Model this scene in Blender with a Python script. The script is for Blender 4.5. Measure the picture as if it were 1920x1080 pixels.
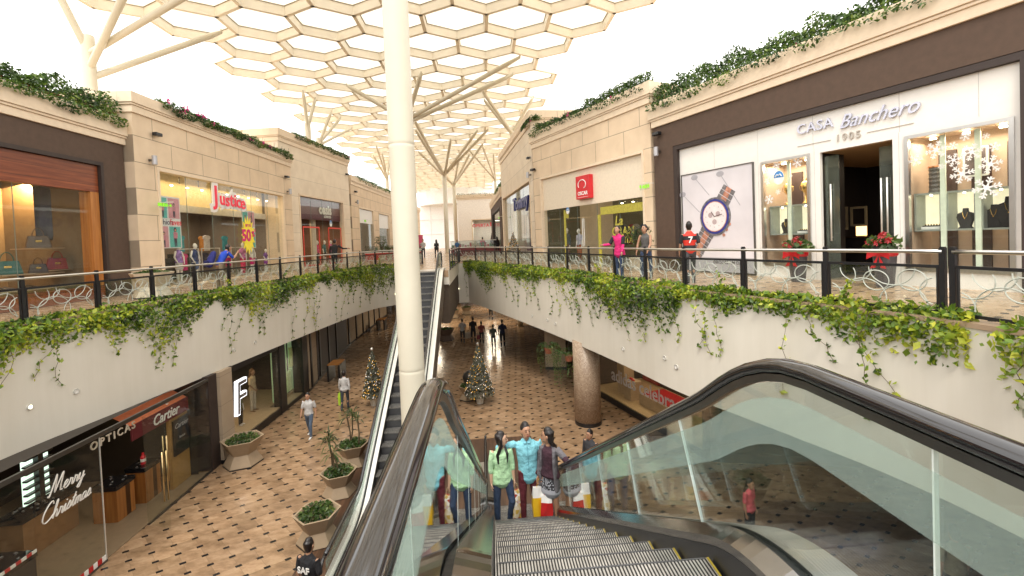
import bpy, bmesh, math, random
import numpy as np
from math import sin, cos, tan, atan, atan2, pi, radians, sqrt
from mathutils import Vector, Matrix
random.seed(7); rng = np.random.default_rng(7)
for _o in list(bpy.data.objects): bpy.data.objects.remove(_o)
SC = bpy.context.scene; COL = SC.collection

# ------------------------------------------------------------------ camera, world, sun, exposure
F, PX, PY = 850.0, 960.0, 470.0            # focal length and principal point in 1920-px units
YAW, PIT, ROL = atan(52/850), atan(22/850), 0.04
CAM = np.array([0.0, 0.0, 1.38])
_f = np.array([sin(YAW)*cos(PIT), cos(YAW)*cos(PIT), -sin(PIT)])
_r = np.array([cos(YAW), -sin(YAW), 0.0]); _u = np.cross(_r, _f)
CR = _r*cos(ROL) - _u*sin(ROL); CU = _u*cos(ROL) + _r*sin(ROL)
cd = bpy.data.cameras.new('camera'); cam = bpy.data.objects.new('camera', cd); COL.objects.link(cam)
mw = Matrix.Identity(4)
for i in range(3):
    mw[i][0] = CR[i]; mw[i][1] = CU[i]; mw[i][2] = -_f[i]; mw[i][3] = CAM[i]
cam.matrix_world = mw
cd.sensor_width = 36; cd.lens = F/1920*36; cd.shift_x = 0; cd.shift_y = -(540-PY)/1920
cd.clip_start = 0.03; cd.clip_end = 600
SC.camera = cam

SUN_EL, SUN_AZ = radians(58), radians(200)
w = bpy.data.worlds.new("World"); SC.world = w; w.use_nodes = True
nt = w.node_tree; nt.nodes.clear()
sky = nt.nodes.new('ShaderNodeTexSky'); sky.sky_type = 'NISHITA'; sky.sun_disc = False
sky.sun_elevation = SUN_EL; sky.sun_rotation = SUN_AZ; sky.air_density = 1.0; sky.dust_density = 3.5; sky.ozone_density = 0.6
hsv = nt.nodes.new('ShaderNodeHueSaturation'); hsv.inputs['Saturation'].default_value = 0.12; hsv.inputs['Value'].default_value = 1.0
mx = nt.nodes.new('ShaderNodeMix'); mx.data_type = 'RGBA'; mx.inputs[0].default_value = 0.72     # overcast: cloud white over the clear sky
mx.inputs[7].default_value = (11.0, 10.7, 10.2, 1)
bg = nt.nodes.new('ShaderNodeBackground'); bg.inputs['Strength'].default_value = 0.15
wo = nt.nodes.new('ShaderNodeOutputWorld')
nt.links.new(sky.outputs[0], hsv.inputs['Color']); nt.links.new(hsv.outputs[0], mx.inputs[6])
nt.links.new(mx.outputs[2], bg.inputs['Color']); nt.links.new(bg.outputs[0], wo.inputs['Surface'])
sl = bpy.data.lights.new('sun', 'SUN'); sl.energy = 0.9; sl.angle = radians(14); sl.color = (1, .93, .82)
so = bpy.data.objects.new('sun', sl); COL.objects.link(so)
sd = Vector((sin(SUN_AZ)*cos(SUN_EL), cos(SUN_AZ)*cos(SUN_EL), sin(SUN_EL)))
so.rotation_euler = (-sd).to_track_quat('-Z', 'Y').to_euler()
SC.view_settings.view_transform = 'Standard'; SC.view_settings.look = 'None'
SC.view_settings.exposure = 0.85; SC.view_settings.gamma = 1.0
SC.render.engine = 'CYCLES'
SC.cycles.max_bounces = 8; SC.cycles.diffuse_bounces = 4; SC.cycles.glossy_bounces = 3
SC.cycles.transmission_bounces = 4; SC.cycles.transparent_max_bounces = 24
SC.cycles.caustics_reflective = False; SC.cycles.caustics_refractive = False
SC.cycles.use_denoising = True; SC.cycles.sample_clamp_indirect = 6.0

def ray(x, y): return _f + CR*(x-PX)/F - CU*(y-PY)/F
def z0(x, y, z):
    d = ray(x, y); return CAM + d*((z-CAM[2])/d[2])
def atY(x, y, Y):
    d = ray(x, y); return CAM + d*(Y/d[1])
ZL = -5.6                                   # level of the lower floor

# ------------------------------------------------------------------ materials
MATS = {}
class G:
    """small node graph helper"""
    def __init__(s, name):
        s.m = bpy.data.materials.new(name); s.m.use_nodes = True; s.t = s.m.node_tree
        s.b = s.t.nodes['Principled BSDF']; s.out = s.t.nodes['Material Output']
    def n(s, ty, **kw):
        nd = s.t.nodes.new(ty)
        for k, v in kw.items(): setattr(nd, k, v)
        return nd
    def l(s, a, b): s.t.links.new(a, b)
    def math(s, op, a, b=None, c=None):
        nd = s.n('ShaderNodeMath', operation=op)
        for i, v in enumerate((a, b, c)):
            if v is None: continue
            if isinstance(v, (int, float)): nd.inputs[i].default_value = v
            else: s.l(v, nd.inputs[i])
        return nd.outputs[0]
    def mix(s, f, a, b, mode='MIX'):
        nd = s.n('ShaderNodeMix', data_type='RGBA', blend_type=mode)
        for i, v in ((0, f), (6, a), (7, b)):
            if isinstance(v, (int, float)): nd.inputs[i].default_value = v
            elif isinstance(v, tuple): nd.inputs[i].default_value = (*v[:3], 1)
            else: s.l(v, nd.inputs[i])
        return nd.outputs[2]
    def coord(s, which='Object'): return s.n('ShaderNodeTexCoord').outputs[which]
    def noise(s, scale, detail=3, vec=None, rough=.55):
        nd = s.n('ShaderNodeTexNoise'); nd.inputs['Scale'].default_value = scale; nd.inputs['Detail'].default_value = detail
        nd.inputs['Roughness'].default_value = rough
        s.l(vec if vec is not None else s.coord(), nd.inputs['Vector']); return nd
    def ramp(s, fac, stops):
        nd = s.n('ShaderNodeValToRGB'); cr = nd.color_ramp
        while len(cr.elements) < len(stops): cr.elements.new(.5)
        for e, (p, c) in zip(cr.elements, stops): e.position = p; e.color = (*c, 1) if len(c) == 3 else c
        s.l(fac, nd.inputs[0]); return nd.outputs[0]
    def bump(s, h, strength=.2, dist=.01):
        nd = s.n('ShaderNodeBump'); nd.inputs['Strength'].default_value = strength; nd.inputs['Distance'].default_value = dist
        s.l(h, nd.inputs['Height']); s.l(nd.outputs[0], s.b.inputs['Normal'])

def M(name, col=(.5, .5, .5), rough=.6, metal=0.0, var=.08, scale=6, bump=0.0, emit=0.0, spec=None, vscale=None):
    if name in MATS: return MATS[name]
    g = G(name); b = g.b
    b.inputs['Roughness'].default_value = rough; b.inputs['Metallic'].default_value = metal
    if spec is not None: b.inputs['Specular IOR Level'].default_value = spec
    nz = g.noise(scale, 4)
    lo = tuple(max(0, c*(1-var)) for c in col); hi = tuple(min(1, c*(1+var)) for c in col)
    c = g.ramp(nz.outputs[0], [(.3, lo), (.7, hi)]); g.l(c, b.inputs['Base Color'])
    if bump:
        n2 = g.noise(vscale or scale*12, 2); g.bump(n2.outputs[0], min(bump, 1), .004 if bump < 1 else .03)
    if emit:
        g.l(c, b.inputs['Emission Color']); b.inputs['Emission Strength'].default_value = emit
    MATS[name] = g.m; return g.m

def stone_mat(name, col, bw=1.85, bh=.92, mortar=.012, dark=.55):
    g = G(name); tc = g.coord(); mp = g.n('ShaderNodeMapping'); g.l(tc, mp.inputs[0])
    mp.inputs['Rotation'].default_value = (radians(90), 0, 0)      # facade local x,z -> texture x,y
    sp = g.n('ShaderNodeSeparateXYZ'); g.l(tc, sp.inputs[0]); cb = g.n('ShaderNodeCombineXYZ')
    g.l(sp.outputs[0], cb.inputs[0]); g.l(sp.outputs[2], cb.inputs[1])
    bt = g.n('ShaderNodeTexBrick'); g.l(cb.outputs[0], bt.inputs['Vector'])
    bt.inputs['Scale'].default_value = 1; bt.inputs['Mortar Size'].default_value = mortar/2
    bt.inputs['Brick Width'].default_value = bw; bt.inputs['Row Height'].default_value = bh
    bt.inputs['Mortar Smooth'].default_value = .1
    bt.inputs['Color1'].default_value = (*col, 1); bt.inputs['Color2'].default_value = (*[c*.95 for c in col], 1)
    bt.inputs['Mortar'].default_value = (*[c*dark for c in col], 1)
    nz = g.noise(1.2, 5); st = g.ramp(nz.outputs[0], [(.3, (.9, .88, .85)), (.65, (1.03, 1.03, 1.02))])
    c = g.mix(1.0, bt.outputs['Color'], st, 'MULTIPLY'); g.l(c, g.b.inputs['Base Color'])
    g.b.inputs['Roughness'].default_value = .75
    n2 = g.noise(45, 3); g.bump(n2.outputs[0], .12, .003)
    MATS[name] = g.m; return g.m

def floor_mat(name, tile_a, tile_b, rough, ang=33.0, s=.455, dot=.115):
    g = G(name); tc = g.coord(); mp = g.n('ShaderNodeMapping'); g.l(tc, mp.inputs[0])
    mp.inputs['Rotation'].default_value = (0, 0, radians(-ang)); mp.inputs['Scale'].default_value = (1/s, 1/s, 1)
    mp.inputs['Location'].default_value = (.2, .35, 0)
    s0 = g.n('ShaderNodeSeparateXYZ'); g.l(tc, s0.inputs[0]); (wx, wy), (vx, vy) = (.355, .215), (-.315, .335); det = wx*vy-wy*vx
    cb0 = g.n('ShaderNodeCombineXYZ')                      # slightly skewed tile lattice
    g.l(g.math('ADD', g.math('MULTIPLY', s0.outputs[0], vy/det), g.math('MULTIPLY', s0.outputs[1], -vx/det)), cb0.inputs[0])
    g.l(g.math('ADD', g.math('MULTIPLY', s0.outputs[0], -wy/det), g.math('MULTIPLY', s0.outputs[1], wx/det)), cb0.inputs[1])
    sp = g.n('ShaderNodeSeparateXYZ'); g.l(cb0.outputs[0], sp.inputs[0])
    fx = g.math('FRACT', sp.outputs[0]); fy = g.math('FRACT', sp.outputs[1])
    dx = g.math('ABSOLUTE', g.math('SUBTRACT', fx, .5)); dy = g.math('ABSOLUTE', g.math('SUBTRACT', fy, .5))
    h = dot/s/2
    inx = g.math('GREATER_THAN', dx, .5-.15); iny = g.math('GREATER_THAN', dy, .5-.095)
    dotm = g.math('MULTIPLY', inx, iny)
    gx = g.math('GREATER_THAN', dx, .5-.009); gy = g.math('GREATER_THAN', dy, .5-.009); grout = g.math('MAXIMUM', gx, gy)
    cell = g.n('ShaderNodeCombineXYZ'); g.l(g.math('FLOOR', sp.outputs[0]), cell.inputs[0]); g.l(g.math('FLOOR', sp.outputs[1]), cell.inputs[1])
    wn = g.n('ShaderNodeTexWhiteNoise'); wn.noise_dimensions = '2D'; g.l(cell.outputs[0], wn.inputs['Vector'])
    add = g.n('ShaderNodeVectorMath', operation='ADD'); g.l(tc, add.inputs[0]); g.l(wn.outputs['Color'], add.inputs[1])
    m2 = g.n('ShaderNodeMapping'); m2.inputs['Scale'].default_value = (1, 1.9, 1); m2.inputs['Rotation'].default_value = (0, 0, .5); g.l(add.outputs[0], m2.inputs[0])
    nz = g.noise(2.2, 7, m2.outputs[0], .68)
    vein = g.ramp(nz.outputs[0], [(.30, tuple(c*.62 for c in tile_b)), (.45, tile_b), (.62, tile_a), (.8, tuple(min(1, c*1.12) for c in tile_a))])
    tint = g.ramp(wn.outputs['Value'], [(0, (.80, .78, .75)), (.5, (.97, .96, .95)), (1, (1.12, 1.10, 1.07))])
    c = g.mix(1.0, vein, tint, 'MULTIPLY')
    big = g.noise(.35, 3); c = g.mix(1.0, c, g.ramp(big.outputs[0], [(.35, (.88, .86, .84)), (.65, (1.05, 1.05, 1.05))]), 'MULTIPLY')
    c = g.mix(g.math('MULTIPLY', grout, .45), c, (.12, .085, .05)); c = g.mix(dotm, c, (.012, .011, .012))
    g.l(c, g.b.inputs['Base Color'])
    r = g.ramp(nz.outputs[0], [(.3, (rough+.16,)*3), (.7, (rough,)*3)]); g.l(r, g.b.inputs['Roughness'])
    MATS[name] = g.m; return g.m

def wood_mat(name, a, b, plank=.35, axis=2, rough=.45, along=0):
    g = G(name); tc = g.coord(); mp = g.n('ShaderNodeMapping'); g.l(tc, mp.inputs[0])
    sc = [14, 14, 14]; sc[along] = .8; mp.inputs['Scale'].default_value = sc
    nz = g.noise(1.0, 6, mp.outputs[0], .6)
    sp = g.n('ShaderNodeSeparateXYZ'); g.l(tc, sp.inputs[0])
    q = g.math('DIVIDE', sp.outputs[axis], plank); fr = g.math('FRACT', q)
    wn = g.n('ShaderNodeTexWhiteNoise'); wn.noise_dimensions = '1D'; g.l(g.math('FLOOR', q), wn.inputs['W'])
    c = g.ramp(nz.outputs[0], [(.3, a), (.7, b)])
    c = g.mix(1.0, c, g.ramp(wn.outputs['Value'], [(0, (.75, .73, .7)), (1, (1.15, 1.12, 1.1))]), 'MULTIPLY')
    gap = g.math('LESS_THAN', fr, .03); c = g.mix(gap, c, tuple(x*.2 for x in a))
    g.l(c, g.b.inputs['Base Color']); g.b.inputs['Roughness'].default_value = rough; g.bump(nz.outputs[0], .1, .004)
    MATS[name] = g.m; return g.m

def glass_mat(name, tint=(.93, .97, .95), refl=1.0, dirt=.03, ior=1.5):
    g = G(name); t = g.t; t.nodes.remove(g.b)
    tr = g.n('ShaderNodeBsdfTransparent'); tr.inputs[0].default_value = (*tint, 1)
    gl = g.n('ShaderNodeBsdfGlossy'); gl.inputs['Roughness'].default_value = .02; gl.inputs[0].default_value = (.95, .97, .96, 1)
    df = g.n('ShaderNodeBsdfDiffuse'); df.inputs[0].default_value = (.7, .75, .72, 1)
    fr = g.n('ShaderNodeFresnel'); geo = g.n('ShaderNodeNewGeometry')
    g.l(g.math('ADD', g.math('MULTIPLY', geo.outputs['Backfacing'], 1/ior-ior), ior), fr.inputs[0])      # thin sheet: same reflection from both sides
    k = g.math('MULTIPLY', fr.outputs[0], refl)
    a = g.n('ShaderNodeMixShader'); b = g.n('ShaderNodeMixShader')
    nz = g.noise(3, 4); dd = g.math('MULTIPLY', nz.outputs[0], dirt*2)
    g.l(dd, a.inputs[0]); g.l(tr.outputs[0], a.inputs[1]); g.l(df.outputs[0], a.inputs[2])
    g.l(k, b.inputs[0]); g.l(a.outputs[0], b.inputs[1]); g.l(gl.outputs[0], b.inputs[2]); g.l(b.outputs[0], g.out.inputs[0])
    MATS[name] = g.m; return g.m

def leaf_mat(name, stops, rough=.42, scale=.9):
    g = G(name); geo = g.n('ShaderNodeNewGeometry')
    nz = g.noise(scale, 2); v = g.math('ADD', g.math('MULTIPLY', geo.outputs['Random Per Island'], .55), g.math('MULTIPLY', g.math('SUBTRACT', nz.outputs[0], .5), 1.6)); v = g.math('ADD', v, .38)
    c = g.ramp(g.math('SUBTRACT', v, .1), stops); g.l(c, g.b.inputs['Base Color']); g.b.inputs['Roughness'].default_value = rough
    # thin leaves let some light through
    tl = g.n('ShaderNodeBsdfTranslucent'); g.l(g.mix(1.0, c, (1.3, 1.35, .6), 'MULTIPLY'), tl.inputs[0])
    ms = g.n('ShaderNodeMixShader'); ms.inputs[0].default_value = .3
    g.l(g.b.outputs[0], ms.inputs[1]); g.l(tl.outputs[0], ms.inputs[2]); g.l(ms.outputs[0], g.out.inputs[0])
    MATS[name] = g.m; return g.m

CREAM = stone_mat('cream_stone', (.73, .575, .41), mortar=.028, dark=.42); CREAM2 = stone_mat('pale_stone', (.78, .67, .53), 30, 1.15, .022, .6)
TRIM = M('cream_trim', (.74, .60, .44), .7, var=.05, bump=.05)
BROWN = M('brown_render', (.085, .052, .035), .8, var=.1, bump=.15)
DBROWN = M('dark_brown_reveal', (.035, .022, .018), .6)
WHITEP = M('white_panel', (.80, .77, .72), .22, var=.02)
FASCIA = M('fascia_render', (.60, .565, .49), .7, var=.04, scale=.8, bump=.06)
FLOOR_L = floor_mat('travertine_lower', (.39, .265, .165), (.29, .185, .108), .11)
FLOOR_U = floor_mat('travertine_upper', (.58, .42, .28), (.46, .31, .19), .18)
DECKW = wood_mat('deck_wood', (.045, .022, .012), (.11, .055, .03), .14, 0, .4, along=1)
WOODP = wood_mat('red_wood', (.13, .028, .012), (.30, .085, .03), .33, 2, .35)
WOODO = wood_mat('orange_wood', (.26, .09, .02), (.45, .19, .05), 5, 0, .4, along=2)
BLACK = M('black_metal', (.012, .012, .014), .35, var=.05); RUBBER = M('handrail_rubber', (.010, .009, .011), .085, var=.05, spec=.9)
STEEL = M('brushed_steel', (.62, .61, .59), .28, 1.0, var=.06, scale=3); STEELL = M('bright_steel', (.85, .84, .80), .35, .6, var=.04)
DSTEEL = M('dark_steel', (.16, .155, .15), .3, .9); GREYC = M('grey_cladding', (.14, .11, .085), .4, .3)
WHITE = M('white_paint', (.80, .79, .76), .5, var=.02); TUBE = M('column_cream', (.64, .59, .47), .38, var=.03, scale=2)
GLASS = glass_mat('clear_glass', (.90,.93,.92), refl=1.35, dirt=.004); EGLASS = glass_mat('escalator_glass', (.80,.85,.84), refl=1.7, dirt=.005); SGLASS = glass_mat('shop_glass', (.95, .96, .94), .5, .004); DGLASS = glass_mat('tinted_glass', (.75, .78, .76), .9, .01)
def frost_mat():
    g = G('frosted_band'); t = g.t; t.nodes.remove(g.b)
    tr = g.n('ShaderNodeBsdfTransparent'); tr.inputs[0].default_value = (.93, .97, .95, 1)
    df = g.n('ShaderNodeBsdfDiffuse'); df.inputs[0].default_value = (.66, .76, .72, 1)
    tl = g.n('ShaderNodeBsdfTranslucent'); tl.inputs[0].default_value = (.66, .76, .72, 1)
    a = g.n('ShaderNodeMixShader'); a.inputs[0].default_value = .5; g.l(df.outputs[0], a.inputs[1]); g.l(tl.outputs[0], a.inputs[2])
    b = g.n('ShaderNodeMixShader'); nz = g.noise(6, 2); g.l(g.math('ADD', g.math('MULTIPLY', nz.outputs[0], .08), .17), b.inputs[0])
    g.l(tr.outputs[0], b.inputs[1]); g.l(a.outputs[0], b.inputs[2]); g.l(b.outputs[0], g.out.inputs[0]); return g.m
FROST = frost_mat()
def membrane():
    g = G('canopy_membrane'); t = g.t; t.nodes.remove(g.b)
    nz = g.noise(.6, 3); c = g.ramp(nz.outputs[0], [(.3, (.84, .82, .73)), (.7, (.90, .88, .82))])
    df = g.n('ShaderNodeBsdfDiffuse'); tl = g.n('ShaderNodeBsdfTranslucent'); g.l(c, df.inputs[0]); g.l(c, tl.inputs[0])
    a = g.n('ShaderNodeMixShader'); a.inputs[0].default_value = .55; g.l(df.outputs[0], a.inputs[1]); g.l(tl.outputs[0], a.inputs[2]); g.l(a.outputs[0], g.out.inputs[0]); return g.m
MEMB = membrane()
VINE = leaf_mat('vine_leaf', [(.12, (.020, .042, .007)), (.32, (.055, .11, .014)), (.54, (.14, .23, .022)), (.74, (.29, .36, .032)), (.95, (.50, .50, .05))])
ROOFLEAF = leaf_mat('roof_leaf', [(.15, (.012, .03, .007)), (.5, (.035, .08, .014)), (.8, (.09, .16, .025)), (1, (.2, .26, .05))])
PLANTLEAF = leaf_mat('plant_leaf', [(.2, (.015, .035, .008)), (.6, (.05, .10, .02)), (1, (.16, .2, .04))])
PETAL = M('magenta_petal', (.55, .04, .2), .6); REDP = M('red_petal', (.30, .006, .012), .5)
STEM = M('vine_stem', (.10, .07, .035), .8)
def ribs():
    g = G('ribbed_tread'); tc = g.coord(); sp = g.n('ShaderNodeSeparateXYZ'); g.l(tc, sp.inputs[0])
    fr = g.math('FRACT', g.math('DIVIDE', sp.outputs[0], .0165)); st = g.math('GREATER_THAN', fr, .5)
    c = g.mix(st, (.02, .019, .018), (.50, .48, .45)); nz = g.noise(9, 3)
    c = g.mix(1.0, c, g.ramp(nz.outputs[0], [(.3, (.6, .6, .6)), (.7, (1.1, 1.1, 1.1))]), 'MULTIPLY')
    g.l(c, g.b.inputs['Base Color']); g.b.inputs['Metallic'].default_value = .6; g.b.inputs['Roughness'].default_value = .35; g.bump(st, .5, .004); return g.m
RIBS = ribs()
YELLOW = M('yellow_paint', (.28, .21, .02), .5)
DARKST = M('grey_riser', (.10, .10, .105), .45, .5)
SKIN = M('skin_tan', (.40, .215, .13), .5, var=.05); SKIN2 = M('skin_light', (.55, .34, .23), .5, var=.05); HAIR = M('dark_hair', (.012, .008, .007), .4)
MANQ = M('mannequin_white', (.78, .76, .73), .35, var=.02)
def cloth(name, col, var=.12): return M('cloth_'+name, col, .85, var=max(var, .18), scale=9, bump=1.0, vscale=13)

# ------------------------------------------------------------------ mesh building
class MB:
    def __init__(s): s.v = []; s.f = []; s.m = []
    def add(s, vs, fs, mi=0):
        o = len(s.v); s.v += [tuple(map(float, p)) for p in vs]; s.f += [tuple(i+o for i in f) for f in fs]; s.m += [mi]*len(fs); return s
    def box(s, x0, x1, y0, y1, z0_, z1, mi=0):
        return s.add([(x0,y0,z0_),(x1,y0,z0_),(x1,y1,z0_),(x0,y1,z0_),(x0,y0,z1),(x1,y0,z1),(x1,y1,z1),(x0,y1,z1)],
              [(0,3,2,1),(4,5,6,7),(0,1,5,4),(1,2,6,5),(2,3,7,6),(3,0,4,7)], mi)
    def obox(s, a, b, wid, h, up=(0,0,1), mi=0):
        """bar from a to b, width wid sideways, height h along up (centred)"""
        a = Vector(a); b = Vector(b); d = (b-a).normalized(); u = Vector(up); sd_ = d.cross(u).normalized(); u = sd_.cross(d).normalized()
        vs = [p + sd_*sx*wid/2 + u*sz*h/2 for p in (a, b) for sx, sz in ((-1,-1),(1,-1),(1,1),(-1,1))]
        return s.add(vs, [(0,1,2,3),(7,6,5,4),(0,4,5,1),(1,5,6,2),(2,6,7,3),(3,7,4,0)], mi)
    def quad(s, a, b, c, d, mi=0): return s.add([a, b, c, d], [(0,1,2,3)], mi)
    def prism(s, poly, z0_, z1, mi=0):
        n = len(poly); vs = [(x, y, z0_) for x, y in poly] + [(x, y, z1) for x, y in poly]
        return s.add(vs, [tuple(range(n-1, -1, -1)), tuple(range(n, 2*n))] + [(i, (i+1) % n, n+(i+1) % n, n+i) for i in range(n)], mi)
    def prism_f(s, poly, d0, d1, mi=0):
        """outline in facade x,z with depth d0..d1"""
        n = len(poly); vs = [(x, d0, z) for x, z in poly] + [(x, d1, z) for x, z in poly]
        return s.add(vs, [tuple(range(n)), tuple(range(2*n-1, n-1, -1))] + [(i, n+i, n+(i+1) % n, (i+1) % n) for i in range(n)], mi)
    def tube(s, pts, r, n=8, mi=0, closed=False):
        P = [Vector(p) for p in pts]; R = r if isinstance(r, (list, tuple)) else [r]*len(P); m = len(P); vs = []; up = None
        for i, p in enumerate(P):
            t = (P[(i+1) % m]-P[i-1]) if closed else (P[min(i+1, m-1)]-P[max(i-1, 0)])
            t = t.normalized() if t.length > 1e-9 else Vector((0,0,1))
            if up is None: up = Vector((0,0,1)) if abs(t.z) < .9 else Vector((1,0,0))
            sd_ = t.cross(up)
            if sd_.length < 1e-6: sd_ = t.cross(Vector((.3,1,.2)))
            sd_.normalize(); up = sd_.cross(t).normalized()
            for k in range(n):
                a = 2*pi*k/n; vs.append(p + (sd_*cos(a)+up*sin(a))*R[i])
        fs = []
        for i in range(m if closed else m-1):
            j = (i+1) % m
            for k in range(n): fs.append((i*n+k, i*n+(k+1) % n, j*n+(k+1) % n, j*n+k))
        if not closed: fs += [tuple(range(n-1, -1, -1)), tuple((m-1)*n+k for k in range(n))]
        return s.add(vs, fs, mi)
    def lathe(s, c, prof, n=20, mi=0, ang=0.0):
        """prof: list of (r, z) around vertical axis at c"""
        vs = [(c[0]+r*cos(2*pi*k/n+ang), c[1]+r*sin(2*pi*k/n+ang), c[2]+z) for r, z in prof for k in range(n)]; m = len(prof)
        fs = [(i*n+k, i*n+(k+1) % n, (i+1)*n+(k+1) % n, (i+1)*n+k) for i in range(m-1) for k in range(n)]
        fs += [tuple(range(n-1, -1, -1)), tuple((m-1)*n+k for k in range(n))]; return s.add(vs, fs, mi)
    def ball(s, c, r, n=10, mi=0, sc=(1,1,1)):
        vs = []; m = max(4, n//2)
        for i in range(1, m):
            th = pi*i/m
            for k in range(n): vs.append((c[0]+r*sc[0]*sin(th)*cos(2*pi*k/n), c[1]+r*sc[1]*sin(th)*sin(2*pi*k/n), c[2]+r*sc[2]*cos(th)))
        vs += [(c[0],c[1],c[2]+r*sc[2]), (c[0],c[1],c[2]-r*sc[2])]; t = len(vs)-2
        fs = [(i*n+k, (i+1)*n+k, (i+1)*n+(k+1) % n, i*n+(k+1) % n) for i in range(m-2) for k in range(n)]
        fs += [(t, k, (k+1) % n) for k in range(n)] + [(t+1, (m-2)*n+(k+1) % n, (m-2)*n+k) for k in range(n)]
        return s.add(vs, fs, mi)
    def disc_f(s, c, r, d0, d1, n=24, mi=0, rx=1.0): return s.prism_f([(c[0]+r*rx*cos(2*pi*k/n), c[1]+r*sin(2*pi*k/n)) for k in range(n)], d0, d1, mi)
    def build(s, name, mats, parent=None, smooth=False, loc=None, rotz=0.0, recalc=True, bevel=0.0):
        me = bpy.data.meshes.new(name); me.from_pydata(s.v, [], s.f)
        if not isinstance(mats, (list, tuple)): mats = [mats]
        for m in mats: me.materials.append(m)
        if len(mats) > 1: me.polygons.foreach_set('material_index', s.m)
        if recalc:
            bm = bmesh.new(); bm.from_mesh(me); bmesh.ops.recalc_face_normals(bm, faces=bm.faces); bm.to_mesh(me); bm.free()
        if smooth: me.polygons.foreach_set('use_smooth', [True]*len(me.polygons))
        o = bpy.data.objects.new(name, me); COL.objects.link(o)
        if parent is not None: o.parent = parent
        if loc is not None: o.location = loc
        if rotz: o.rotation_euler = (0, 0, rotz)
        if bevel:
            b = o.modifiers.new('bevel', 'BEVEL'); b.width = bevel; b.segments = 2; b.limit_method = 'ANGLE'
        return o

def tag(o, label=None, cat=None, group=None, kind=None):
    if label: o['label'] = label
    if cat: o['category'] = cat
    if group: o['group'] = group
    if kind: o['kind'] = kind
    return o
def thing(name, label, cat, loc=(0,0,0), rotz=0.0, group=None):
    o = bpy.data.objects.new(name, None); COL.objects.link(o); o.location = loc; o.rotation_euler = (0,0,rotz); o.empty_display_size = .2
    return tag(o, label, cat, group)
def struct(name, mb, mats, **kw): return tag(mb.build(name, mats, **kw), kind='structure')
def kids(o): return [c for c in bpy.data.objects if c.parent is o]
def copy_tree(o, parent=None, ch=None):
    c = o.copy(); COL.objects.link(c); c.parent = parent
    for k in kids(o): copy_tree(k, c)
    return c
def text_mb(txt, size, ext=.01, shear=0.0, bold=0.0, align='CENTER', sx=1.0, space=1.0):
    cu = bpy.data.curves.new('t', 'FONT'); cu.body = txt; cu.size = size; cu.extrude = ext; cu.shear = shear; cu.offset = bold
    cu.align_x = align; cu.align_y = 'CENTER'; cu.resolution_u = 3; cu.space_character = space
    o = bpy.data.objects.new('t', cu); COL.objects.link(o); bpy.context.view_layer.update()
    me = bpy.data.meshes.new_from_object(o.evaluated_get(bpy.context.evaluated_depsgraph_get()))
    vs = [tuple(v.co) for v in me.vertices]; fs = [tuple(p.vertices) for p in me.polygons]
    bpy.data.objects.remove(o); bpy.data.curves.remove(cu); bpy.data.meshes.remove(me)
    return [(x*sx, y, z) for x, y, z in vs], fs
def text_f(mb, txt, size, u, d, z, mi=0, ext=.01, **kw):
    """upright text on a facade: x -> u, y -> z, front towards -d"""
    vs, fs = text_mb(txt, size, ext, **kw); return mb.add([(u+x, d-zz, z+y) for x, y, zz in vs], fs, mi)

class Fr:
    """frame of a facade from A (viewer's left) to B (viewer's right); depth goes into the building"""
    def __init__(s, A, B):
        s.A = np.array(A, float); s.B = np.array(B, float); s.L = float(np.linalg.norm(s.B-s.A)); s.d = (s.B-s.A)/s.L; s.n = np.array([-s.d[1], s.d[0]])
        s.rot = atan2(s.d[1], s.d[0])
    def W(s, u, d, z): p = s.A + s.d*u + s.n*d; return (p[0], p[1], z)
    def px(s, x, y, dep=0.0):
        r = ray(x, y); A = s.A + s.n*dep; t = (s.n @ (A-CAM[:2]))/(s.n @ r[:2]); p = CAM + r*t; return float((p[:2]-s.A) @ s.d), float(p[2])
    def thing(s, name, label, cat, group=None, z=0.0): return thing(name, label, cat, (s.A[0], s.A[1], z), s.rot, group)
    def at(s, name, label, cat, u, d, z, group=None, rot=0.0): return thing(name, label, cat, s.W(u, d, z), s.rot+rot, group)

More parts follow.
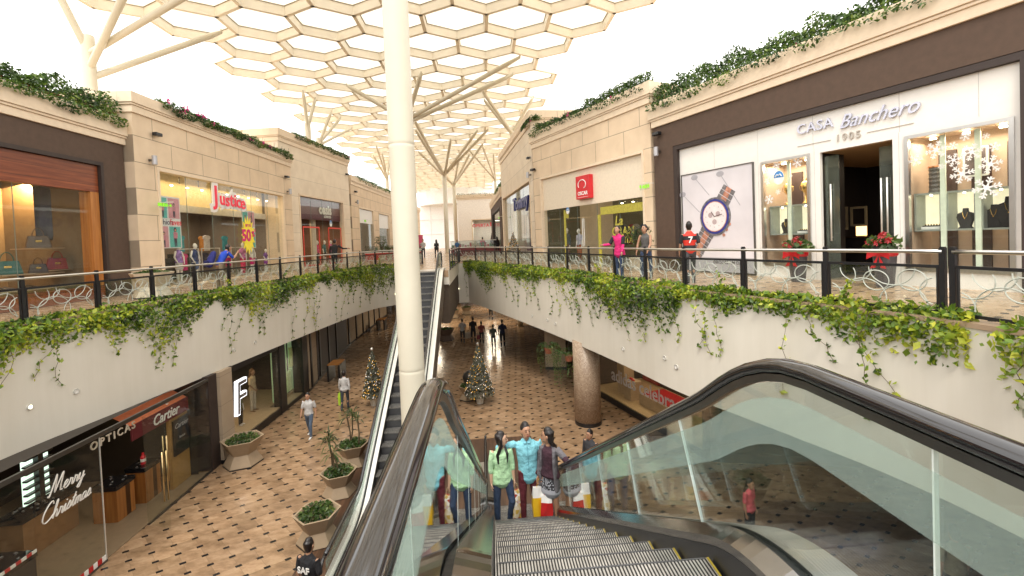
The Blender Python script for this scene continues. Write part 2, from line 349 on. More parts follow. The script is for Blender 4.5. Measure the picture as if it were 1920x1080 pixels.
def leaves(points, normals, size, spread=.9, aspect=.62):
    """numpy leaf cloud: one folded rhombus per point; returns MB"""
    n = len(points); P = np.asarray(points); N = np.asarray(normals, float) + rng.normal(0, spread, (n, 3)); N /= np.linalg.norm(N, axis=1)[:, None]
    T = rng.normal(0, 1, (n, 3)); T[:, 2] -= .5; T -= (T*N).sum(1)[:, None]*N; T /= np.linalg.norm(T, axis=1)[:, None]+1e-9; B = np.cross(N, T)
    S = (np.asarray(size) if np.ndim(size) else np.full(n, size))*rng.uniform(.6, 1.25, n); S = S[:, None]
    v = np.stack([P - T*S*.5, P - T*S*.05 + B*S*aspect*.5 + N*S*.10, P + T*S*.55, P - T*S*.05 - B*S*aspect*.5 + N*S*.10], 1).reshape(-1, 3)
    return v, n
def leaf_obj(name, pts, nrm, size, mat, parent=None, extra=None, **kw):
    v, n = leaves(pts, nrm, size, **kw)
    me = bpy.data.meshes.new(name); me.vertices.add(len(v)); me.vertices.foreach_set('co', v.astype(np.float32).ravel())
    idx = (np.arange(n)[:, None]*4 + np.array([0, 1, 2, 0, 2, 3])[None]).ravel()
    me.loops.add(len(idx)); me.loops.foreach_set('vertex_index', idx.astype(np.int32))
    me.polygons.add(2*n); me.polygons.foreach_set('loop_start', np.arange(0, 6*n, 3, dtype=np.int32))
    me.materials.append(mat); me.update(calc_edges=True)
    if extra is not None: # merge a MB of stems or flowers
        mb, mats = extra
        bm = bmesh.new(); bm.from_mesh(me); o2 = mb.build('tmp', mats); k = len(me.materials)
        t = o2.data
        for m in mats: me.materials.append(m)
        t.polygons.foreach_set('material_index', [k+i for i in (mb.m if len(mats) > 1 else [0]*len(mb.m))]); bm.from_mesh(t); bm.to_mesh(me); bm.free()
        bpy.data.objects.remove(o2)
    o = bpy.data.objects.new(name, me); COL.objects.link(o)
    if parent is not None: o.parent = parent
    return o
def sm(x): return x*x*(3-2*x)
def vnoise(x, seed=0):
    i = math.floor(x); f = sm(x-i)
    def h(k): return random.Random(k*7919+seed*104729).random()
    return h(i)*(1-f)+h(i+1)*f

# ------------------------------------------------------------------ paths round the atrium
def catmull(pts, step=.25):
    P = [Vector((*p, 0)) for p in pts]; out = []
    for i in range(len(P)-1):
        a = P[i-1] if i else P[0]*2-P[1]; b = P[i]; c = P[i+1]; d = P[i+2] if i+2 < len(P) else P[-1]*2-P[-2]
        n = max(2, int((c-b).length/step))
        for k in range(n):
            t = k/n; out.append(.5*((2*b)+(c-a)*t+(2*a-5*b+4*c-d)*t*t+(3*b-a-3*c+d)*t**3))
    out.append(P[-1]); return [(p.x, p.y) for p in out]
LC = catmull([(-9.85,-6), (-9.9,4), (-9.75,9.5), (-9.45,11.8), (-9.0,15.3), (-8.4,20.06), (-7.75,24.6), (-6.98,28.37), (-5.9,29.85)])
RC = catmull([(-1.1,29.42), (-.23,27.24), (2.08,20.4), (3.35,16.3), (4.19,13.24), (4.75,10.9), (5.7,8.4), (6.36,6.5), (6.62,4.6), (6.7,2), (6.7,-6)])
LCB = LC + [(-3.95,29.67)]
RCB = [(-1.75,29.48)] + RC
class Path:
    def __init__(s, pts):
        s.p = np.array(pts, float); d = np.diff(s.p, axis=0); s.seg = np.hypot(d[:, 0], d[:, 1]); s.s = np.concatenate([[0], np.cumsum(s.seg)]); s.L = float(s.s[-1])
    def at(s, t, off=0.0):
        t = min(max(t, 0), s.L); x = np.interp(t, s.s, s.p[:, 0]); y = np.interp(t, s.s, s.p[:, 1])
        e = .12; a = max(t-e, 0); b = min(t+e, s.L)
        dx = np.interp(b, s.s, s.p[:, 0])-np.interp(a, s.s, s.p[:, 0]); dy = np.interp(b, s.s, s.p[:, 1])-np.interp(a, s.s, s.p[:, 1]); l = math.hypot(dx, dy)
        return x-dy/l*off, y+dx/l*off, dx/l, dy/l           # off > 0 : away from the void
    def off(s, o, t0=0, t1=None, step=.3):
        t1 = s.L if t1 is None else t1; n = max(2, int((t1-t0)/step)); return [s.at(t0+(t1-t0)*i/n, o)[:2] for i in range(n+1)]
def sweep(mb, path, poly, mi=0):
    """poly: (offset, z) closed section, swept along a Path"""
    n = len(poly); ts = [path.L*i/int(path.L/.3) for i in range(int(path.L/.3)+1)]; vs = []
    for t in ts:
        for o, z in poly: x, y, _, _ = path.at(t, o); vs.append((x, y, z))
    fs = [(i*n+k, i*n+(k+1) % n, (i+1)*n+(k+1) % n, (i+1)*n+k) for i in range(len(ts)-1) for k in range(n)]
    fs += [tuple(range(n-1, -1, -1)), tuple((len(ts)-1)*n+k for k in range(n))]; return mb.add(vs, fs, mi)
PL, PR = Path(LC), Path(RC)

# ------------------------------------------------------------------ floors
def slab(z0_, z1, o):
    mb = MB()
    def strip(pts, xf, rev):
        for (xa, ya), (xb, yb) in zip(pts[:-1], pts[1:]):
            if abs(ya-yb) < 1e-4: continue
            q = [(xa, ya), (xb, yb), (xf, yb), (xf, ya)]
            for z in (z0_, z1): mb.add([(*p_, z) for p_ in q], [(0,1,2,3)])
            mb.add([(xa, ya, z0_), (xb, yb, z0_), (xb, yb, z1), (xa, ya, z1)], [(0,1,2,3)])
    l = PL.off(o); r = PR.off(o); strip(l, -45, 0); strip(r, 45, 1)
    mb.prism([(-45,l[-1][1]), l[-1], (-3.95,29.67), (-3.95,110), (-45,110)], z0_, z1)
    mb.prism([(-1.75,29.48), r[0], (45,r[0][1]), (45,110), (-1.75,110)], z0_, z1)
    mb.prism([(-3.95,21.75), (-1.75,21.75), (-1.75,110), (-3.95,110)], z0_, z1)
    mb.prism([(-9.8,-6), (6.6,-6), (6.6,.7), (-9.8,.7)], z0_, z1); return mb
UF = struct('upper_floor', slab(-.30, 0, .08), FLOOR_U)
def fascia_mat():
    g = G('fascia_plaster'); mp = g.n('ShaderNodeMapping'); mp.inputs['Scale'].default_value = (3, 3, .22); g.l(g.coord(), mp.inputs[0])
    a = g.noise(1.0, 5, mp.outputs[0], .6); b = g.noise(.5, 4)
    c = g.mix(1.0, (.70, .655, .57), g.ramp(a.outputs[0], [(.30, (.955, .95, .935)), (.62, (1.01, 1.01, 1.01))]), 'MULTIPLY')
    c = g.mix(1.0, c, g.ramp(b.outputs[0], [(.3, (.94, .935, .92)), (.7, (1.03, 1.03, 1.03))]), 'MULTIPLY'); g.l(c, g.b.inputs['Base Color']); g.b.inputs['Roughness'].default_value = .65
    n = g.noise(30, 3); g.bump(n.outputs[0], .08, .004); return g.m
FASCIA = fascia_mat()
CEIL = M('gallery_soffit', (.09, .065, .045), .8)
GC = struct('gallery_ceiling', slab(-2.52, -.34, .10), CEIL)
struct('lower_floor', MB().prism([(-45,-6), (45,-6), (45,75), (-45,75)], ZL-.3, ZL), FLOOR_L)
struct('timber_deck', MB().prism([(-4.35,4), (2.4,4), (1.75,12.8), (1.35,15.75), (-4.35,15.75)], ZL+.004, ZL+.03), DECKW)
struct('ground', MB().prism([(-300,-300), (300,-300), (300,300), (-300,300)], ZL-1.2, ZL-.9), M('ground_earth', (.3,.27,.22), .9))

for nm, P_, lab in (('atrium_wall', PL, 'long plain cream curved parapet wall below the left gallery railing'), ('atrium_wall', PR, 'long plain cream curved parapet wall below the right gallery railing')):
    t = thing(nm, lab, 'wall', (*P_.at(P_.L*.5)[:2], -2.6))
    o3 = Vector(t.location)
    def rel(mb): mb.v = [(x-o3.x, y-o3.y, z-o3.z) for x, y, z in mb.v]; return mb
    mb = MB(); sweep(mb, P_, [(0,-2.62), (.24,-2.62), (.24,-.07), (0,-.07)]); rel(mb).build('parapet', FASCIA, t)
    mb = MB(); sweep(mb, P_, [(-.03,-.066), (.26,-.066), (.26,.004), (-.03,.004)]); rel(mb).build('coping', M('brown_coping', (.34,.24,.16), .5, bump=.1), t)
t = thing('atrium_wall', 'short cream wall closing the far end of the atrium under the bridge railing', 'wall', (-3.5, 29.6, -2.6))
mb = MB(); mb.prism([(-5.95,29.84), (-1.05,29.40), (-1.05,29.65), (-5.95,30.05)], -.02, 2.53); mb.v = [(x+3.5, y-29.6, z) for x, y, z in mb.v]; mb.build('parapet', FASCIA, t)
mb = MB(); mb.box(-.47, 1.77, -8.0, -.2, 1.95, 2.28); mb.box(-.49, -.47, -8.0, -.2, 1.9, 2.62); mb.box(1.77, 1.79, -8.0, -.2, 1.9, 2.62); mb.build('bridge_edge', FASCIA, t)

# ------------------------------------------------------------------ railings
HR = .95
def railing(path, t0, t1, label, sp=1.62, off=.13):
    x, y, _, _ = path.at((t0+t1)/2, off); root = thing('railing', label, 'railing', (x, y, 0)); ox, oy = x, y
    n = max(1, round((t1-t0)/sp)); S = [t0+(t1-t0)*i/n for i in range(n+1)]
    hr = MB(); pts = [path.at(t0+(t1-t0)*i/(n*5), off) for i in range(n*5+1)]
    hr.tube([(p[0]-ox, p[1]-oy, HR) for p in pts], .031, 10); hr.build('handrail', STEEL, root, smooth=True)
    for i, s in enumerate(S):
        p = path.at(s, off); d = Vector((p[2], p[3], 0)); nn = Vector((-p[3], p[2], 0)); c = Vector((p[0]-ox, p[1]-oy, 0))
        mb = MB(); mb.obox(c+Vector((0,0,.0)), c+Vector((0,0,HR+.055)), .075, .05, up=nn)
        mb.obox(c+Vector((0,0,HR+.055)), c+Vector((0,0,HR+.07)), .06, .04, up=nn); mb.build('post', BLACK, root)
    rg = random.Random(3)
    for i in range(n):
        a = path.at(S[i], off); b = path.at(S[i+1], off); A = Vector((a[0]-ox, a[1]-oy, 0)); B = Vector((b[0]-ox, b[1]-oy, 0)); L = (B-A).length; d = (B-A)/L
        nn = Vector((-d.y, d.x, 0)); g0, g1 = .065, L-.065
        mb = MB()
        for z in (.735, .07): mb.obox(A+d*.04+Vector((0,0,z)), B-d*.04+Vector((0,0,z)), .035, .045)
        for g in (g0, g1): mb.obox(A+d*g+Vector((0,0,.09)), A+d*g+Vector((0,0,.72)), .022, .03, up=nn)
        mb.build('panel_frame', BLACK, root)
        mb = MB(); mb.obox(A+d*g0+Vector((0,0,.402)), A+d*g1+Vector((0,0,.402)), .008, .62); mb.build('glass_panel', GLASS, root)
        rings = MB(); W = g1-g0
        for cx, cz, r in ((.10,.50,.30), (.28,.62,.26), (.36,.12,.36), (.62,.66,.34), (.80,.46,.20), (.72,.06,.34), (1.02,.30,.26), (.48,.42,.20), (-.02,.10,.25)):
            pts = []; k = 26
            for j in range(k+1):
                th = 2*pi*j/k; u = cx*W+r*cos(th)*.95; z = .10+cz*.9+r*sin(th)*.95*.85
                if .02 < u < W-.02 and .10 < z < .705: pts.append((u, z))
                else:
                    if len(pts) > 1: rings.tube([A+d*(g0+p[0])+nn*-.012+Vector((0,0,p[1])) for p in pts], .0095, 4)
                    pts = []
            if len(pts) > 1: rings.tube([A+d*(g0+p[0])+nn*-.012+Vector((0,0,p[1])) for p in pts], .0095, 4)
        rings.build('ring_pattern', M('etched_white', (.42,.44,.38), .5), root)
    return root
PLB, PRB = Path(LCB), Path(RCB)
sL = float(np.interp(5.5, PLB.p[:120, 1], PLB.s[:120]))
railing(PLB, sL, PLB.L-.1, 'black post railing with glass ring panels along the left gallery edge')
sR = float(PRB.L-4.2)
sRn = float(PRB.s[np.argmin(np.hypot(PRB.p[:, 0]-6.40, PRB.p[:, 1]-6.0))])
railing(PRB, sRn, sRn+1.62*3, 'stretch of black post railing closest to the jewellery window on the right gallery')
railing(PRB, .1, sRn-.12, 'long black post railing with glass ring panels curving along the right gallery edge')
for X, lab, pts in ((-3.87, 'short black railing on the left side of the far escalator bridge', [(-3.95,21.9), (-3.95,29.6)]), (-1.83, 'short black railing on the right side of the far escalator bridge', [(-1.75,29.4), (-1.75,21.9)])):
    railing(Path(pts), .05, 7.6, lab, 1.9, .08)

# ------------------------------------------------------------------ hanging creepers
def creeper(path, t0, t1, label, depth_fn, dens, seed, gap=None, side='left'):
    r = np.random.default_rng(seed); L = t1-t0; tab = path.s; n = int(L*dens)
    t = r.uniform(t0, t1, n)
    # lumpy outline: layered 1D noise
    xs = np.linspace(0, L, int(L/.45)+2); a = np.interp(t-t0, xs, r.uniform(0, 1, len(xs))); xs2 = np.linspace(0, L, int(L/1.6)+2); b = np.interp(t-t0, xs2, r.uniform(0, 1, len(xs2)))
    lump = .45*a+.55*b; D = np.array([depth_fn(x) for x in t])*(.22+1.6*lump**1.7)
    q = r.beta(1.0, 1.35, n); z = .06+.17*a*r.uniform(0, 1, n) - q*D*(.55+.45*r.uniform(0,1,n))
    thick = (.20+.24*b)*(1-.55*q)*np.where(z > 0, .7, 1.0)
    o = -np.abs(r.normal(0, .55, n))*thick*1.15+.05; o = np.where(z > -.03, o+.10, np.minimum(o, -.015))
    keep = np.ones(n, bool)
    if gap: keep = ~((t > gap[0]) & (t < gap[1]))
    # thin out lower fringe
    hole = np.interp(t-t0, xs, r.uniform(0, 1, len(xs))); keep &= r.uniform(0, 1, n) > .30*q+.5*(hole > .72)*q
    P = []; N = []
    for ti, oi, zi in zip(t[keep], o[keep], z[keep]):
        x, y, dx, dy = path.at(ti, oi); P.append((x, y, zi)); N.append((dy*.9, -dx*.9, .55))
    stems = MB(); S = []
    for k in range(int(L*1.7)):                        # trailing shoots
        ti = r.uniform(t0, t1)
        if gap and gap[0]-.1 < ti < gap[1]+.1: continue
        ln = depth_fn(ti)*r.uniform(.75, 1.45); m = 9; dr = r.uniform(-.5, .5); up = r.uniform(0, 1) < .14
        pts = []
        for j in range(m):
            f = j/(m-1)
            if up: zz = .05+f*r.uniform(.30, .5); oo = .05-.25*f
            else: zz = .02-f*ln; oo = -.04-.26*sin(pi*min(1, f*1.3))*(1-f*.4)
            x, y, dx, dy = path.at(ti+dr*f*f+.04*sin(j*2.1+k), oo); pts.append((x, y, zz))
            for _ in range(4 if j > 1 else 2):
                P.append((x+r.normal(0, .035), y+r.normal(0, .035), zz+r.normal(0, .03))); N.append((dy, -dx, .4))
        stems.tube(pts, .005, 3)
    c = leaf_obj('creeper', np.array(P), np.array(N), .105*r.choice([.7, .85, 1.0, 1.25], len(P)), VINE, extra=(stems, [STEM]), spread=1.5)
    return tag(c, label, 'creeper', kind='stuff')
def sat(path, X, Y): return float(path.s[np.argmin(np.hypot(path.p[:, 0]-X, path.p[:, 1]-Y))])
dl = lambda s: 1.15+.75*min(1, max(0, (s-14)/14.))
creeper(PLB, sL-1, PLB.L-.3, 'green and yellow leafy creeper hanging over the left atrium wall', dl, 850, 11)
sg = sat(PRB, 6.62, 5.55)
dr_ = lambda s: 1.25+.35*max(0, 1-s/14.)+.25*max(0, (s-20)/10.)
creeper(PRB, .35, sg-.25, 'green and lime leafy creeper hanging over the right atrium wall', dr_, 880, 12)
creeper(PRB, sg+.1, sg+2.2, 'small clump of pale trailing creeper over the right wall past the bare coping', lambda s: 1.0, 600, 13)

# small round spotlights set in the atrium walls
sp_px = [((55,763),0), ((142,734),0), ((438,656),0), ((478,642),0), ((601,598),0), ((619,591),0), ((652,587),0), ((742,551),0),
         ((860,541),1), ((998,592),1), ((1027,600),1), ((1042,607),1), ((1085,594),1), ((1169,654),1), ((1247,671),1), ((1269,688),1)]
def hit_path(px, py, P_):
    """where the pixel's ray meets the curved wall"""
    r = ray(px, py); best = None
    for i in range(len(P_.p)-1):
        a, b = P_.p[i], P_.p[i+1]; e = b-a; n = np.array([e[1], -e[0]]); den = n @ r[:2]
        if abs(den) < 1e-9: continue
        t = (n @ (a-CAM[:2]))/den
        if t <= 0: continue
        q = CAM+r*t; u = ((q[:2]-a) @ e)/(e @ e)
        if -.02 <= u <= 1.02 and (best is None or t < best[0]): best = (t, q, e/np.linalg.norm(e))
    return best[1], best[2]
FITL = M('lamp_glow', (1, .85, .55), .4, emit=2.5)
names = ['second from the left end of the left wall', 'bare', '']
for i, ((px, py), sd_) in enumerate(sp_px):
    if px == 742: q, e = atY(px, py, 29.75), np.array([1, -.09])
    elif px == 860: q, e = atY(px, py, 29.36), np.array([1, -.09])
    else: q, e = hit_path(px, py, PR if sd_ else PL)
    n = Vector((e[1], -e[0], 0))
    t = thing('wall_spotlight', 'small round recessed spotlight', 'spotlight', (q[0], q[1], q[2]), atan2(e[1], e[0]), 'round spotlights in the atrium walls')
    t['label'] = ['small round spotlight on the %s atrium wall, %s' % (('left', 'right')[sd_], w_) for w_ in
        ('closest to the left picture edge', 'second from the picture edge', 'left of a close pair below the creeper', 'right of a close pair below the creeper',
         'first of three near the hanging shoots', 'middle of three near the hanging shoots', 'last of three near the hanging shoots', 'alone by the white column')][i] if i < 8 else \
        'round white spotlight on the right atrium wall, ' + ('alone on the far end wall', 'furthest one under the creeper', 'second one under the far creeper', 'lowest of three close together', 'tucked below a creeper clump', 'alone above the tiled column', 'upper of a pair by the black handrail', 'lower of a pair by the black handrail')[i-8]
    def ring_f(r0, r1, d0, d1):
        mb = MB(); k = 16; vs = []
        for d, r in ((d0, r0), (d1, r0), (d1, r1), (d0, r1)): vs += [(r*cos(2*pi*j/k), d, r*sin(2*pi*j/k)) for j in range(k)]
        return mb.add(vs, [(a*k+j, a*k+(j+1) % k, ((a+1) % 4)*k+(j+1) % k, ((a+1) % 4)*k+j) for a in range(4) for j in range(k)])
    ring_f(.042, .062, -.03, .002).build('rim', STEELL, t, smooth=False)
    MB().disc_f((0, 0), .042, -.02, .0, 14).build('lens', FITL if i in (0, 7, 8) else M('lens_glass', (.75,.72,.66), .2), t)

# ------------------------------------------------------------------ hexagonal canopy
ZC, SH = 12.0, 1.77
def canopy():
    root = thing('canopy', 'cream honeycomb canopy of hexagonal fabric cells high over the mall', 'canopy', (-5, 50, ZC))
    c0 = z0(970, 43, ZC); dx = sqrt(3)*SH; dy = 1.5*SH; cells = []
    for j in range(-2, 30):
        for i in range(-12, 9):
            x = c0[0]+dx*(i+(.5 if j % 2 else 0)); y = c0[1]+dy*j
            xr = 4.9 if y > 27.0 else (6.0 if y > 24.0 else (7.8 if y > 21.6 else 9.2))
            xl = -14.6 if y > 24 else -15.2
            if y > 60: xr = 4.9-.12*(y-60)
            if xl < x < xr: cells.append((x, y, j, i))
    edges = {}; key = lambda p: (round(p[0], 2), round(p[1], 2))
    for x, y, j, i in cells:
        vs = [(x+SH*cos(radians(30+60*k)), y+SH*sin(radians(30+60*k))) for k in range(6)]
        for k in range(6):
            e = tuple(sorted((key(vs[k]), key(vs[(k+1) % 6])))); edges.setdefault(e, 0); edges[e] += 1
    mb = MB()
    for (a, b) in edges: 
        d = (Vector((*b, 0))-Vector((*a, 0))).normalized()*.03
        mb.obox(Vector((a[0]+5, a[1]-50, .31))-d, Vector((b[0]+5, b[1]-50, .31))+d, .17, .66)
    mb.build('frame', M('canopy_beam', (.90,.84,.72), .55, var=.05, scale=1.5), root)
    cells.sort(key=lambda c: (c[1])); rest = MB(); lip = MB()
    for n, (x, y, j, i) in enumerate(cells):
        m = MB() if n < 100 else rest; zc = .44; R = SH-.13
        vs = [(x+5+R*cos(radians(30+60*k)), y-50+R*sin(radians(30+60*k)), zc) for k in range(6)] + [(x+5, y-50, zc+.10)]
        m.add(vs, [(k, (k+1) % 6, 6) for k in range(6)])
        if n < 100: m.build('membrane', MEMB, root)
        R2 = SH-.12
        for k in range(6):
            a = radians(30+60*k); b = radians(90+60*k)
            lip.obox((x+5+R2*cos(a), y-50+R2*sin(a), .41), (x+5+R2*cos(b), y-50+R2*sin(b), .41), .04, .02)
    tag(rest.build('membrane', MEMB, root), kind='stuff')
    lip.build('gasket', M('gasket_dark', (.30,.25,.17), .7), root)
canopy()

def canopy_column(X, Y, label, r=.225, zt=10.6, br=(), z_from=ZL, joints=()):
    t = thing('canopy_column', label, 'column', (X, Y, z_from)); mb = MB(); prof = [(r*1.03, 0), (r*1.0, 1.5)]
    for z in sorted(joints): prof += [(r, z-z_from-.06), (r, z-z_from-.012), (r-.006, z-z_from), (r, z-z_from+.012), (r, z-z_from+.06)]
    prof += [(r, zt-z_from-.3), (r*.96, zt-z_from-.02), (r*.90, zt-z_from)]; mb.lathe((0,0,0), prof, 28); o = mb.build('pole', TUBE, t, smooth=True)
    for z_n, tip in br:
        tip = Vector(tip); a = Vector((0, 0, z_n-z_from)); b = tip-Vector((X, Y, z_from)); d = (b-a)
        m = MB(); m.tube([a, a+d*.03, a+d*.90, b], [r*.50, r*.56, r*.56, r*.34], 12); m.tube([b-d*.002, b+Vector((0,0,.12))], [.05, .05], 8); m.build('branch', TUBE, t, smooth=True)
    return t
tp = lambda x, y: tuple(z0(x, y, ZC-.05))
canopy_column(-1.455, 8.6, 'thick cream steel column rising between the two escalators', .235, 11.2,
    [(9.3, (2.5,12.5,11.95)), (9.3, (-5.5,12.5,11.95)), (9.3, (1.8,5.0,11.95)), (9.3, (-5.2,5.2,11.95))], joints=(-1.0, 3.2))
p = z0(165, 85, 10.2); X1, Y1 = float(atY(166, 110, 19.5)[0]), 19.5
canopy_column(X1, Y1, 'cream branching column behind the brown shopfront at left', .24, 10.25,
    [(9.6, tp(95,-40)), (8.9, tp(262,-70)), (9.5, tp(460,-75)), (8.55, tp(415,60))])
canopy_column(float(atY(762, 240, 32)[0]), 32, 'cream branching column mostly hidden behind the thick front column', .25, 10.2,
    [(9.9, tp(975,107)), (9.7, tp(962,140)), (9.9, tp(650,160)), (9.7, tp(790,137)), (9.6, tp(800,215))])
canopy_column(float(atY(833, 330, 57)[0]), 57, 'slim cream branching column standing beyond the kiosk, the left one of two', .27, 10.2,
    [(9.6, tp(775,222)), (9.6, tp(895,245)), (9.5, tp(780,245)), (9.6, tp(915,243)), (9.4, tp(845,262))])
canopy_column(float(atY(851, 345, 66)[0]), 66, 'slim cream branching column standing beyond the kiosk, the right one of two', .27, 10,
    [(9.5, tp(880,290)), (9.5, tp(905,270)), (9.4, tp(785,285)), (9.4, tp(860,300))])
canopy_column(float(atY(961, 243, 36)[0]), 36, 'cream branching column rising behind the tall store right of centre', .22, 10.1,
    [(9.7, tp(905,172)), (9.6, tp(908,188)), (9.8, tp(1000,182))])
canopy_column(float(atY(577, 240, 33)[0]), 33, 'cream forked column rising behind the pink logo store at left', .2, 10.1, [(9.7, tp(568,172)), (9.7, tp(591,185))])
canopy_column(float(atY(597, 258, 37)[0]), 37, 'cream three-armed column further behind the pink logo store', .2, 10, [(9.5, tp(621,210)), (9.5, tp(638,222)), (9.4, tp(660,240))])
canopy_column(-11.8, 58, 'distant cream branching column above the left far parapet', .2, 10, [(9.5, tp(706,275)), (9.5, tp(717,290)), (9.4, tp(730,300)), (9.4, tp(700,292))])
canopy_column(1.9, 62, 'distant cream branching column beyond the far right cream building', .2, 10, [(9.5, tp(880,282)), (9.5, tp(905,275)), (9.4, tp(925,290))])

# ------------------------------------------------------------------ escalators
def esc_path(R1=1.05, R2=2.4, drop=5.6, ang=radians(30), lead=1.6, tail=1.8):
    """list of (y, z, ny, nz, f): y downhill from where the flat and the slope would meet; f = 1 on the slope"""
    out = []; t1 = R1*tan(ang/2); t2 = R2*tan(ang/2); run = drop/tan(ang)
    for k in range(7): out.append((-t1-lead*(1,.8,.6,.4,.254,.12,0)[k], 0, 0, 1, 0))
    for k in range(1, 9): a = ang*k/8; out.append((-t1+R1*sin(a), -R1*(1-cos(a)), sin(a), cos(a), sm(k/8)))
    y0, z0_ = out[-1][:2]; y1 = run-t2*cos(ang); z1 = -drop+t2*sin(ang); n = 34
    for k in range(1, n): f = k/n; out.append((y0+(y1-y0)*f, z0_+(z1-z0_)*f, sin(ang), cos(ang), 1))
    for k in range(0, 9): a = ang*(1-k/8); out.append((run+t2-R2*sin(a), -drop+R2*(1-cos(a)), sin(a), cos(a), sm(1-k/8)))
    for k in range(1, 7): out.append((run+t2+tail*k/6, -drop, 0, 1, 0))
    return out
def escalator(label, xa, xb, Yt, sgn, near, top_lead, hl, hr):
    """xa..xb: step width; hl, hr: handrail x; Yt: where the top slope starts; sgn: +1 runs down away from us"""
    P = esc_path(lead=top_lead); root = thing('escalator', label, 'escalator', ((xa+xb)/2, Yt+sgn*5, ZL)); O = Vector(root.location)
    Y = lambda y: Yt+sgn*y-O.y
    def sw(mb, poly, mi=0, a=0, b=None, hf=None):
        pts = P[a:b]; n = len(poly); vs = []
        for (y, z, ny, nz, f) in pts:
            for (x, h, fl) in [(q if len(q) == 3 else (*q, 0)) for q in poly]:
                hh = h + (fl*f)                                     # fl: change of height on the slope
                vs.append((x-O.x, Y(y+ny*hh), z+nz*hh-O.z))
        fs = [(i*n+k, i*n+(k+1) % n, (i+1)*n+(k+1) % n, (i+1)*n+k) for i in range(len(pts)-1) for k in range(n)]
        fs += [tuple(range(n-1, -1, -1)), tuple((len(pts)-1)*n+k for k in range(n))]; return mb.add(vs, fs, mi)
    HH = .88; HS = -.17
    for side, hx, sx in ((-1, hl, xa), (1, hr, xb)):
        # handrail: oval rubber band, swept and closed over the ends by newel loops
        mb = MB(); k = 12; poly = [(hx+.043*cos(2*pi*i/k), HH-.008+.030*sin(2*pi*i/k), HS) for i in range(k)]; sw(mb, poly)
        for e in (P[0], P[-1]):
            dirn = -1 if e is P[0] else 1; pts = []; r0 = .40
            for i in range(10):
                a = pi*i/9; pts.append((hx-O.x, Y(e[0]+dirn*r0*sin(a)), e[1]+HH-r0+r0*cos(a)-O.z))
            pts.append((hx-O.x, Y(e[0]-dirn*.4), e[1]+HH-2*r0-O.z))
            mb.tube(pts, .036, 10)
        mb.build('handrail', RUBBER, root, smooth=True)
        mb = MB(); sw(mb, [(hx-.020, HH-.066, HS), (hx+.020, HH-.066, HS), (hx+.024, HH-.036, HS), (hx-.024, HH-.036, HS)]); mb.build('handrail_guide', DSTEEL, root)
        # glass
        N = len(P); cuts = [0, 4, 15] + list(range(19, N-14, 4)) + [N-12, N-7, N-1]; cuts = sorted(set(cuts))
        for a, b in zip(cuts[:-1], cuts[1:]):
            mb = MB(); sw(mb, [(hx-.006, .07), (hx+.006, .07), (hx+.006, HH-.07, HS), (hx-.006, HH-.07, HS)], 0, a, b+1)
            mb.build('glass_panel', EGLASS if near else GLASS, root)
            if near:
                mb = MB(); y, z, ny, nz, f = P[b]; h1 = HH-.07+HS*f
                mb.obox((hx-O.x, Y(y+ny*.07), z+nz*.07-O.z), (hx-O.x, Y(y+ny*h1), z+nz*h1-O.z), .014, .0045, up=(0,1,0)); mb.build('glass_joint', M('glass_edge', (.72,.78,.74), .2, spec=.8), root)
        mb = MB(); xo = hx-.0085*side
        sw(mb, [(xo-.002, HH-.31, HS), (xo+.002, HH-.31, HS), (xo+.002, HH-.13, HS), (xo-.002, HH-.13, HS)]); mb.build('frosted_band', FROST, root)
        # decks, skirt, cladding
        s_ = side; inn = sx+.004*s_
        mb = MB(); sw(mb, [(inn, .085), (hx-.03*s_, .125), (hx-.03*s_, .05), (inn, .05)]); mb.build('inner_deck', M('dark_chrome', (.26,.25,.24), .16, 1.0, var=.1) if near else STEELL, root, smooth=False)
        mb = MB(); sw(mb, [(hx-.028*s_, .05), (hx+.028*s_, .05), (hx+.028*s_, .10), (hx-.028*s_, .10)]); mb.build('glass_channel', BLACK, root)
        mb = MB(); sw(mb, [(hx+.030*s_, .05), (hx+.030*s_, .115), (hx+.20*s_, .10), (hx+.20*s_, .02)]); mb.build('outer_deck', STEELL if not near else STEEL, root)
        mb = MB(); sw(mb, [(inn, -.30), (inn, .048), (inn+.02*s_, .048), (inn+.02*s_, -.30)]); mb.build('skirt', BLACK if near else DSTEEL, root)
        mb = MB(); sw(mb, [(hx+.185*s_, -.95), (hx+.185*s_, .018), (hx+.165*s_, .018), (hx+.165*s_, -.95)]); mb.build('side_cladding', GREYC, root)
    mb = MB(); sw(mb, [(hl-.16, -.98), (hr+.16, -.98), (hr+.16, -.94), (hl-.16, -.94)]); mb.build('soffit', GREYC, root)
    # steps
    ys = np.array([p[0] for p in P]); zs = np.array([p[1] for p in P]); k = 0; a = ys[6]-.25; yend = ys[-7]+.25
    while a < yend:
        zt = float(np.interp(a+.40, ys, zs)); zn = float(np.interp(a+.80, ys, zs)); mb = MB()
        w0, w1 = xa+.008-O.x, xb-.008-O.x
        def bx(y0, y1, z0_, z1, mi, x0=w0, x1=w1):
            q = sorted((Y(y0), Y(y1))); mb.box(x0, x1, q[0], q[1], z0_-O.z, z1-O.z, mi)
        bx(a+.004, a+.392, zt-.03, zt, 0)
        if zt-zn > .02:
            c = MB(); n = 7; pr = []                    # curved ribbed riser
            for i in range(n): f = i/(n-1); pr.append((a+.375-.03*sin(pi*f*.5)+.0, zt-.032-(zt-zn)*f))
            vs = []; [vs.extend([(w0, Y(y), z-O.z), (w1, Y(y), z-O.z)]) for y, z in pr]
            mb.add(vs, [(2*i, 2*i+1, 2*i+3, 2*i+2) for i in range(n-1)], 1)
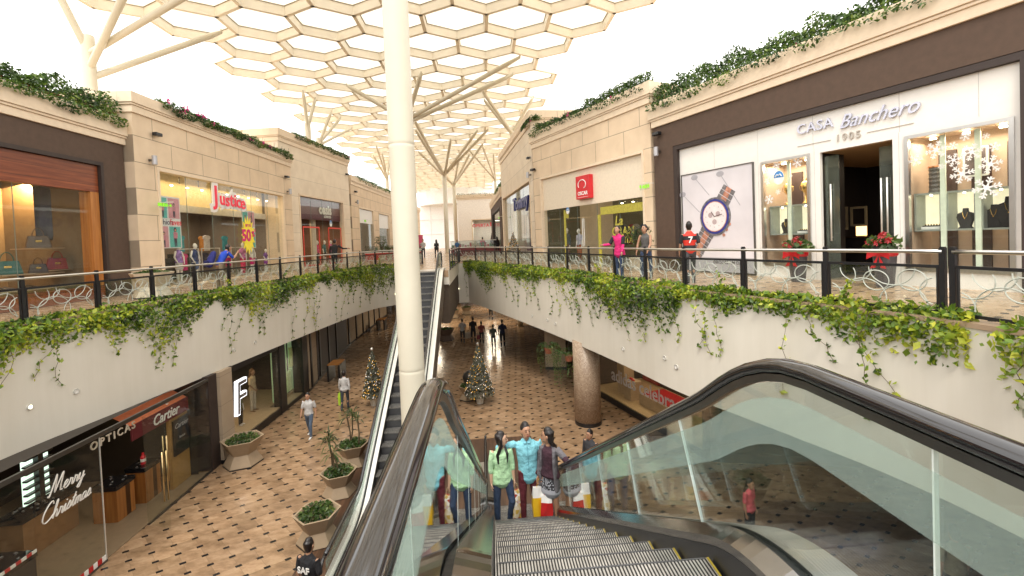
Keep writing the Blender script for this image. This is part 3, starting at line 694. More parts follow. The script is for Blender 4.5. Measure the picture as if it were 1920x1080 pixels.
        if near:
            for x0, x1 in ((w1-.010, w1),): bx(a+.03, a+.39, zt+.0005, zt+.004, 2, x0, x1)
            bx(a+.384, a+.393, zt+.0005, zt+.002, 3, w0+.02, w1-.02)
        mb.build('step', [RIBS, RIBS if near else DARKST, YELLOW, DARKST], root); a += .40; k += 1
    # landing plates
    for e, z in ((P[0], 0.0), (P[-1], ZL)):
        mb = MB(); i = 0 if e is P[0] else -1; y1 = (P[6][0]-.24) if i == 0 else (P[-7][0]+.24); y0 = e[0]-(.7 if i == 0 else -.7)
        q = sorted((Y(y0), Y(y1))); mb.box(xa-O.x, xb-O.x, q[0], q[1], z-O.z+.004, z-O.z+.012); mb.build('landing_plate', STEEL, root)
    return root
escalator('near escalator with black handrails running down from the camera to the timber deck', -.02, 1.0, 1.778, 1, True, 1.7, -.205, 1.115)
escalator('far escalator of dark steps climbing away behind the thick cream column', -3.26, -2.28, 21.2, -1, False, .9, -3.40, -2.14)

# ------------------------------------------------------------------ people
def chain(mb, pts, lat=(1,0,0), n=12):
    """closed elliptical tube with rounded ends; pts: (centre, r_side, r_front)"""
    C_ = [Vector(p[0]) for p in pts]; lat = Vector(lat); rings = []
    m = len(C_)
    for i, (c, rx, ry) in enumerate([(C_[i], pts[i][1], pts[i][2]) for i in range(m)]):
        t = (C_[min(i+1, m-1)]-C_[max(i-1, 0)]).normalized(); a = (lat-t*lat.dot(t))
        if a.length < .1: a = Vector((0,1,0))-t*t.y
        a.normalize(); b = t.cross(a)
        if i == 0:
            for f, g in ((.92, .35), (.6, .75)): rings.append((c-t*min(rx, ry)*f, a, b, rx*g, ry*g))
        rings.append((c, a, b, rx, ry))
        if i == m-1:
            for f, g in ((.6, .75), (.92, .35)): rings.append((c+t*min(rx, ry)*f, a, b, rx*g, ry*g))
    vs = [c+a*rx*cos(2*pi*k/n)+b*ry*sin(2*pi*k/n) for c, a, b, rx, ry in rings for k in range(n)]; q = len(rings)
    fs = [(i*n+k, i*n+(k+1) % n, (i+1)*n+(k+1) % n, (i+1)*n+k) for i in range(q-1) for k in range(n)]
    fs += [tuple(range(n-1, -1, -1)), tuple((q-1)*n+k for k in range(n))]; mb.add(vs, fs)
def fuse(mb, name, mat, parent, vox, smooth_it=2):
    o = mb.build(name, mat, None, smooth=True); r = o.modifiers.new('r', 'REMESH'); r.mode = 'VOXEL'; r.voxel_size = vox; r.use_smooth_shade = True
    sm_ = o.modifiers.new('s', 'SMOOTH'); sm_.factor = .5; sm_.iterations = smooth_it
    bpy.context.view_layer.update(); me = bpy.data.meshes.new_from_object(o.evaluated_get(bpy.context.evaluated_depsgraph_get()))
    me.name = name; me.polygons.foreach_set('use_smooth', [True]*len(me.polygons)); old = o.data; o.modifiers.clear(); o.data = me; bpy.data.meshes.remove(old)
    o.parent = parent; return o
def V(*a): return Vector(a)
def rotz(v, a): return Vector((v.x*cos(a)-v.y*sin(a), v.x*sin(a)+v.y*cos(a), v.z))
DEF = dict(tl=(-.03,.0,-1), tr=(.03,.0,-1), sl=(0,-.02,-1), sr=(0,-.02,-1), al=(-.16,.0,-1), ar=(.16,.0,-1), fl=(-.04,.18,-1), fr=(.04,.18,-1), lean=0.0, hy=0.0, hp=0.0, side=0.0)
WALK = dict(tl=(-.03,.30,-1), tr=(.03,-.24,-1), sl=(0,.02,-1), sr=(0,-.42,-1), al=(-.16,-.2,-1), ar=(.16,.2,-1), fl=(-.05,.08,-1), fr=(.05,.45,-1))
WALK2 = dict(tl=(-.03,-.22,-1), tr=(.03,.26,-1), sl=(0,-.38,-1), sr=(0,.0,-1), al=(-.16,.2,-1), ar=(.16,-.15,-1), fl=(-.05,.4,-1), fr=(.05,.05,-1))
def person(label, loc, face, h=1.68, pose=None, top=None, bottom=None, shoes=None, hair='short', sleeves='short', bot='trousers', female=False, skin=None, hairm=None,
           vox=.016, name='person', cat='person', group=None, slim=1.0, faced=True, topz=.92, coat=None, necks=0.0):
    p = dict(DEF); p.update(pose or {}); k = h/1.75; root = thing(name, label, cat, loc, face, group); skin = skin or SKIN; hairm = hairm or HAIR
    sw = (.168 if female else .195)*slim; hw = (.098 if female else .092)
    H = V(0, 0, .93); up = V(sin(p['side']), sin(p['lean']), cos(p['lean'])).normalized(); lat = V(1,0,0)-up*up.x; lat.normalize(); fw = up.cross(lat)
    T = lambda u, f=0.0, x=0.0: H+up*u+fw*f+lat*x
    sh = {-1: T(.46, -.01, -sw), 1: T(.46, -.01, sw)}; neck = T(.55, .005); hc = T(.682, .03)
    def dirn(v): return Vector(v).normalized()
    J = {}
    for s_, a in ((-1, 'l'), (1, 'r')):
        hp_ = H+V(s_*hw, 0, -.02); kn = hp_+dirn(p['t'+a])*.43; an = kn+dirn(p['s'+a])*.41; el = sh[s_]+dirn(p['a'+a])*.29; wr = el+dirn(p['f'+a])*.25
        J[s_] = (hp_, kn, an, el, wr, dirn(p['f'+a]))
    foot = min(J[-1][2].z, J[1][2].z)-.075
    dz = V(0, 0, -foot)
    def fin(mb): mb.v = [((x)*k, (y)*k, (z-foot)*k) for x, y, z in mb.v]; return mb
    # body
    mb = MB()
    hd = Matrix.Rotation(p['hy'], 3, 'Z') @ Matrix.Rotation(-p['hp'], 3, 'X')
    def HD(x, y, z): return hc + hd @ V(x, y, z)
    chain(mb, [(HD(0,.012,-.115), .042, .045), (HD(0,.02,-.08), .060, .068), (HD(0,.012,-.03), .073, .088), (HD(0,.0,.03), .079, .098), (HD(0,-.006,.07), .070, .088), (HD(0,-.008,.10), .045, .058)], hd @ V(1,0,0))
    chain(mb, [(neck-up*.04, .058, .058), (neck+up*.02, .050, .052), (hc-up*.08, .050, .052)], lat)
    chain(mb, [(HD(0,.105,.012), .009, .008), (HD(0,.115,-.022), .013, .014)], hd @ V(1,0,0), 8)               # nose
    for s_ in (-1, 1): chain(mb, [(HD(s_*.080,-.005,-.022), .010, .016), (HD(s_*.084,-.008,.014), .011, .020)], hd @ V(1,0,0), 8)   # ears
    tw = .125*slim if not female else .110*slim
    chain(mb, [(T(-.06), hw+.055, .085), (T(.03), hw+.045, .088), (T(.14), tw, .078), (T(.30), tw+.022, .092), (T(.42), sw*.72, .078), (T(.50), sw*.40, .052)], lat)
    for s_ in (-1, 1):
        hp_, kn, an, el, wr, fd = J[s_]
        chain(mb, [(hp_+V(0,0,.03), .080, .085), (hp_*.6+kn*.4, .070, .075), (kn, .050, .054), (kn*.65+an*.35+V(0,-.012,0), .048, .054), (an, .033, .036)])
        chain(mb, [(an+V(0,-.03,-.035), .032, .034), (an+V(s_*.008,.07,-.05), .040, .024), (an+V(s_*.012,.15,-.055), .034, .018)], (1,0,0), 10)
        chain(mb, [(sh[s_]-up*.012, .042, .044), (sh[s_]*.5+el*.5, .041, .041), (el, .036, .036), (el*.55+wr*.45, .034, .032), (wr, .024, .021)])
        inw = (lat*-s_-fd*(lat*-s_).dot(fd)).normalized(); bk = fd.cross(inw)*(s_)            # palm faces inwards
        chain(mb, [(wr, .022, .018), (wr+fd*.04, .033, .015), (wr+fd*.085, .034, .013)], bk, 8)
        for j, (o_, ln) in enumerate(((-.026,.058), (-.009,.070), (.009,.066), (.026,.052))):
            b0 = wr+fd*.082+bk*o_; m1 = b0+(fd*.9+inw*.25)*ln*.55; chain(mb, [(b0, .0085, .0085), (m1, .008, .008), (m1+(fd*.6+inw*.7)*ln*.45, .0065, .0065)], (1,0,0), 6)
        fwd_ = bk*-1 if bk.y < 0 else bk
        b0 = wr+fd*.025+fwd_*.026; chain(mb, [(b0, .011, .011), (b0+(fd*.6+fwd_*.6+inw*.2)*.035, .009, .009), (b0+(fd*.95+fwd_*.55+inw*.4)*.055, .0075, .0075)], (1,0,0), 6)
    fuse(fin(mb), 'body', skin, root, vox*.62*k, 1)
    if faced:
        mb = MB()
        for s_ in (-1, 1): mb.ball(HD(s_*.032, .098, .012), .0095, 8, 0, (1.35, .6, .7))
        fin(mb).build('eyes', M('eye_dark', (.02,.014,.012), .2), root, smooth=True)
        mb = MB()
        for s_ in (-1, 1): mb.tube([HD(s_*.014,.103,.033), HD(s_*.034,.102,.040), HD(s_*.050,.090,.032)], .0042, 5)
        fin(mb).build('eyebrows', hairm, root)
        mb = MB(); mb.tube([HD(-.024,.094,-.058), HD(0,.105,-.056), HD(.024,.094,-.058)], .0065, 6); fin(mb).build('mouth', M('lip_red', (.36,.09,.07), .5), root, smooth=True)
    # hair
    if hair:
        mb = MB(); chain(mb, [(HD(0,-.035,-.055), .066, .062), (HD(0,-.03,.0), .083, .085), (HD(0,-.022,.05), .088, .102), (HD(0,-.012,.075), .082, .098), (HD(0,-.010,.098), .066, .082)], hd @ V(1,0,0))
        if hair in ('long', 'verylong'):
            L = .30 if hair == 'long' else .42
            for s_ in (-1, 0, 1): chain(mb, [(HD(s_*.045,-.04,.06), .05, .05), (HD(s_*.06,-.062,-.08), .045, .045), (T(.46, -.085, s_*.07), .05, .035), (T(.56-L, -.10, s_*.055), .030, .022)], hd @ V(1,0,0))
        if hair == 'ponytail': chain(mb, [(HD(0,-.10,.04), .03, .03), (HD(0,-.15,-.02), .034, .03), (HD(0,-.14,-.16), .024, .02), (HD(0,-.12,-.25), .01, .01)])
        if hair == 'bun': chain(mb, [(HD(0,-.12,.02), .05, .045), (HD(0,-.16,.01), .05, .045)])
        if hair == 'side': 
            for s_ in (-1, 1): chain(mb, [(HD(s_*.075,.0,.03), .03, .05), (HD(s_*.085,.01,-.09), .032, .035), (T(.42, .07, s_*.085), .036, .028), (T(.28, .09, s_*.08), .018, .016)])
        fuse(fin(mb), 'hair', hairm, root, vox*.75*k, 2)
    # clothes
    if top is not None:
        mb = MB(); e = .018; zb = topz-.93
        fl_ = .03 if female else .012
        pr = [(T(zb), hw+.062+e+fl_, .095+e+fl_*.6), (T(max(zb+.06, .05)), hw+.050+e+fl_*.7, .097+e), (T(.15), tw+.014+e*.8, .086+e), (T(.30), tw+.026+e, .097+e), (T(.42), sw*.86+e*.5, .086+e), (T(.505-necks), sw*.50, .062+e*.4)]
        chain(mb, pr, lat, 16)
        for s_ in (-1, 1):
            hp_, kn, an, el, wr, fd = J[s_]
            if sleeves == 'short': chain(mb, [(sh[s_]-lat*s_*.085-up*.01, .060, .064), (sh[s_]-lat*s_*.01, .060, .062), (sh[s_]*.5+el*.5, .056, .056), (sh[s_]*.22+el*.78, .056, .056)])
            elif sleeves == 'elbow': chain(mb, [(sh[s_]-lat*s_*.085-up*.01, .060, .064), (sh[s_]-lat*s_*.01, .062, .064), (sh[s_]*.5+el*.5, .056, .056), (el, .050, .050), (el*.75+wr*.25, .046, .046)])
            elif sleeves == 'long': chain(mb, [(sh[s_]-lat*s_*.085-up*.01, .060, .064), (sh[s_]-lat*s_*.01, .062, .064), (sh[s_]*.5+el*.5, .056, .056), (el, .050, .050), (el*.4+wr*.6, .042, .042), (el*.1+wr*.9, .037, .037)])
        ob = fuse(fin(mb), 'shirt' if not female else 'blouse', top, root, vox*.8*k, 2)
    if coat is not None:
        mb = MB(); 
        chain(mb, [(T(-.22,-.05), hw+.07, .05), (T(.15,-.045), tw+.035, .065), (T(.42,-.03), sw*.92, .075), (T(.50,-.015), sw*.6, .06)], lat, 14)
        for s_ in (-1, 1):
            hp_, kn, an, el, wr, fd = J[s_]; chain(mb, [(sh[s_]-lat*s_*.085-up*.01, .060, .064), (sh[s_]-lat*s_*.01, .066, .068), (sh[s_]*.5+el*.5, .060, .060), (el, .054, .054), (el*.15+wr*.85, .042, .042)])
            chain(mb, [(T(-.24,.03,s_*(hw+.07)), .03, .07), (T(.2,.04,s_*(tw+.025)), .03, .06), (T(.44,.02,s_*sw*.75), .035, .06)], lat)
        fuse(fin(mb), 'cardigan', coat, root, vox*.8*k, 2)
    if bottom is not None:
        mb = MB(); e = .012
        if bot == 'skirt': chain(mb, [(H+V(0,0,-.30), hw+.10, .135), (H+V(0,0,-.12), hw+.085, .125), (T(.02), hw+.060, .105), (T(.10), tw+.02, .092)], (1,0,0), 18)
        else:
            chain(mb, [(H+V(0,0,-.09), hw+.055, .092), (T(.0), hw+.060, .100), (T(.09), tw+.022, .092)], lat, 16)
            for s_ in (-1, 1):
                hp_, kn, an, el, wr, fd = J[s_]
                if bot == 'shorts': chain(mb, [(hp_, .092, .098), (hp_*.5+kn*.5, .086, .090), (hp_*.12+kn*.88, .080, .084)])
                else: chain(mb, [(hp_, .088, .096), (hp_*.5+kn*.5, .076, .082), (kn, .062, .066), (kn*.4+an*.6, .056, .060), (an+V(0,0,.0), .050, .056)])
        fuse(fin(mb), {'skirt': 'skirt', 'shorts': 'shorts'}.get(bot, 'trousers'), bottom, root, vox*.85*k, 2)
    if shoes is not None:
        for s_ in (-1, 1):
            an = J[s_][2]; mb = MB(); chain(mb, [(an+V(0,-.035,-.035), .042, .036), (an+V(s_*.008,.07,-.048), .046, .028), (an+V(s_*.012,.165,-.056), .038, .020)], (1,0,0), 12)
            if bot in ('skirt',): chain(mb, [(an+V(0,-.01,-.03), .044, .046), (an+V(0,-.01,.10), .046, .05)])
            fuse(fin(mb), 'shoe', shoes, root, vox*.8*k, 2)
    root['_wr'] = 0; del root['_wr']
    hands = {s_: Vector(((J[s_][4]+J[s_][5]*.07)*k)) + V(0, 0, -foot*k) for s_ in (-1, 1)}
    R_ = Matrix.Rotation(face, 3, 'Z'); root_hands = {s_: R_ @ hands[s_] + Vector(loc) for s_ in (-1, 1)}
    return root, root_hands, dict(T=T, J=J, k=k, foot=foot, HD=HD, sw=sw, tw=tw, hw=hw)
def stand(px, py, h, z):
    q = z0(px, py, z+h); return (float(q[0]), float(q[1]), z)
def standY(px, Y, z=0.0):
    q = atY(px, 455, Y); return (float(q[0]), Y, z)
AWAY, TOWARD, RIGHT, LEFT = 0.0, pi, -pi/2, pi/2
JEANS = cloth('jeans', (.03,.05,.10)); BLK = cloth('black', (.013,.013,.016)); GRY = cloth('grey', (.12,.12,.13)); WHT = cloth('white', (.46,.45,.44))
SHOEB = M('shoe_black', (.015,.014,.014), .4); SHOEW = M('shoe_white', (.6,.6,.58), .5)

def bag(label, c, w_, h_, d_, mats, rot=0.0, bands=None, name='shopping_bag', group=None):
    """carrier bag whose handles meet at c (the hand)"""
    t = thing(name, label, 'shopping bag', (c[0], c[1], c[2]-h_-.12), rot, group); mb = MB()
    n = 6; zs = [0, .02, h_*.35, h_*.7, h_]; ws = [.42, .5, .5, .47, .44]
    rr = random.Random(int(abs(c[0])*999))
    vs = []
    for z, f in zip(zs, ws):
        for x, y in ((-f,-.5), (-f*.3,-.62), (f*.3,-.55), (f,-.5), (f,.5), (f*.3,.6), (-f*.3,.56), (-f,.5)): vs.append((x*w_+rr.uniform(-.01,.01), y*d_*(1.0 if z < h_*.8 else .55)+rr.uniform(-.008,.008), z))
    fs = []; mi = []
    for i in range(4):
        for k in range(8): fs.append((i*8+k, i*8+(k+1) % 8, (i+1)*8+(k+1) % 8, (i+1)*8+k)); mi.append((bands[i] if bands else 0))
    mb.v = vs; mb.f = fs+[tuple(range(7,-1,-1)), tuple(32+k for k in range(8))]; mb.m = mi+[mi[0], mi[-1]]
    mb.build('bag_body', mats, t, smooth=False)
    for s_ in (-1, 1):
        m = MB(); m.tube([(-w_*.2, s_*d_*.25, h_-.01), (-w_*.12, s_*.01, h_+.10), (0, 0, h_+.125), (w_*.12, s_*.01, h_+.10), (w_*.2, s_*d_*.25, h_-.01)], .004, 4); m.build('handle', mats[0], t)
    return t

# the three on the near escalator
def on_step(k): a = -.531+.4*k; return 1.778+a+.2, -(a+.4)*tan(radians(30))
sy, sz = on_step(15)
TEAL = cloth('turquoise', (.20,.50,.58), .06)
root, hn, D = person('man in turquoise shirt on the escalator between two women', (.58, sy+.02, sz), pi+.05, 1.70,
    dict(ar=(.80,-.25,-.22), fr=(.05,-.35,-.75), al=(-.22,.15,-1), fl=(.12,.25,-1), tr=(.05,.12,-1), hy=.25, hp=-.12, side=.03), slim=1.12, top=TEAL, bottom=cloth('maroon', (.085,.008,.014)), shoes=SHOEB, hair='short', sleeves='long', vox=.0115, topz=.80, necks=.01)
mb = MB(); T_ = D['T']
for s_ in (-1, 1): chain(mb, [(T_(.545, .02, s_*.035), .028, .012), (T_(.50, .095, s_*.035), .028, .009)])
mb.tube([T_(.47,.118), T_(.3,.122), T_(.0,.120)], .005, 4)
mb.v = [(x*D['k'], y*D['k'], (z-D['foot'])*D['k']) for x, y, z in mb.v]; mb.build('collar', cloth('turquoise_dark', (.15,.40,.48)), root)
mh = hn[-1]
root, hl_, D = person('woman in pale green top and blue jeans turning her head on the escalator', (.14, sy-.03, sz), pi+.25, 1.60,
    dict(al=(-.1,.05,-1), fl=(-.05,.15,-1), ar=(.12,.0,-1), fr=(.05,.2,-1), tl=(-.1,.25,-1), sl=(.05,-.3,-1), hy=1.15), top=cloth('mint', (.40,.62,.36), .05), bottom=JEANS, shoes=SHOEB, hair='side', sleeves='elbow', female=True, skin=SKIN2, vox=.0115, topz=.84, necks=.02)
root, hr_, D = person('woman with long black hair and speckled skirt holding the escalator handrail', (.93, sy-.10, sz), pi-.75, 1.64,
    dict(al=(-.75,-.05,-.62), fl=(-.72,.62,.12), ar=(.1,.1,-1), fr=(.0,.3,-1), hy=-1.15), top=cloth('plum', (.045,.015,.025)), bottom=None, shoes=SHOEB, hair='verylong', sleeves='short', bot='skirt', female=True, skin=SKIN, vox=.0115, coat=cloth('grey_knit', (.13,.12,.13)), necks=.03)
def speck():
    g = G('speckled_skirt'); v = g.n('ShaderNodeTexVoronoi'); v.inputs['Scale'].default_value = 38; g.l(g.coord(), v.inputs[0])
    st = g.math('GREATER_THAN', v.outputs['Distance'], .42); sp = g.n('ShaderNodeSeparateXYZ'); g.l(g.coord(), sp.inputs[0]); low = g.math('GREATER_THAN', sp.outputs[2], .66)
    c = g.mix(g.math('MULTIPLY', st, low), (.38,.38,.42), (.03,.03,.035)); g.l(c, g.b.inputs['Base Color']); g.b.inputs['Roughness'].default_value = .85; return g.m
mb = MB(); H_ = V(0,0,.93); chain(mb, [(H_+V(0,0,-.30), .20, .145), (H_+V(0,0,-.12), .185, .13), (H_+V(0,0,.05), .15, .105)], (1,0,0), 18)
mb.v = [(x*D['k'], y*D['k'], (z-D['foot'])*D['k']) for x, y, z in mb.v]; fuse(mb, 'skirt', speck(), root, .01)
RED = M('bag_red', (.55,.02,.02), .35); YEL = M('bag_yellow', (.75,.45,.02), .35); WBG = M('bag_white', (.75,.73,.70), .4)
bag('yellow plastic shopping bag with white top held low by the man on the escalator', (mh.x-.06, mh.y+.02, mh.z-.02), .24, .54, .10, [YEL, WBG], .1, [0,0,0,1])
bag('bulging red shopping bag held in front of the yellow one on the escalator', (mh.x+.05, mh.y-.06, mh.z-.12), .20, .36, .12, [RED, WBG], -.2, [0,0,0,1])
pat = G('patterned_bag'); v = pat.n('ShaderNodeTexVoronoi'); v.inputs['Scale'].default_value = 16; pat.l(pat.coord(), v.inputs[0])
pat.l(pat.ramp(v.outputs['Color'], [(.2, (.35,.05,.02)), (.4, (.75,.72,.66)), (.62, (.5,.32,.04)), (.8, (.75,.72,.66))]), pat.b.inputs['Base Color'])
bag('narrow patterned white and red paper bag between the green top woman and the man', (hl_[-1].x+.02, hl_[-1].y, hl_[-1].z), .16, .50, .10, [pat.m, WBG], .3, [0,0,0,0])

# people on the upper galleries
def stripes():
    g = G('striped_jersey'); sp = g.n('ShaderNodeSeparateXYZ'); g.l(g.coord(), sp.inputs[0]); f = g.math('FRACT', g.math('DIVIDE', g.math('SUBTRACT', sp.outputs[2], .02), .25))
    ax = g.math('ABSOLUTE', sp.outputs[0]); m = g.math('MULTIPLY', g.math('LESS_THAN', f, .56), g.math('LESS_THAN', ax, .165))
    g.l(g.mix(m, (.012,.012,.014), (.58,.03,.015)), g.b.inputs['Base Color']); g.b.inputs['Roughness'].default_value = .7; return g.m
q = z0(1295, 531, 0)
root, _, D = person('boy in red and black striped football shirt with number seven standing by the watch poster', (q[0], q[1], 0), -.25, 1.66, WALK2, top=stripes(), bottom=cloth('charcoal', (.05,.05,.055)), shoes=SHOEB, hair='short', faced=False)
mb = MB(); vs, fs = text_mb('7', .24, .004, bold=.004); mb.add([(x, -.145-z, y+1.16) for x, y, z in vs], fs); mb.build('shirt_number', WHITE, root)
q = z0(1163, 524, 0)
root, hp1, D = person('woman in bright pink fleece with one hand on the right gallery rail', (q[0]+.05, q[1]+.15, 0), 2.2, 1.66,
    dict(tl=(-.03,.1,-1), tr=(.03,-.05,-1), al=(-.1,.25,-1), fl=(-.15,.4,-.8), ar=(.35,.35,-.85), fr=(.35,.9,-.05), hp=-.3, lean=.08), top=cloth('hot_pink', (.62,.02,.16)), bottom=JEANS, shoes=SHOEB, hair='ponytail', sleeves='long', female=True, topz=.80, slim=1.12)
mb = MB(); T_ = D['T']; J_ = D['J']
for s_ in (-1, 1): a, b = J_[s_][0], J_[s_][3]; sh_ = T_(.46, -.01, s_*D['sw']); chain(mb, [(sh_*.9+b*.1, .066, .066), (sh_*.15+b*.85, .062, .062)])
mb.v = [(x*D['k'], y*D['k'], (z-D['foot'])*D['k']) for x, y, z in mb.v]; fuse(mb, 'dark_sleeves', BLK, root, .012)
q = z0(1212, 522, 0)
person('woman in grey tank top and jeans leaning beside the pink fleece woman', (q[0]+.05, q[1]+.1, 0), 2.4, 1.66,
    dict(tl=(-.05,-.15,-1), tr=(.05,.2,-1), ar=(.3,.1,-1), fr=(.1,.25,-1), al=(-.1,.3,-1), fl=(.1,.5,-.7), lean=.06, hy=-.3, hp=-.15), top=cloth('dark_grey_top', (.09,.085,.08)), bottom=JEANS, shoes=SHOEB, hair='bun', sleeves='none', female=True, topz=.90)
q = z0(432, 548, 0)
root, _, D = person('man in blue polo shirt leaning forward on the left gallery rail by the sale star', (-9.52, 16.9, 0), -.5, 1.70, dict(lean=.55, al=(-.2,.75,-.6), fl=(.1,.9,.1), ar=(.1,.6,-.8), fr=(.0,.55,.75), hp=-.1), top=cloth('royal_blue', (.01,.05,.38)), bottom=cloth('khaki', (.22,.17,.11)), shoes=SHOEB, hair='short', faced=False)
bp = thing('backpack', 'navy backpack worn by the man in the blue polo shirt', 'backpack', (-9.69, 16.65, 1.0), -.5)
mb = MB(); chain(mb, [(V(0,-.02,-.12), .15, .10), (V(0,.05,.10), .16, .11), (V(0,.14,.30), .12, .08)]); fuse(mb, 'pack_body', cloth('navy', (.012,.015,.12)), bp, .02)
mb = MB(); mb.box(-.10, .10, -.17, -.10, -.15, .05); mb.build('front_pocket', cloth('navy_dark', (.008,.01,.08)), bp, bevel=.02)
x, y, dx, dy = PLB.at(sat(PLB, -7.9, 25.4), .6)
person('heavy man in black jumper resting one arm on the left gallery rail', (x-.05, y, 0), -.35, 1.74, dict(ar=(.75,.35,-.55), fr=(.85,.45,-.05), al=(-.25,0,-1), lean=.1), top=BLK, bottom=BLK, shoes=SHOEB, hair='short', sleeves='long', slim=1.25, faced=False)
q = standY(905, 46)
person('person in red shirt and dark trousers walking away on the far upper floor', q, 0, 1.7, WALK, top=cloth('bright_red', (.55,.02,.03)), bottom=BLK, shoes=SHOEB, vox=.03, faced=False, sleeves='elbow')
person('person in black standing beside the far brown pier upstairs', standY(932, 41), .4, 1.65, None, top=BLK, bottom=BLK, shoes=SHOEB, vox=.03, faced=False, hair='long', sleeves='long')
person('man in white shirt behind the red kiosk counter', standY(793, 41.2), pi-.3, 1.68, dict(fl=(0,.9,-.3)), top=WHT, bottom=BLK, shoes=SHOEB, vox=.025)
person('woman in dark dress leaning at the red kiosk corner', standY(818, 39.5), .3, 1.60, WALK, top=BLK, bottom=BLK, shoes=SHOEB, vox=.03, faced=False, hair='long', female=True)
person('seated-height figure in blue shirt behind the bridge railing', standY(857, 42), pi, 1.5, None, top=cloth('mid_blue', (.05,.14,.3)), bottom=BLK, shoes=SHOEB, vox=.03)

# people on the lower floor
person('boy in printed white T-shirt and jeans walking towards the camera downstairs', stand(577, 735, 1.66, ZL), pi-.1, 1.66, WALK, top=WHT, bottom=cloth('worn_jeans', (.07,.10,.15)), shoes=SHOEW, hair='short')
_, hh, _ = person('woman in white top and flared trousers walking away with a lime bag', stand(644, 695, 1.66, ZL), .15, 1.66, WALK2, top=WHT, bottom=cloth('dark_denim', (.035,.04,.05)), shoes=SHOEB, hair='short', sleeves='long', female=True, faced=False)
bag('lime green shopping bag carried by the woman in the white top', (hh[-1].x, hh[-1].y, hh[-1].z+.03), .16, .52, .08, [M('bag_lime', (.35,.55,.03), .4)])
bag('black shoulder bag on the hip of the woman in the white top', (hh[-1].x+.12, hh[-1].y-.02, hh[-1].z+.50), .22, .24, .10, [BLK], name='shoulder_bag')
grp = [((866,597), 1.68, 'first from the left of the group walking off downstairs, pale shirt and two bags', cloth('dim_white', (.30,.29,.27)), BLK, WALK, False),
       ((886,594), 1.76, 'tall man second from the left of the group walking off downstairs', BLK, BLK, WALK2, False),
       ((902,602), 1.50, 'child in checked red shirt third in the group walking off downstairs', cloth('check_red', (.25,.06,.05)), BLK, WALK, False),
       ((924,608), 1.50, 'short person in grey T-shirt fourth in the group walking off downstairs', cloth('grey_green', (.10,.12,.09)), BLK, WALK, False),
       ((941,599), 1.78, 'man in navy top last on the right of the group walking off downstairs', cloth('navy_top', (.02,.025,.06)), BLK, WALK2, False)]
for i, ((px, py), h, lab, tp_, bt, ps, fem) in enumerate(grp):
    _, hh, _ = person(lab, stand(px, py, h, ZL), .0, h, ps, top=tp_, bottom=bt, shoes=SHOEB, vox=.024, faced=False, sleeves='short', hair='short', group='family group walking away on the lower floor')
    if i in (0, 1, 2): bag(['pale paper bag carried by the leftmost walker of the group', 'pale paper bag carried by the tall man of the group', 'small dark red bag carried by the checked shirt child'][i],
        (hh[1 if i == 0 else -1].x, hh[1 if i == 0 else -1].y, hh[1 if i == 0 else -1].z+.02), .26 if i < 2 else .2, .42 if i < 2 else .28, .1, [[M('bag_kraft', (.30,.24,.17), .7)], [M('bag_kraft', (.30,.24,.17), .7)], [M('bag_wine', (.2,.02,.03), .6)]][i])
person('pair of dark trousered legs walking below the far end of the right wall', (.35, 39.4, ZL), 0, 1.75, WALK, top=BLK, bottom=BLK, shoes=SHOEB, vox=.03, faced=False)
person('man in dark suit standing beside the tiled column downstairs', stand(1106, 805, 1.72, ZL), pi-.9, 1.72, None, top=cloth('suit_charcoal', (.035,.035,.04)), bottom=BLK, shoes=SHOEB, sleeves='long')
person('girl in coral pink blouse downstairs seen through the escalator glass', stand(1404, 897, 1.45, ZL), pi+.5, 1.45, None, top=cloth('coral', (.60,.10,.12)), bottom=BLK, shoes=SHOEB, hair='long', female=True)
person('man in pale olive shirt downstairs at the right seen through the escalator glass', stand(1790, 985, 1.72, ZL), -.3, 1.72, WALK, top=cloth('olive_pale', (.30,.28,.18)), bottom=BLK, shoes=SHOEB, faced=False)
root, _, D = person('guard in black T-shirt with white back lettering at the timber deck edge', stand(577, 1011, 1.72, ZL), -.35, 1.72, None, top=BLK, bottom=BLK, shoes=SHOEB, faced=False)
mb = MB(); vs, fs = text_mb('SAF', .16, .004, bold=.004); mb.add([(x, -.148-z, y+1.24) for x, y, z in vs], fs); mb.build('back_lettering', WHITE, root)

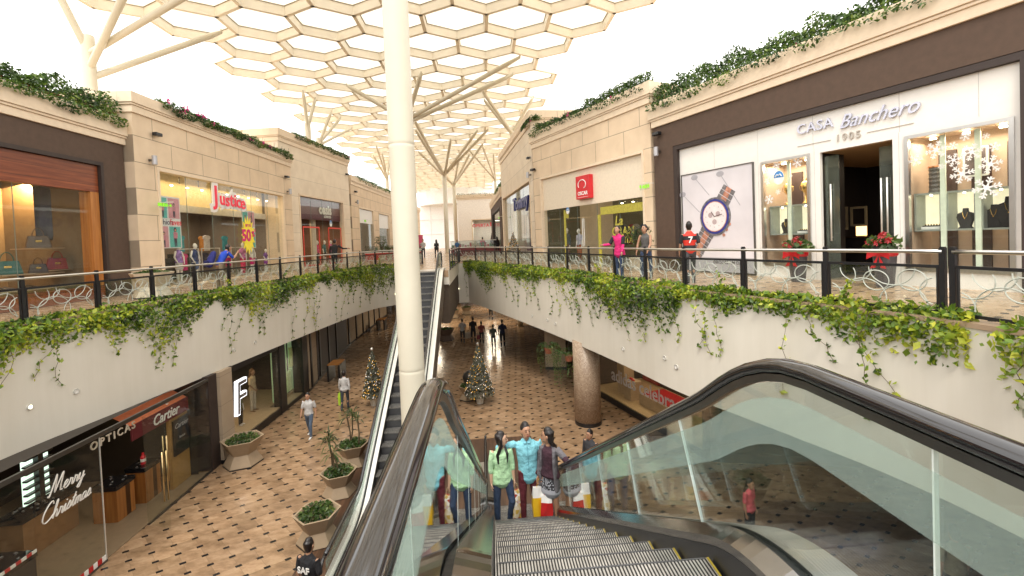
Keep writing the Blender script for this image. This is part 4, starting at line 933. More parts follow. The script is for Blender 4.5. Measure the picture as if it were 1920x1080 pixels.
# ------------------------------------------------------------------ upper shops
def warm_light(parent, loc, power, sx, sy, col=(1,.78,.52), rot=(0,0,0)):
    l = bpy.data.lights.new('shop_or_fill_lamp', 'AREA'); l.shape = 'RECTANGLE'; l.size = sx; l.size_y = sy; l.energy = power*.85; l.color = col
    o = bpy.data.objects.new('shop_or_fill_lamp', l); COL.objects.link(o); o.parent = parent; o.location = loc; o.rotation_euler = rot; return o
DARKIN = M('dark_interior', (.03,.025,.022), .7); TANIN = M('tan_interior', (.34,.24,.15), .8, var=.05); WHITEIN = M('white_interior', (.6,.56,.5), .8)
def shop(name, label, fr, H, opens, mat, base=0.0, cor=(.62,.40), depth=5.0, inner=TANIN, zoff=0.0, cat='shop', trim=TRIM, side=True, ends=(0,0), top_out=.14, roofd=None, inz=None, corn=True, uin=None):
    t = fr.thing(name, label, cat, z=zoff); L = fr.L; u0_, u1_ = ends[0], L+ends[1]
    mb = MB(); us = sorted({u0_, u1_, *[v for o in opens for v in o[:2]]})
    for a, b in zip(us[:-1], us[1:]):
        m_ = (a+b)/2; cuts = sorted([(o[2], o[3]) for o in opens if o[0] <= m_ <= o[1]]); z = base
        for c0, c1 in cuts:
            if c0 > z+.001: mb.box(a, b, 0, .35, z, c0)
            z = c1
        if H-.02 > z: mb.box(a, b, 0, .35, z, H-.02)
    mb.build('wall', mat, t)
    if side:
        mb = MB(); dd = roofd or depth+1
        mb.box(u0_+.004, u0_+.2, .352, dd, base, H-.02); mb.box(u1_-.2, u1_-.004, .352, dd, base, H-.02); mb.box(u0_+.21, u1_-.21, .352, dd, H-.95, H-.75); mb.box(u0_, u1_, dd, dd+.2, base, H-.02); mb.build('rear_walls', trim, t)
    if corn:
        mb = MB(); mb.box(u0_-.05, u1_+.05, -.06, (roofd or depth), H-cor[0], H-cor[1]-.003); mb.box(u0_-.10, u1_+.10, -.10, (roofd or depth)+.02, H-cor[1], H-cor[1]+.07)
        q = H-cor[1]+.073; d0 = -top_out
        for a, b, c, d in ((u0_-top_out, u1_+top_out, d0, .34), (u0_-top_out, u0_+.2, .343, (roofd or depth)+.03), (u1_-.2, u1_+top_out, .343, (roofd or depth)+.03)): mb.box(a, b, c, d, q, H)
        # middle filler under the parapet must not close the roof
        mb.build('cornice', trim, t, bevel=.012)
    for i, o in enumerate(opens):
        a, b, c, d = o[:4]
        if len(o) > 4 and o[4] == 'none': continue
        mb = MB(); w_ = .07
        mb.box(a-.04, a+w_, -.035, .30, c, d-w_-.002); mb.box(b-w_, b+.04, -.035, .30, c, d-w_-.002); mb.box(a-.04, b+.04, -.035, .30, d-w_, d+.05)
        mb.build('opening_trim', trim if len(o) < 6 else o[5], t)
        ia, ib = (uin or (a, b)); zc = (inz or d+.25)
        mb = MB(); mb.add([(ia-.2, .36, c), (ib+.2, .36, c), (ib+.2, depth, c), (ia-.2, depth, c), (ia-.2, .36, zc), (ib+.2, .36, zc), (ib+.2, depth, zc), (ia-.2, depth, zc)], [(3,2,6,7), (0,3,7,4), (2,1,5,6), (4,7,6,5)])
        mb.build('interior_walls', inner, t, recalc=False)
        m2 = MB(); m2.box(ia-.19, ib+.19, .36, depth-.01, c-.05, c+.012); m2.build('interior_floor', M('shop_floor', (.36,.27,.19), .3), t)
    return t
def glass_front(t, a, b, c, d, n=3, dep=.12, mat=None, joints=True):
    for i in range(n):
        x0, x1 = a+(b-a)*i/n, a+(b-a)*(i+1)/n; m = MB(); m.box(x0+.004, x1-.004, dep, dep+.012, c, d); m.build('shop_window', mat or SGLASS, t)
        if joints and i: m = MB(); m.box(x0-.004, x0+.004, dep-.002, dep+.016, c, d); m.build('glass_joint', M('glass_edge_dark', (.2,.25,.22), .3), t)
def downlights(t, us, dep, z, r=.045):
    m = MB()
    for u in us: m.lathe((u, dep, z), [(r, 0), (r, .03)], 10)
    m.build('spot_row', M('spot_glow', (1,.86,.6), .4, emit=14), t)
def sconce(fr, u, z, which, zo=0):
    t = fr.at('wall_lamp', 'grey cylinder wall lamp ' + which, 'wall lamp', u, -.20, z+zo, 'cylinder wall lamps on the shopfronts')
    m = MB(); m.lathe((0,0,-.16), [(.085,0), (.085,.32)], 16); m.build('shade', M('lamp_grey', (.42,.41,.42), .4, .4), t)
    m = MB(); m.box(-.03,.03,.08,.195,-.04,.04); m.build('bracket', DSTEEL, t)
def camera_box(fr, u, z, which):
    t = fr.at('floodlight', 'small black floodlight box ' + which, 'floodlight', u, -.16, z, 'black floodlights on the shopfronts')
    m = MB(); m.box(-.15,.15,-.09,.09,-.07,.05); m.build('housing', BLACK, t, bevel=.02); m = MB(); m.box(-.03,.03,.06,.155,.055,.075); m.box(-.03,.03,.135,.157,-.03,.054); m.build('bracket', BLACK, t)
def roof_plants(fr, u0, u1, H, label, dens_=260, hgt=.35, dep=.25, seed=0, flowers=.0, hang=.2, w_=.35):
    dens_ *= 2.1; r = np.random.default_rng(seed); n = int((u1-u0)*dens_); u = r.uniform(u0, u1, n); xs = np.linspace(u0, u1, int((u1-u0)/.4)+2)
    a = np.interp(u, xs, r.uniform(.15, 1, len(xs))); q = r.uniform(0, 1, n)
    a = .35+.65*a; z = H+hgt*a*q*1.15-.05; d = dep+r.normal(0, w_*.5, n)*(1-.4*q)
    hm = r.uniform(0, 1, n) < hang*a; z = np.where(hm, H-r.uniform(0, .38, n)*a, z); d = np.where(hm, -.20-r.uniform(0, .10, n), np.maximum(d, -.16))
    P = np.stack([fr.A[0]+fr.d[0]*u+fr.n[0]*d, fr.A[1]+fr.d[1]*u+fr.n[1]*d, z], 1); N = np.tile([-fr.n[0]*.7, -fr.n[1]*.7, .7], (n, 1))
    ex = MB()
    for _ in range(int(flowers*(u1-u0))):
        uu = r.uniform(u0, u1); c_ = fr.W(uu, dep-.25+r.normal(0, .05), H+r.uniform(-.12, .12))
        for _ in range(9): ex.ball((c_[0]+r.normal(0,.05), c_[1]+r.normal(0,.05), c_[2]+r.normal(0,.05)), .03, 5)
    if not ex.v: ex.ball(fr.W((u0+u1)/2, .3, H), .01, 4)
    for k in range(int((u1-u0)*2)):
        uu = r.uniform(u0, u1); ex.tube([fr.W(uu, dep, H-.05), fr.W(uu+r.normal(0,.1), dep-.05, H+hgt*r.uniform(.5, 1.5))], .008, 3, 1)
    return tag(leaf_obj('roof_foliage', P, N, .10, ROOFLEAF, extra=(ex, [PETAL, STEM])), label, 'planting', kind='stuff')
def exit_sign(fr, u, z, txt, lab):
    t = fr.at('exit_sign', lab, 'sign', u, -.05, z); m = MB(); m.box(-.02, .02, -.5, -.0, .09, .11); m.build('bracket', WHITE, t)
    m = MB(); m.box(-.42, .10, -.30, -.285, -.13, .09); m.build('plate', glass_mat('sign_glass', (.9,.95,.9), .5, .05), t)
    m = MB(); text_f(m, txt, .16, -.16, -.305, -.02, bold=.006, sx=.95); m.build('lettering', M('exit_green', (.22,.62,.02), .4, emit=.35), t)

# --- jewellery shop with white panelled front (right, near)
RA = Fr((6.45,16.6), (9.80,7.80)); RA2 = Fr((6.45,16.6), (11.55,3.2)); L_ = RA2.L
t = shop('jewellery_shop', 'jewellery shop with brown surround and white panelled front at upper right', RA2, 6.12, [(.95, 9.62, 0, 4.42, 'none')], BROWN, cor=(.85,.62), depth=5, ends=(0,0))
m = MB(); m.box(.951, 1.12, .01, .55, 0, 4.41); m.box(9.50, 9.619, .01, .55, 0, 4.41); m.box(1.121, 9.499, .01, .55, 4.27, 4.41); m.build('reveal', DBROWN, t)
W1 = (4.27, 5.60, .36, 3.27); DR = (5.88, 7.46, 0.0, 3.27); W2 = (7.72, 9.36, .36, 3.25)
mb = MB(); ops = [W1, DR, W2]; us = sorted({1.122, 9.498, *[v for o in ops for v in o[:2]]})
for a, b in zip(us[:-1], us[1:]):
    z = 0.0; m_ = (a+b)/2
    for o in ops:
        if o[0] <= m_ <= o[1]:
            if o[2] > z: mb.box(a, b, .14, .24, z, o[2])
            z = o[3]
    mb.box(a, b, .14, .24, z, 4.265)
mb.build('panelled_front', WHITEP, t)
m = MB()
for u in (2.6, 4.14, 5.72, 7.6, 8.9): m.box(u-.004, u+.004, .137, .142, 3.4, 4.265)
for u in (4.14, 5.74, 7.58): m.box(u-.004, u+.004, .137, .142, 0, 3.4)
m.build('panel_joints', M('joint_grey', (.45,.43,.41), .6), t)
SALM = M('salmon_panel', (.52,.38,.28), .6, var=.04); PALEG = M('pale_green_strip', (.70,.78,.66), .4)
for nm, o in (('w', W1), ('w', W2)):
    a, b, c, d = o; m = MB()
    for x0, x1, z0_, z1 in ((a-.03,a+.045,c-.03,d+.03), (b-.045,b+.03,c-.03,d+.03), (a+.046,b-.046,c-.03,c+.04), (a+.046,b-.046,d-.04,d+.03)): m.box(x0, x1, .10, .20, z0_, z1)
    fo = m.build('window', STEEL, t); m = MB(); m.box(a+.047, b-.047, .145, .155, c+.041, d-.041); m.build('pane', SGLASS, fo)
    m = MB(); m.add([(a,.25,c),(b,.25,c),(b,1.1,c),(a,1.1,c),(a,.25,d),(b,.25,d),(b,1.1,d),(a,1.1,d)], [(0,1,2,3),(3,2,6,7),(0,3,7,4),(2,1,5,6),(4,7,6,5)]); m.build('window_box', SALM, t, recalc=False)
    n = 2 if o is W1 else 3
    m = MB()
    for i in range(1, n): u = a+(b-a)*i/n; m.box(u-.045, u+.045, .30, .34, c+.01, d-.05)
    m.build('white_strip', PALEG, t)
    m = MB()
    for i in range(n): u = a+(b-a)*(i+.62)/n; m.box(u-.16, u+.14, 1.04, 1.09, c+.02, d-.3)
    m.build('dark_backing', M('dark_brown_panel', (.06,.035,.03), .5), t)
    downlights(t, [a+(b-a)*(i+.5)/n for i in range(n)], .6, d-.07, .06)
    warm_light(t, ((a+b)/2, .6, d-.1), 26, b-a-.1, .5, (1,.86,.66))
    for i in range(n):                                    # lit display niches
        u0 = a+(b-a)*(i+.12)/n; u1 = a+(b-a)*(i+.86)/n; z0_, z1 = 1.22, 1.98
        m = MB()
        for x0, x1, q0, q1 in ((u0-.035,u0,z0_-.035,z1+.035), (u1,u1+.035,z0_-.035,z1+.035), (u0,u1,z0_-.035,z0_), (u0,u1,z1,z1+.035)): m.box(x0, x1, .34, .74, q0, q1)
        cs = m.build('display_case', M('niche_frame', (.33,.36,.33), .35, .3), t)
        m = MB(); m.box(u0, u1, .735, .755, z0_, z1); m.build('backing', M('niche_lining', (.85,.78,.55), .6, emit=.55), cs)
        m = MB(); m.lathe(((u0+u1)/2, .5, z1-.03), [(.02, 0), (.02, .028)], 8); m.build('spot', M('spot_glow', (1,.86,.6)), cs)
# jewellery stands, trophies and boxes inside the windows
def bust(fr, u, d, z, h, lab, mat):
    t = fr.at('necklace_stand', lab, 'display stand', u, d, z); m = MB()
    m.prism_f([(-.30*h,0), (.30*h,0), (.20*h,.10*h), (.34*h,.55*h), (.30*h,.74*h), (.11*h,.82*h), (.09*h,h), (-.09*h,h), (-.11*h,.82*h), (-.30*h,.74*h), (-.34*h,.55*h), (-.20*h,.10*h)], -.06*h, .10*h); m.build('stand_body', mat, t, bevel=.01)
    m = MB(); m.tube([(-.10*h,-.07*h,.80*h), (-.06*h,-.08*h,.60*h), (0,-.09*h,.50*h), (.06*h,-.08*h,.60*h), (.10*h,-.07*h,.80*h)], .006, 5); m.ball((0,-.09*h,.48*h), .014, 6); m.build('necklace', M('gold', (.8,.55,.2), .2, 1), t)
VELV = M('black_velvet', (.02,.018,.02), .8)
for u, h, lab in ((W1[0]+.42, .42, 'curved black necklace stand in the left jewellery window niche'), (W2[0]+.82, .42, 'black necklace stand in the middle niche of the big window'),
                  (W2[0]+1.25, .46, 'smaller black necklace bust in the rightmost window niche'), (W2[0]+1.47, .60, 'taller black necklace bust in the rightmost window niche')):
    bust(RA2, u, .52, 1.222, h, lab, VELV)
def tray(fr, u, d, z, w_, lab):
    t = fr.at('jewel_tray', lab, 'jewel tray', u, d, z); m = MB(); m.box(-w_/2, w_/2, -.1, .1, 0, .06); m.build('base', WHITE, t, bevel=.006); m = MB(); m.box(-w_/2+.02, w_/2-.02, -.08, .08, .06, .085); m.build('pad', VELV, t)
    m = MB()
    for i in range(6): m.ball((-w_/2+.05+i*(w_-.1)/5, -.02, .10), .018, 6)
    m.build('jewels', M('gold', (.8,.55,.2)), t)
tray(RA2, W2[0]+.29, .5, 1.222, .34, 'white tray of bracelets in the first niche of the big window'); tray(RA2, W1[0]+.98, .5, 1.222, .36, 'white tray of rings in the right niche of the small window')
def trophy(u, z, lab):
    t = RA2.at('trophy', lab, 'trophy', u, .5, z); m = MB(); m.lathe((0,0,0), [(.09,0), (.08,.04), (.025,.08), (.03,.22), (.02,.28), (.07,.34), (.10,.44), (.11,.56), (.06,.60), (.02,.62), (.03,.68), (.0,.70)], 16); m.build('cup', M('gold', (.8,.55,.2)), t, smooth=True)
    m = MB(); m.tube([(.09,0,.52), (.16,0,.50), (.15,0,.40), (.08,0,.36)], .008, 5); m.tube([(-.09,0,.52), (-.16,0,.50), (-.15,0,.40), (-.08,0,.36)], .008, 5); m.build('handle', M('gold', (.8,.55,.2)), t)
trophy(W1[0]+.50, 2.02, 'gold trophy cup behind the round blue sticker in the small window'); trophy(W1[0]+1.0, 2.02, 'gold lidded trophy cup at the right of the small window')
t2 = RA2.at('watch_winder', 'ribbed dark cylinder standing above the first niche of the big window', 'cylinder', W2[0]+.36, .5, 2.02); m = MB(); m.lathe((0,0,0), [(.13,0)]+[(.13-.012*(i % 2), .04+.045*i) for i in range(11)]+[(.12,.53)], 18); m.build('drum', M('ribbed_grey', (.12,.11,.10), .4), t2)
m = MB(); m.lathe((0,0,.53), [(.135,0), (.135,.03)], 18); m.build('lid', M('copper', (.6,.25,.1), .3, .9), t2)
t2 = RA2.at('portrait_print', 'dark portrait print hanging in the middle of the big window', 'picture', W2[0]+.85, .9, 2.3); m = MB(); m.box(-.2,.2,-.02,.02,0,.62); m.build('frame', STEELL, t2); m = MB(); m.box(-.16,.16,-.03,-.022,.04,.58); m.build('print', M('dark_print', (.08,.06,.06), .5, var=.7, scale=4), t2)
def snow(m, u, z, r, d):
    for k in range(6):
        a = pi/3*k+.2; e = (u+r*cos(a), z+r*sin(a)); m.obox((u, d, z), (e[0], d, e[1]), r*.13, .004, up=(0,1,0))
        for f in (.45, .72):
            for s_ in (-1, 1):
                b = a+s_*.9; p_ = (u+r*f*cos(a), z+r*f*sin(a)); m.obox((p_[0], d, p_[1]), (p_[0]+r*.30*cos(b), d, p_[1]+r*.30*sin(b)), r*.10, .004, up=(0,1,0))
    m.disc_f((u, z), r*.24, d-.003, d+.001, 6)
for i, (px, py, r) in enumerate([(1337,225,.10), (1755,281,.22), (1822,285,.20), (1788,300,.16), (1717,300,.15), (1857,308,.21), (1804,326,.23), (1850,352,.26), (1864,275,.11), (1810,256,.10), (1849,255,.07), (1765,312,.07), (1722,275,.06), (1787,273,.09),
        (1495,305,.16), (1456,310,.13), (1437,320,.08), (1439,340,.12), (1442,374,.16), (1469,303,.07), (1483,330,.05), (1459,360,.09)]):
    if px < 1400: continue
    u, z = RA2.px(px, py, .14)
    m = MB(); snow(m, u, z, r*.85, .138); m.build('snowflake_sticker', M('sticker_white', (.78,.77,.75), .6), t)
def round_sticker(fr, u, z, r, lab, d=.10):
    q = fr.at('round_sticker', lab, 'sticker', u, d, z, 'round blue and white door stickers'); m = MB(); m.disc_f((0,0), r, 0, .004, 28, 0, .82); m.build('disc', M('sticker_white', (.78,.77,.75)), q)
    m = MB(); m.prism_f([(r*.80*cos(pi*k/14), r*.97*sin(pi*k/14)) for k in range(15)], -.003, -.0005); m.build('blue_half', M('sticker_blue', (.06,.24,.55), .5), q)
    m = MB(); m.tube([(-r*.5,-.006,r*.15), (-r*.2,-.006,r*.45), (0,-.006,r*.3), (r*.25,-.006,r*.5), (r*.5,-.006,r*.15)], r*.09, 5); m.build('emblem', M('sticker_white', (.7,.7,.7)), q)
u, z = RA2.px(1460, 333, .13); round_sticker(RA2, u, z, .19, 'round blue and white sticker on the small jewellery window', .125)
# shop sign
m = MB(); u, z = RA2.px(1527, 236, .1); text_f(m, 'CASA', .36, u, .10, z-.02, ext=.02, bold=.0, sx=1.0, space=1.05); u, z = RA2.px(1640, 218, .1); text_f(m, 'Banchero', .47, u+.02, .10, z+.03, ext=.02, shear=.45, bold=.0, sx=.88)
m.build('sign_letters', M('letter_silver', (.58,.59,.70), .3, .4), t)
m = MB(); u, z = RA2.px(1590, 256, .12); text_f(m, '1905', .24, u, .12, z, ext=.012, bold=.003, space=1.25); m.box(u-1.25, u-.40, .125, .139, z+.0, z+.012); m.box(u+.40, u+1.30, .125, .139, z+.0, z+.012); m.build('date_letters', M('letter_grey', (.42,.38,.33), .4), t)
# doorway
m = MB(); a, b, c, d = DR; m.add([(a,.25,c),(a,1.15,c),(a,1.15,d),(a,.25,d)], [(0,1,2,3)]); m.add([(b,.25,c),(b,1.15,c),(b,1.15,d),(b,.25,d)], [(0,1,2,3)])
m.add([(a-1.5,1.15,c),(a,1.15,c),(a,1.15,d),(a-1.5,1.15,d)], [(0,1,2,3)]); m.add([(b,1.15,c),(b+5.5,1.15,c),(b+5.5,1.15,d),(b,1.15,d)], [(0,1,2,3)])
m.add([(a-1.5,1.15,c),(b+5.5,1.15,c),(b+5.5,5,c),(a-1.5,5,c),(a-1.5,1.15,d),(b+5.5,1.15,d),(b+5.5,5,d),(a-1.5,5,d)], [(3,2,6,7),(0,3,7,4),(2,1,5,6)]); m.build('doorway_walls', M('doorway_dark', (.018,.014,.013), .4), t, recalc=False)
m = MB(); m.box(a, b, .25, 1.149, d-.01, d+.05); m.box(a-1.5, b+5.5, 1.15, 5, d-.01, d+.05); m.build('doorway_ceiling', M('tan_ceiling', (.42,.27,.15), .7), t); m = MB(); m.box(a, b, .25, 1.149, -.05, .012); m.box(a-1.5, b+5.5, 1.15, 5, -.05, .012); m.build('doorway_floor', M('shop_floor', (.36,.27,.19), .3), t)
for x0, x1, ry in ((a+.02, a+.36, 0), (b-.34, b-.02, 0)):
    m = MB(); m.box(x0, x1, .30, .312, .05, d-.1); dr = m.build('glass_door', glass_mat('door_glass', (.72,.80,.66), 1, .05), t)
    for hu in ((x0+.16,) if x0 < 6.5 else (x0+.05, x0+.17)): m = MB(); m.tube([(hu, .25, 1.0), (hu, .25, 2.45)], .02, 8); m.tube([(hu, .25, 1.1), (hu, .30, 1.1)], .01, 6); m.tube([(hu, .25, 2.3), (hu, .30, 2.3)], .01, 6); m.build('handle', STEELL, dr, smooth=True)
warm_light(t, (b+1.2, 2.8, d-.05), 45, 3, 1.5)
q = RA2.at('sales_counter', 'black and gold counter just inside the jewellery shop doorway', 'counter', RA2.px(1606,450,2.2)[0], 2.2, .012); m = MB(); m.box(-.65,.65,-.3,.3,0,1.05); m.build('cabinet', M('black_lacquer', (.012,.01,.01), .15), q)
m = MB()
for x0, x1, z0_, z1 in ((-.64,.64,1.02,1.05), (-.64,.64,.58,.61), (-.64,-.61,.1,1.02), (.61,.64,.1,1.02), (-.64,.64,.08,.10)): m.box(x0, x1, -.33, -.30, z0_, z1)
m.build('gold_edging', M('gold', (.8,.55,.2)), q)
for u_, w_, z_, lab in ((RA2.px(1572,410,3.6)[0], .55, 1.25, 'larger gilt picture frame on the dark wall inside the doorway'), (RA2.px(1610,405,3.6)[0], .45, 1.35, 'smaller gilt picture frame on the dark wall inside the doorway')):
    q = RA2.at('gilt_picture', lab, 'picture frame', u_, 3.6, z_); m = MB()
    for x0, x1, z0_, z1 in ((-w_/2,w_/2,0,.06), (-w_/2,w_/2,w_*1.2,w_*1.2+.06), (-w_/2,-w_/2+.05,.06,w_*1.2), (w_/2-.05,w_/2,.06,w_*1.2)): m.box(x0, x1, -.03, .03, z0_, z1)
    m.build('moulding', M('old_gold', (.5,.42,.28), .4, .4), q)
q = RA2.at('table_lamp', 'small glowing square lamp on the counter in the jewellery doorway', 'lamp', RA2.px(1615,420,2.2)[0], 2.2, 1.065); m = MB(); m.box(-.11,.11,-.05,.05,.02,.28); m.build('shade', M('amber_glow', (1,.55,.2), .5, emit=2.2), q); m = MB(); m.box(-.06,.06,-.04,.04,0,.02); m.build('base', BLACK, q)
# watch poster
P0, P1, Z0, Z1 = 1.24, 3.98, .06, 3.33
q = RA2.at('watch_poster', 'large framed poster of a steel wristwatch with blue bezel', 'poster', P0, .10, 0); W_ = P1-P0
m = MB()
for x0, x1, z0_, z1 in ((-.03,.0,Z0-.03,Z1+.03), (W_,W_+.03,Z0-.03,Z1+.03), (0,W_,Z1,Z1+.03), (0,W_,Z0-.03,Z0)): m.box(x0, x1, -.02, .038, z0_, z1)
m.build('frame', DSTEEL, q); m = MB(); m.box(0, W_, .0, .035, Z0, Z1); m.build('sheet', M('poster_grey', (.66,.63,.66), .35, var=.14, scale=.5), q)
def wpx(px, py): u, z = RA2.px(px, py, .1); return u-P0, z
m = MB(); m.box(.001, W_-.001, -.004, -.001, Z0+.001, .52); m.build('lower_band', M('poster_band', (.42,.41,.43), .5), q)
GS = M('poster_steel', (.20,.19,.20), .35, .3, var=.6, scale=7); RG = M('rose_gold', (.56,.27,.19), .3, .3, var=.35, scale=9); NAVY = M('bezel_blue', (.03,.04,.24), .35)
c = wpx(1341, 406); top = wpx(1368, 352); bot = wpx(1312, 470); m = MB(); dirv = np.array([top[0]-c[0], top[1]-c[1]]); dirv /= np.linalg.norm(dirv); nv = np.array([dirv[1], -dirv[0]])
def band(m, m2, p0, n_, step, w0):
    for i in range(n_):
        cc = np.array(p0)+dirv*step*i; ww = w0*(1-.03*i)
        for s0, s1, mm in ((-.5,-.22,m), (-.20,.20,m2), (.22,.5,m)):
            pl = [cc+nv*ww*s0-dirv*abs(step)*.42, cc+nv*ww*s1-dirv*abs(step)*.42, cc+nv*ww*s1+dirv*abs(step)*.42, cc+nv*ww*s0+dirv*abs(step)*.42]; mm.prism_f([tuple(p_) for p_ in pl], -.012, -.001)
m2 = MB(); band(m, m2, np.array(c)+dirv*.62, 3, .17, .52); band(m, m2, np.array(c)-dirv*.62, 6, -.16, .56); m.build('bracelet', GS, q); m2.build('bracelet_centre', RG, q)
m = MB(); m.disc_f(c, .62, -.022, -.001, 40, 0, .96); m.build('watch_case', GS, q); m = MB(); m.disc_f(c, .56, -.030, -.0225, 40, 0, .96); m.build('bezel', NAVY, q); m = MB(); m.disc_f(c, .49, -.0335, -.0305, 40, 0, .96); m.build('rehaut', RG, q)
m = MB(); m.disc_f(c, .465, -.036, -.034, 40, 0, .96); m.build('dial', M('dial_white', (.74,.70,.70), .3), q)
m = MB()
for s_ in ((-.16, .05), (.14, .08), (0, -.17)): m.disc_f((c[0]+s_[0], c[1]+s_[1]), .085, -.040, -.0365, 18)
for k in range(12): a_ = k*pi/6; m.disc_f((c[0]+.34*cos(a_), c[1]+.34*sin(a_)), .018, -.040, -.0365, 6)
m.build('subdials', M('dial_grey', (.45,.36,.36), .4), q)
m = MB(); m.obox((c[0],-.043,c[1]), (c[0]+.30,-.043,c[1]+.06), .022, .004, up=(0,1,0)); m.obox((c[0],-.043,c[1]), (c[0]-.12,-.043,c[1]+.16), .026, .004, up=(0,1,0)); m.build('hands', M('hand_dark', (.1,.05,.05), .3), q)
m = MB()
for s_ in (-.2, .0, .2): pt = np.array(c)+nv*.60-dirv*(s_+.12); m.disc_f(tuple(pt), .05, -.02, -.001, 10)
m.build('pushers', RG, q)
m = MB()
for (x0, y0), (x1, y1) in (((1302,333), (1330,366)), ((1350,326), (1388,385)), ((1280,365), (1312,398))):
    p0, p1 = wpx(x0, y0), wpx(x1, y1); m.obox((p0[0],-.004,p0[1]), (p1[0],-.004,p1[1]), .02, .003, up=(0,1,0)); m.disc_f(p0, .09, -.006, -.001, 14, 0, 1.6)
m.build('pin_lines', M('poster_shadow', (.36,.35,.38), .5), q)
m = MB(); text_f(m, '\u00a9ROOM AM DATE', .15, W_*.68, -.006, .36, ext=.001, bold=.002); m.build('poster_text', M('text_grey', (.12,.11,.11), .5), q)
sconce(RA2, .33, 4.35, 'on the brown wall left of the jewellery front'); camera_box(RA2, .35, 5.0, 'high on the brown wall left of the jewellery front')
roof_plants(RA2, -.1, L_-.3, 6.12, 'thick dark green rooftop foliage above the jewellery shop', 620, .85, .35, 5, .25, .10, .5)
# potted poinsettias
def poinsettia(u, d, lab, s=1.0):
    q = RA2.at('potted_poinsettia', lab, 'potted plant', u, d, 0.0); m = MB(); m.lathe((0,0,0), [(.15,0), (.16,.02), (.23,.88*s), (.235,.90*s), (.21,.90*s), (.20,.86*s)], 20); m.build('pot', M('charcoal_pot', (.05,.045,.05), .4), q)
    m = MB(); m.lathe((0,0,.68*s), [(.215,0), (.235,.03), (.238,.12), (.232,.15)], 20)
    for s_ in (-1, 1): m.add([(.0,-.24,.74*s), (s_*.2,-.27,.84*s), (s_*.22,-.27,.62*s)], [(0,1,2)]); m.add([(.0,-.24,.72*s), (s_*.16,-.26,.42*s), (s_*.05,-.26,.44*s)], [(0,1,2)])
    m.build('ribbon', M('ribbon_red', (.42,.01,.015), .35), q)
    pts = []; nn = []; r = np.random.default_rng(int(u*10))
    for _ in range(150): a_ = r.uniform(0, 2*pi); rr = r.uniform(.03, .36); pts.append((rr*cos(a_), rr*sin(a_), .98*s+.16*r.uniform(-.7,1)-.25*rr)); nn.append((cos(a_)*.6, sin(a_)*.6, .8))
    leaf_obj('foliage', np.array(pts), np.array(nn), .17, PLANTLEAF, q)
    m = MB()
    for (fx, fy, fz) in ((-.2,-.16,1.0), (.02,-.12,1.12), (.17,-.17,1.03), (.0,-.24,.98), (-.06,.1,1.15)):
        for k in range(8):
            a_ = k*pi/4; e = (fx+.10*cos(a_), fy+.05*sin(a_)-.02, fz*s+.08*sin(a_)); b_ = a_+.35; g_ = a_-.35
            m.add([(fx, fy-.02, fz*s), (fx+.06*cos(b_), fy-.04, fz*s+.05*sin(b_)), e, (fx+.06*cos(g_), fy-.04, fz*s+.05*sin(g_))], [(0,1,2,3)])
    m.build('bracts', REDP, q)
u, z = RA2.px(1497, 535, -.55); poinsettia(u, -.55, 'red poinsettia in a black pot by the small jewellery window', .95)
u, z = RA2.px(1660, 548, -.45); poinsettia(u, -.45, 'red poinsettia in a bow-tied black pot between door and big window', 1.0)
exit_sign(RA2, -.02, 3.15, '\u2191 AQUI', 'green hanging exit arrow sign at the brown pier on the right')

# --- clothing shop with pale fabric sign board (right, middle)
RB = Fr((2.86,24.9), (6.40,16.75)); t = shop('clothing_shop', 'cream stone clothing shop with fabric sign board and red logo square', RB, 7.05, [(.75, RB.L-.42, 0, 4.55)], CREAM, cor=(.80,.55), depth=4.5, inner=M('green_grey_interior', (.14,.13,.08), .8))
a, b = .82, RB.L-.49
m = MB(); m.box(a, b, .10, .18, 2.82, 4.48); m.build('sign_board', M('linen_board', (.74,.64,.50), .8, var=.05, scale=9), t)
glass_front(t, a, b, .02, 2.81, 5); BAND = M('lime_ochre_paint', (.38,.34,.05), .6, var=.25, scale=12)
m = MB()
for x0, x1, z0_, z1 in ((a+1.9, a+2.05, 0, 2.7), (a+4.6, a+4.8, 0, 2.3), (a+4.81, b, 2.28, 2.62), (b-.14, b, .0, 2.27), (a+2.06, a+2.3, 2.3, 2.6)): m.box(x0, x1, .09, .115, z0_, z1)
m.build('window_stickers', BAND, t)
m = MB(); text_f(m, 'La', .55, a+6.0, .085, 1.95, shear=.2, ext=.003, bold=.01); text_f(m, 'GRAN', .5, a+6.25, .085, 1.5, ext=.003, bold=.012); text_f(m, 'VENTA', .34, a+6.3, .085, 1.15, ext=.003, bold=.01); m.build('window_lettering', M('lettering_ochre', (.42,.38,.06), .5), t)
m = MB()
for u_ in (a+3.5, a+3.62): m.tube([(u_, .05, .9), (u_, .05, 2.2)], .018, 8)
m.build('door_handles', STEELL, t)
u, z = RB.px(1096, 351, 0); q = RB.at('logo_sign', 'red square sign with white swirl and OSCAR on the fabric board', 'sign', u, .0, z); m = MB(); m.box(-.52,.52,-.12,.098,-.53,.53); m.build('sign_box', M('sign_red', (.60,.02,.03), .35), q, bevel=.01)
m = MB(); m.tube([(.26*cos(x_)*(1 if x_ > -1 else 1)-.02*x_, -.125, .14+.20*sin(x_)) for x_ in [(-1.2+i*.36) for i in range(15)]], .022, 6); text_f(m, 'OSCAR', .23, 0, -.122, -.28, ext=.003, bold=.008, sx=1.0); m.box(-.40,.40,-.126,-.121,-.46,-.445); m.build('sign_letters', WHITE, q)
warm_light(t, (RB.L/2, 2.4, 4.4), 45, 6, 2, (1,.85,.6)); downlights(t, [a+5.2, a+5.9, a+6.6, a+7.2], 1.0, 2.75)
u, z = RB.px(1065, 395, .1); round_sticker(RB, u, z, .17, 'round blue and white sticker on the clothing shop window', .08)
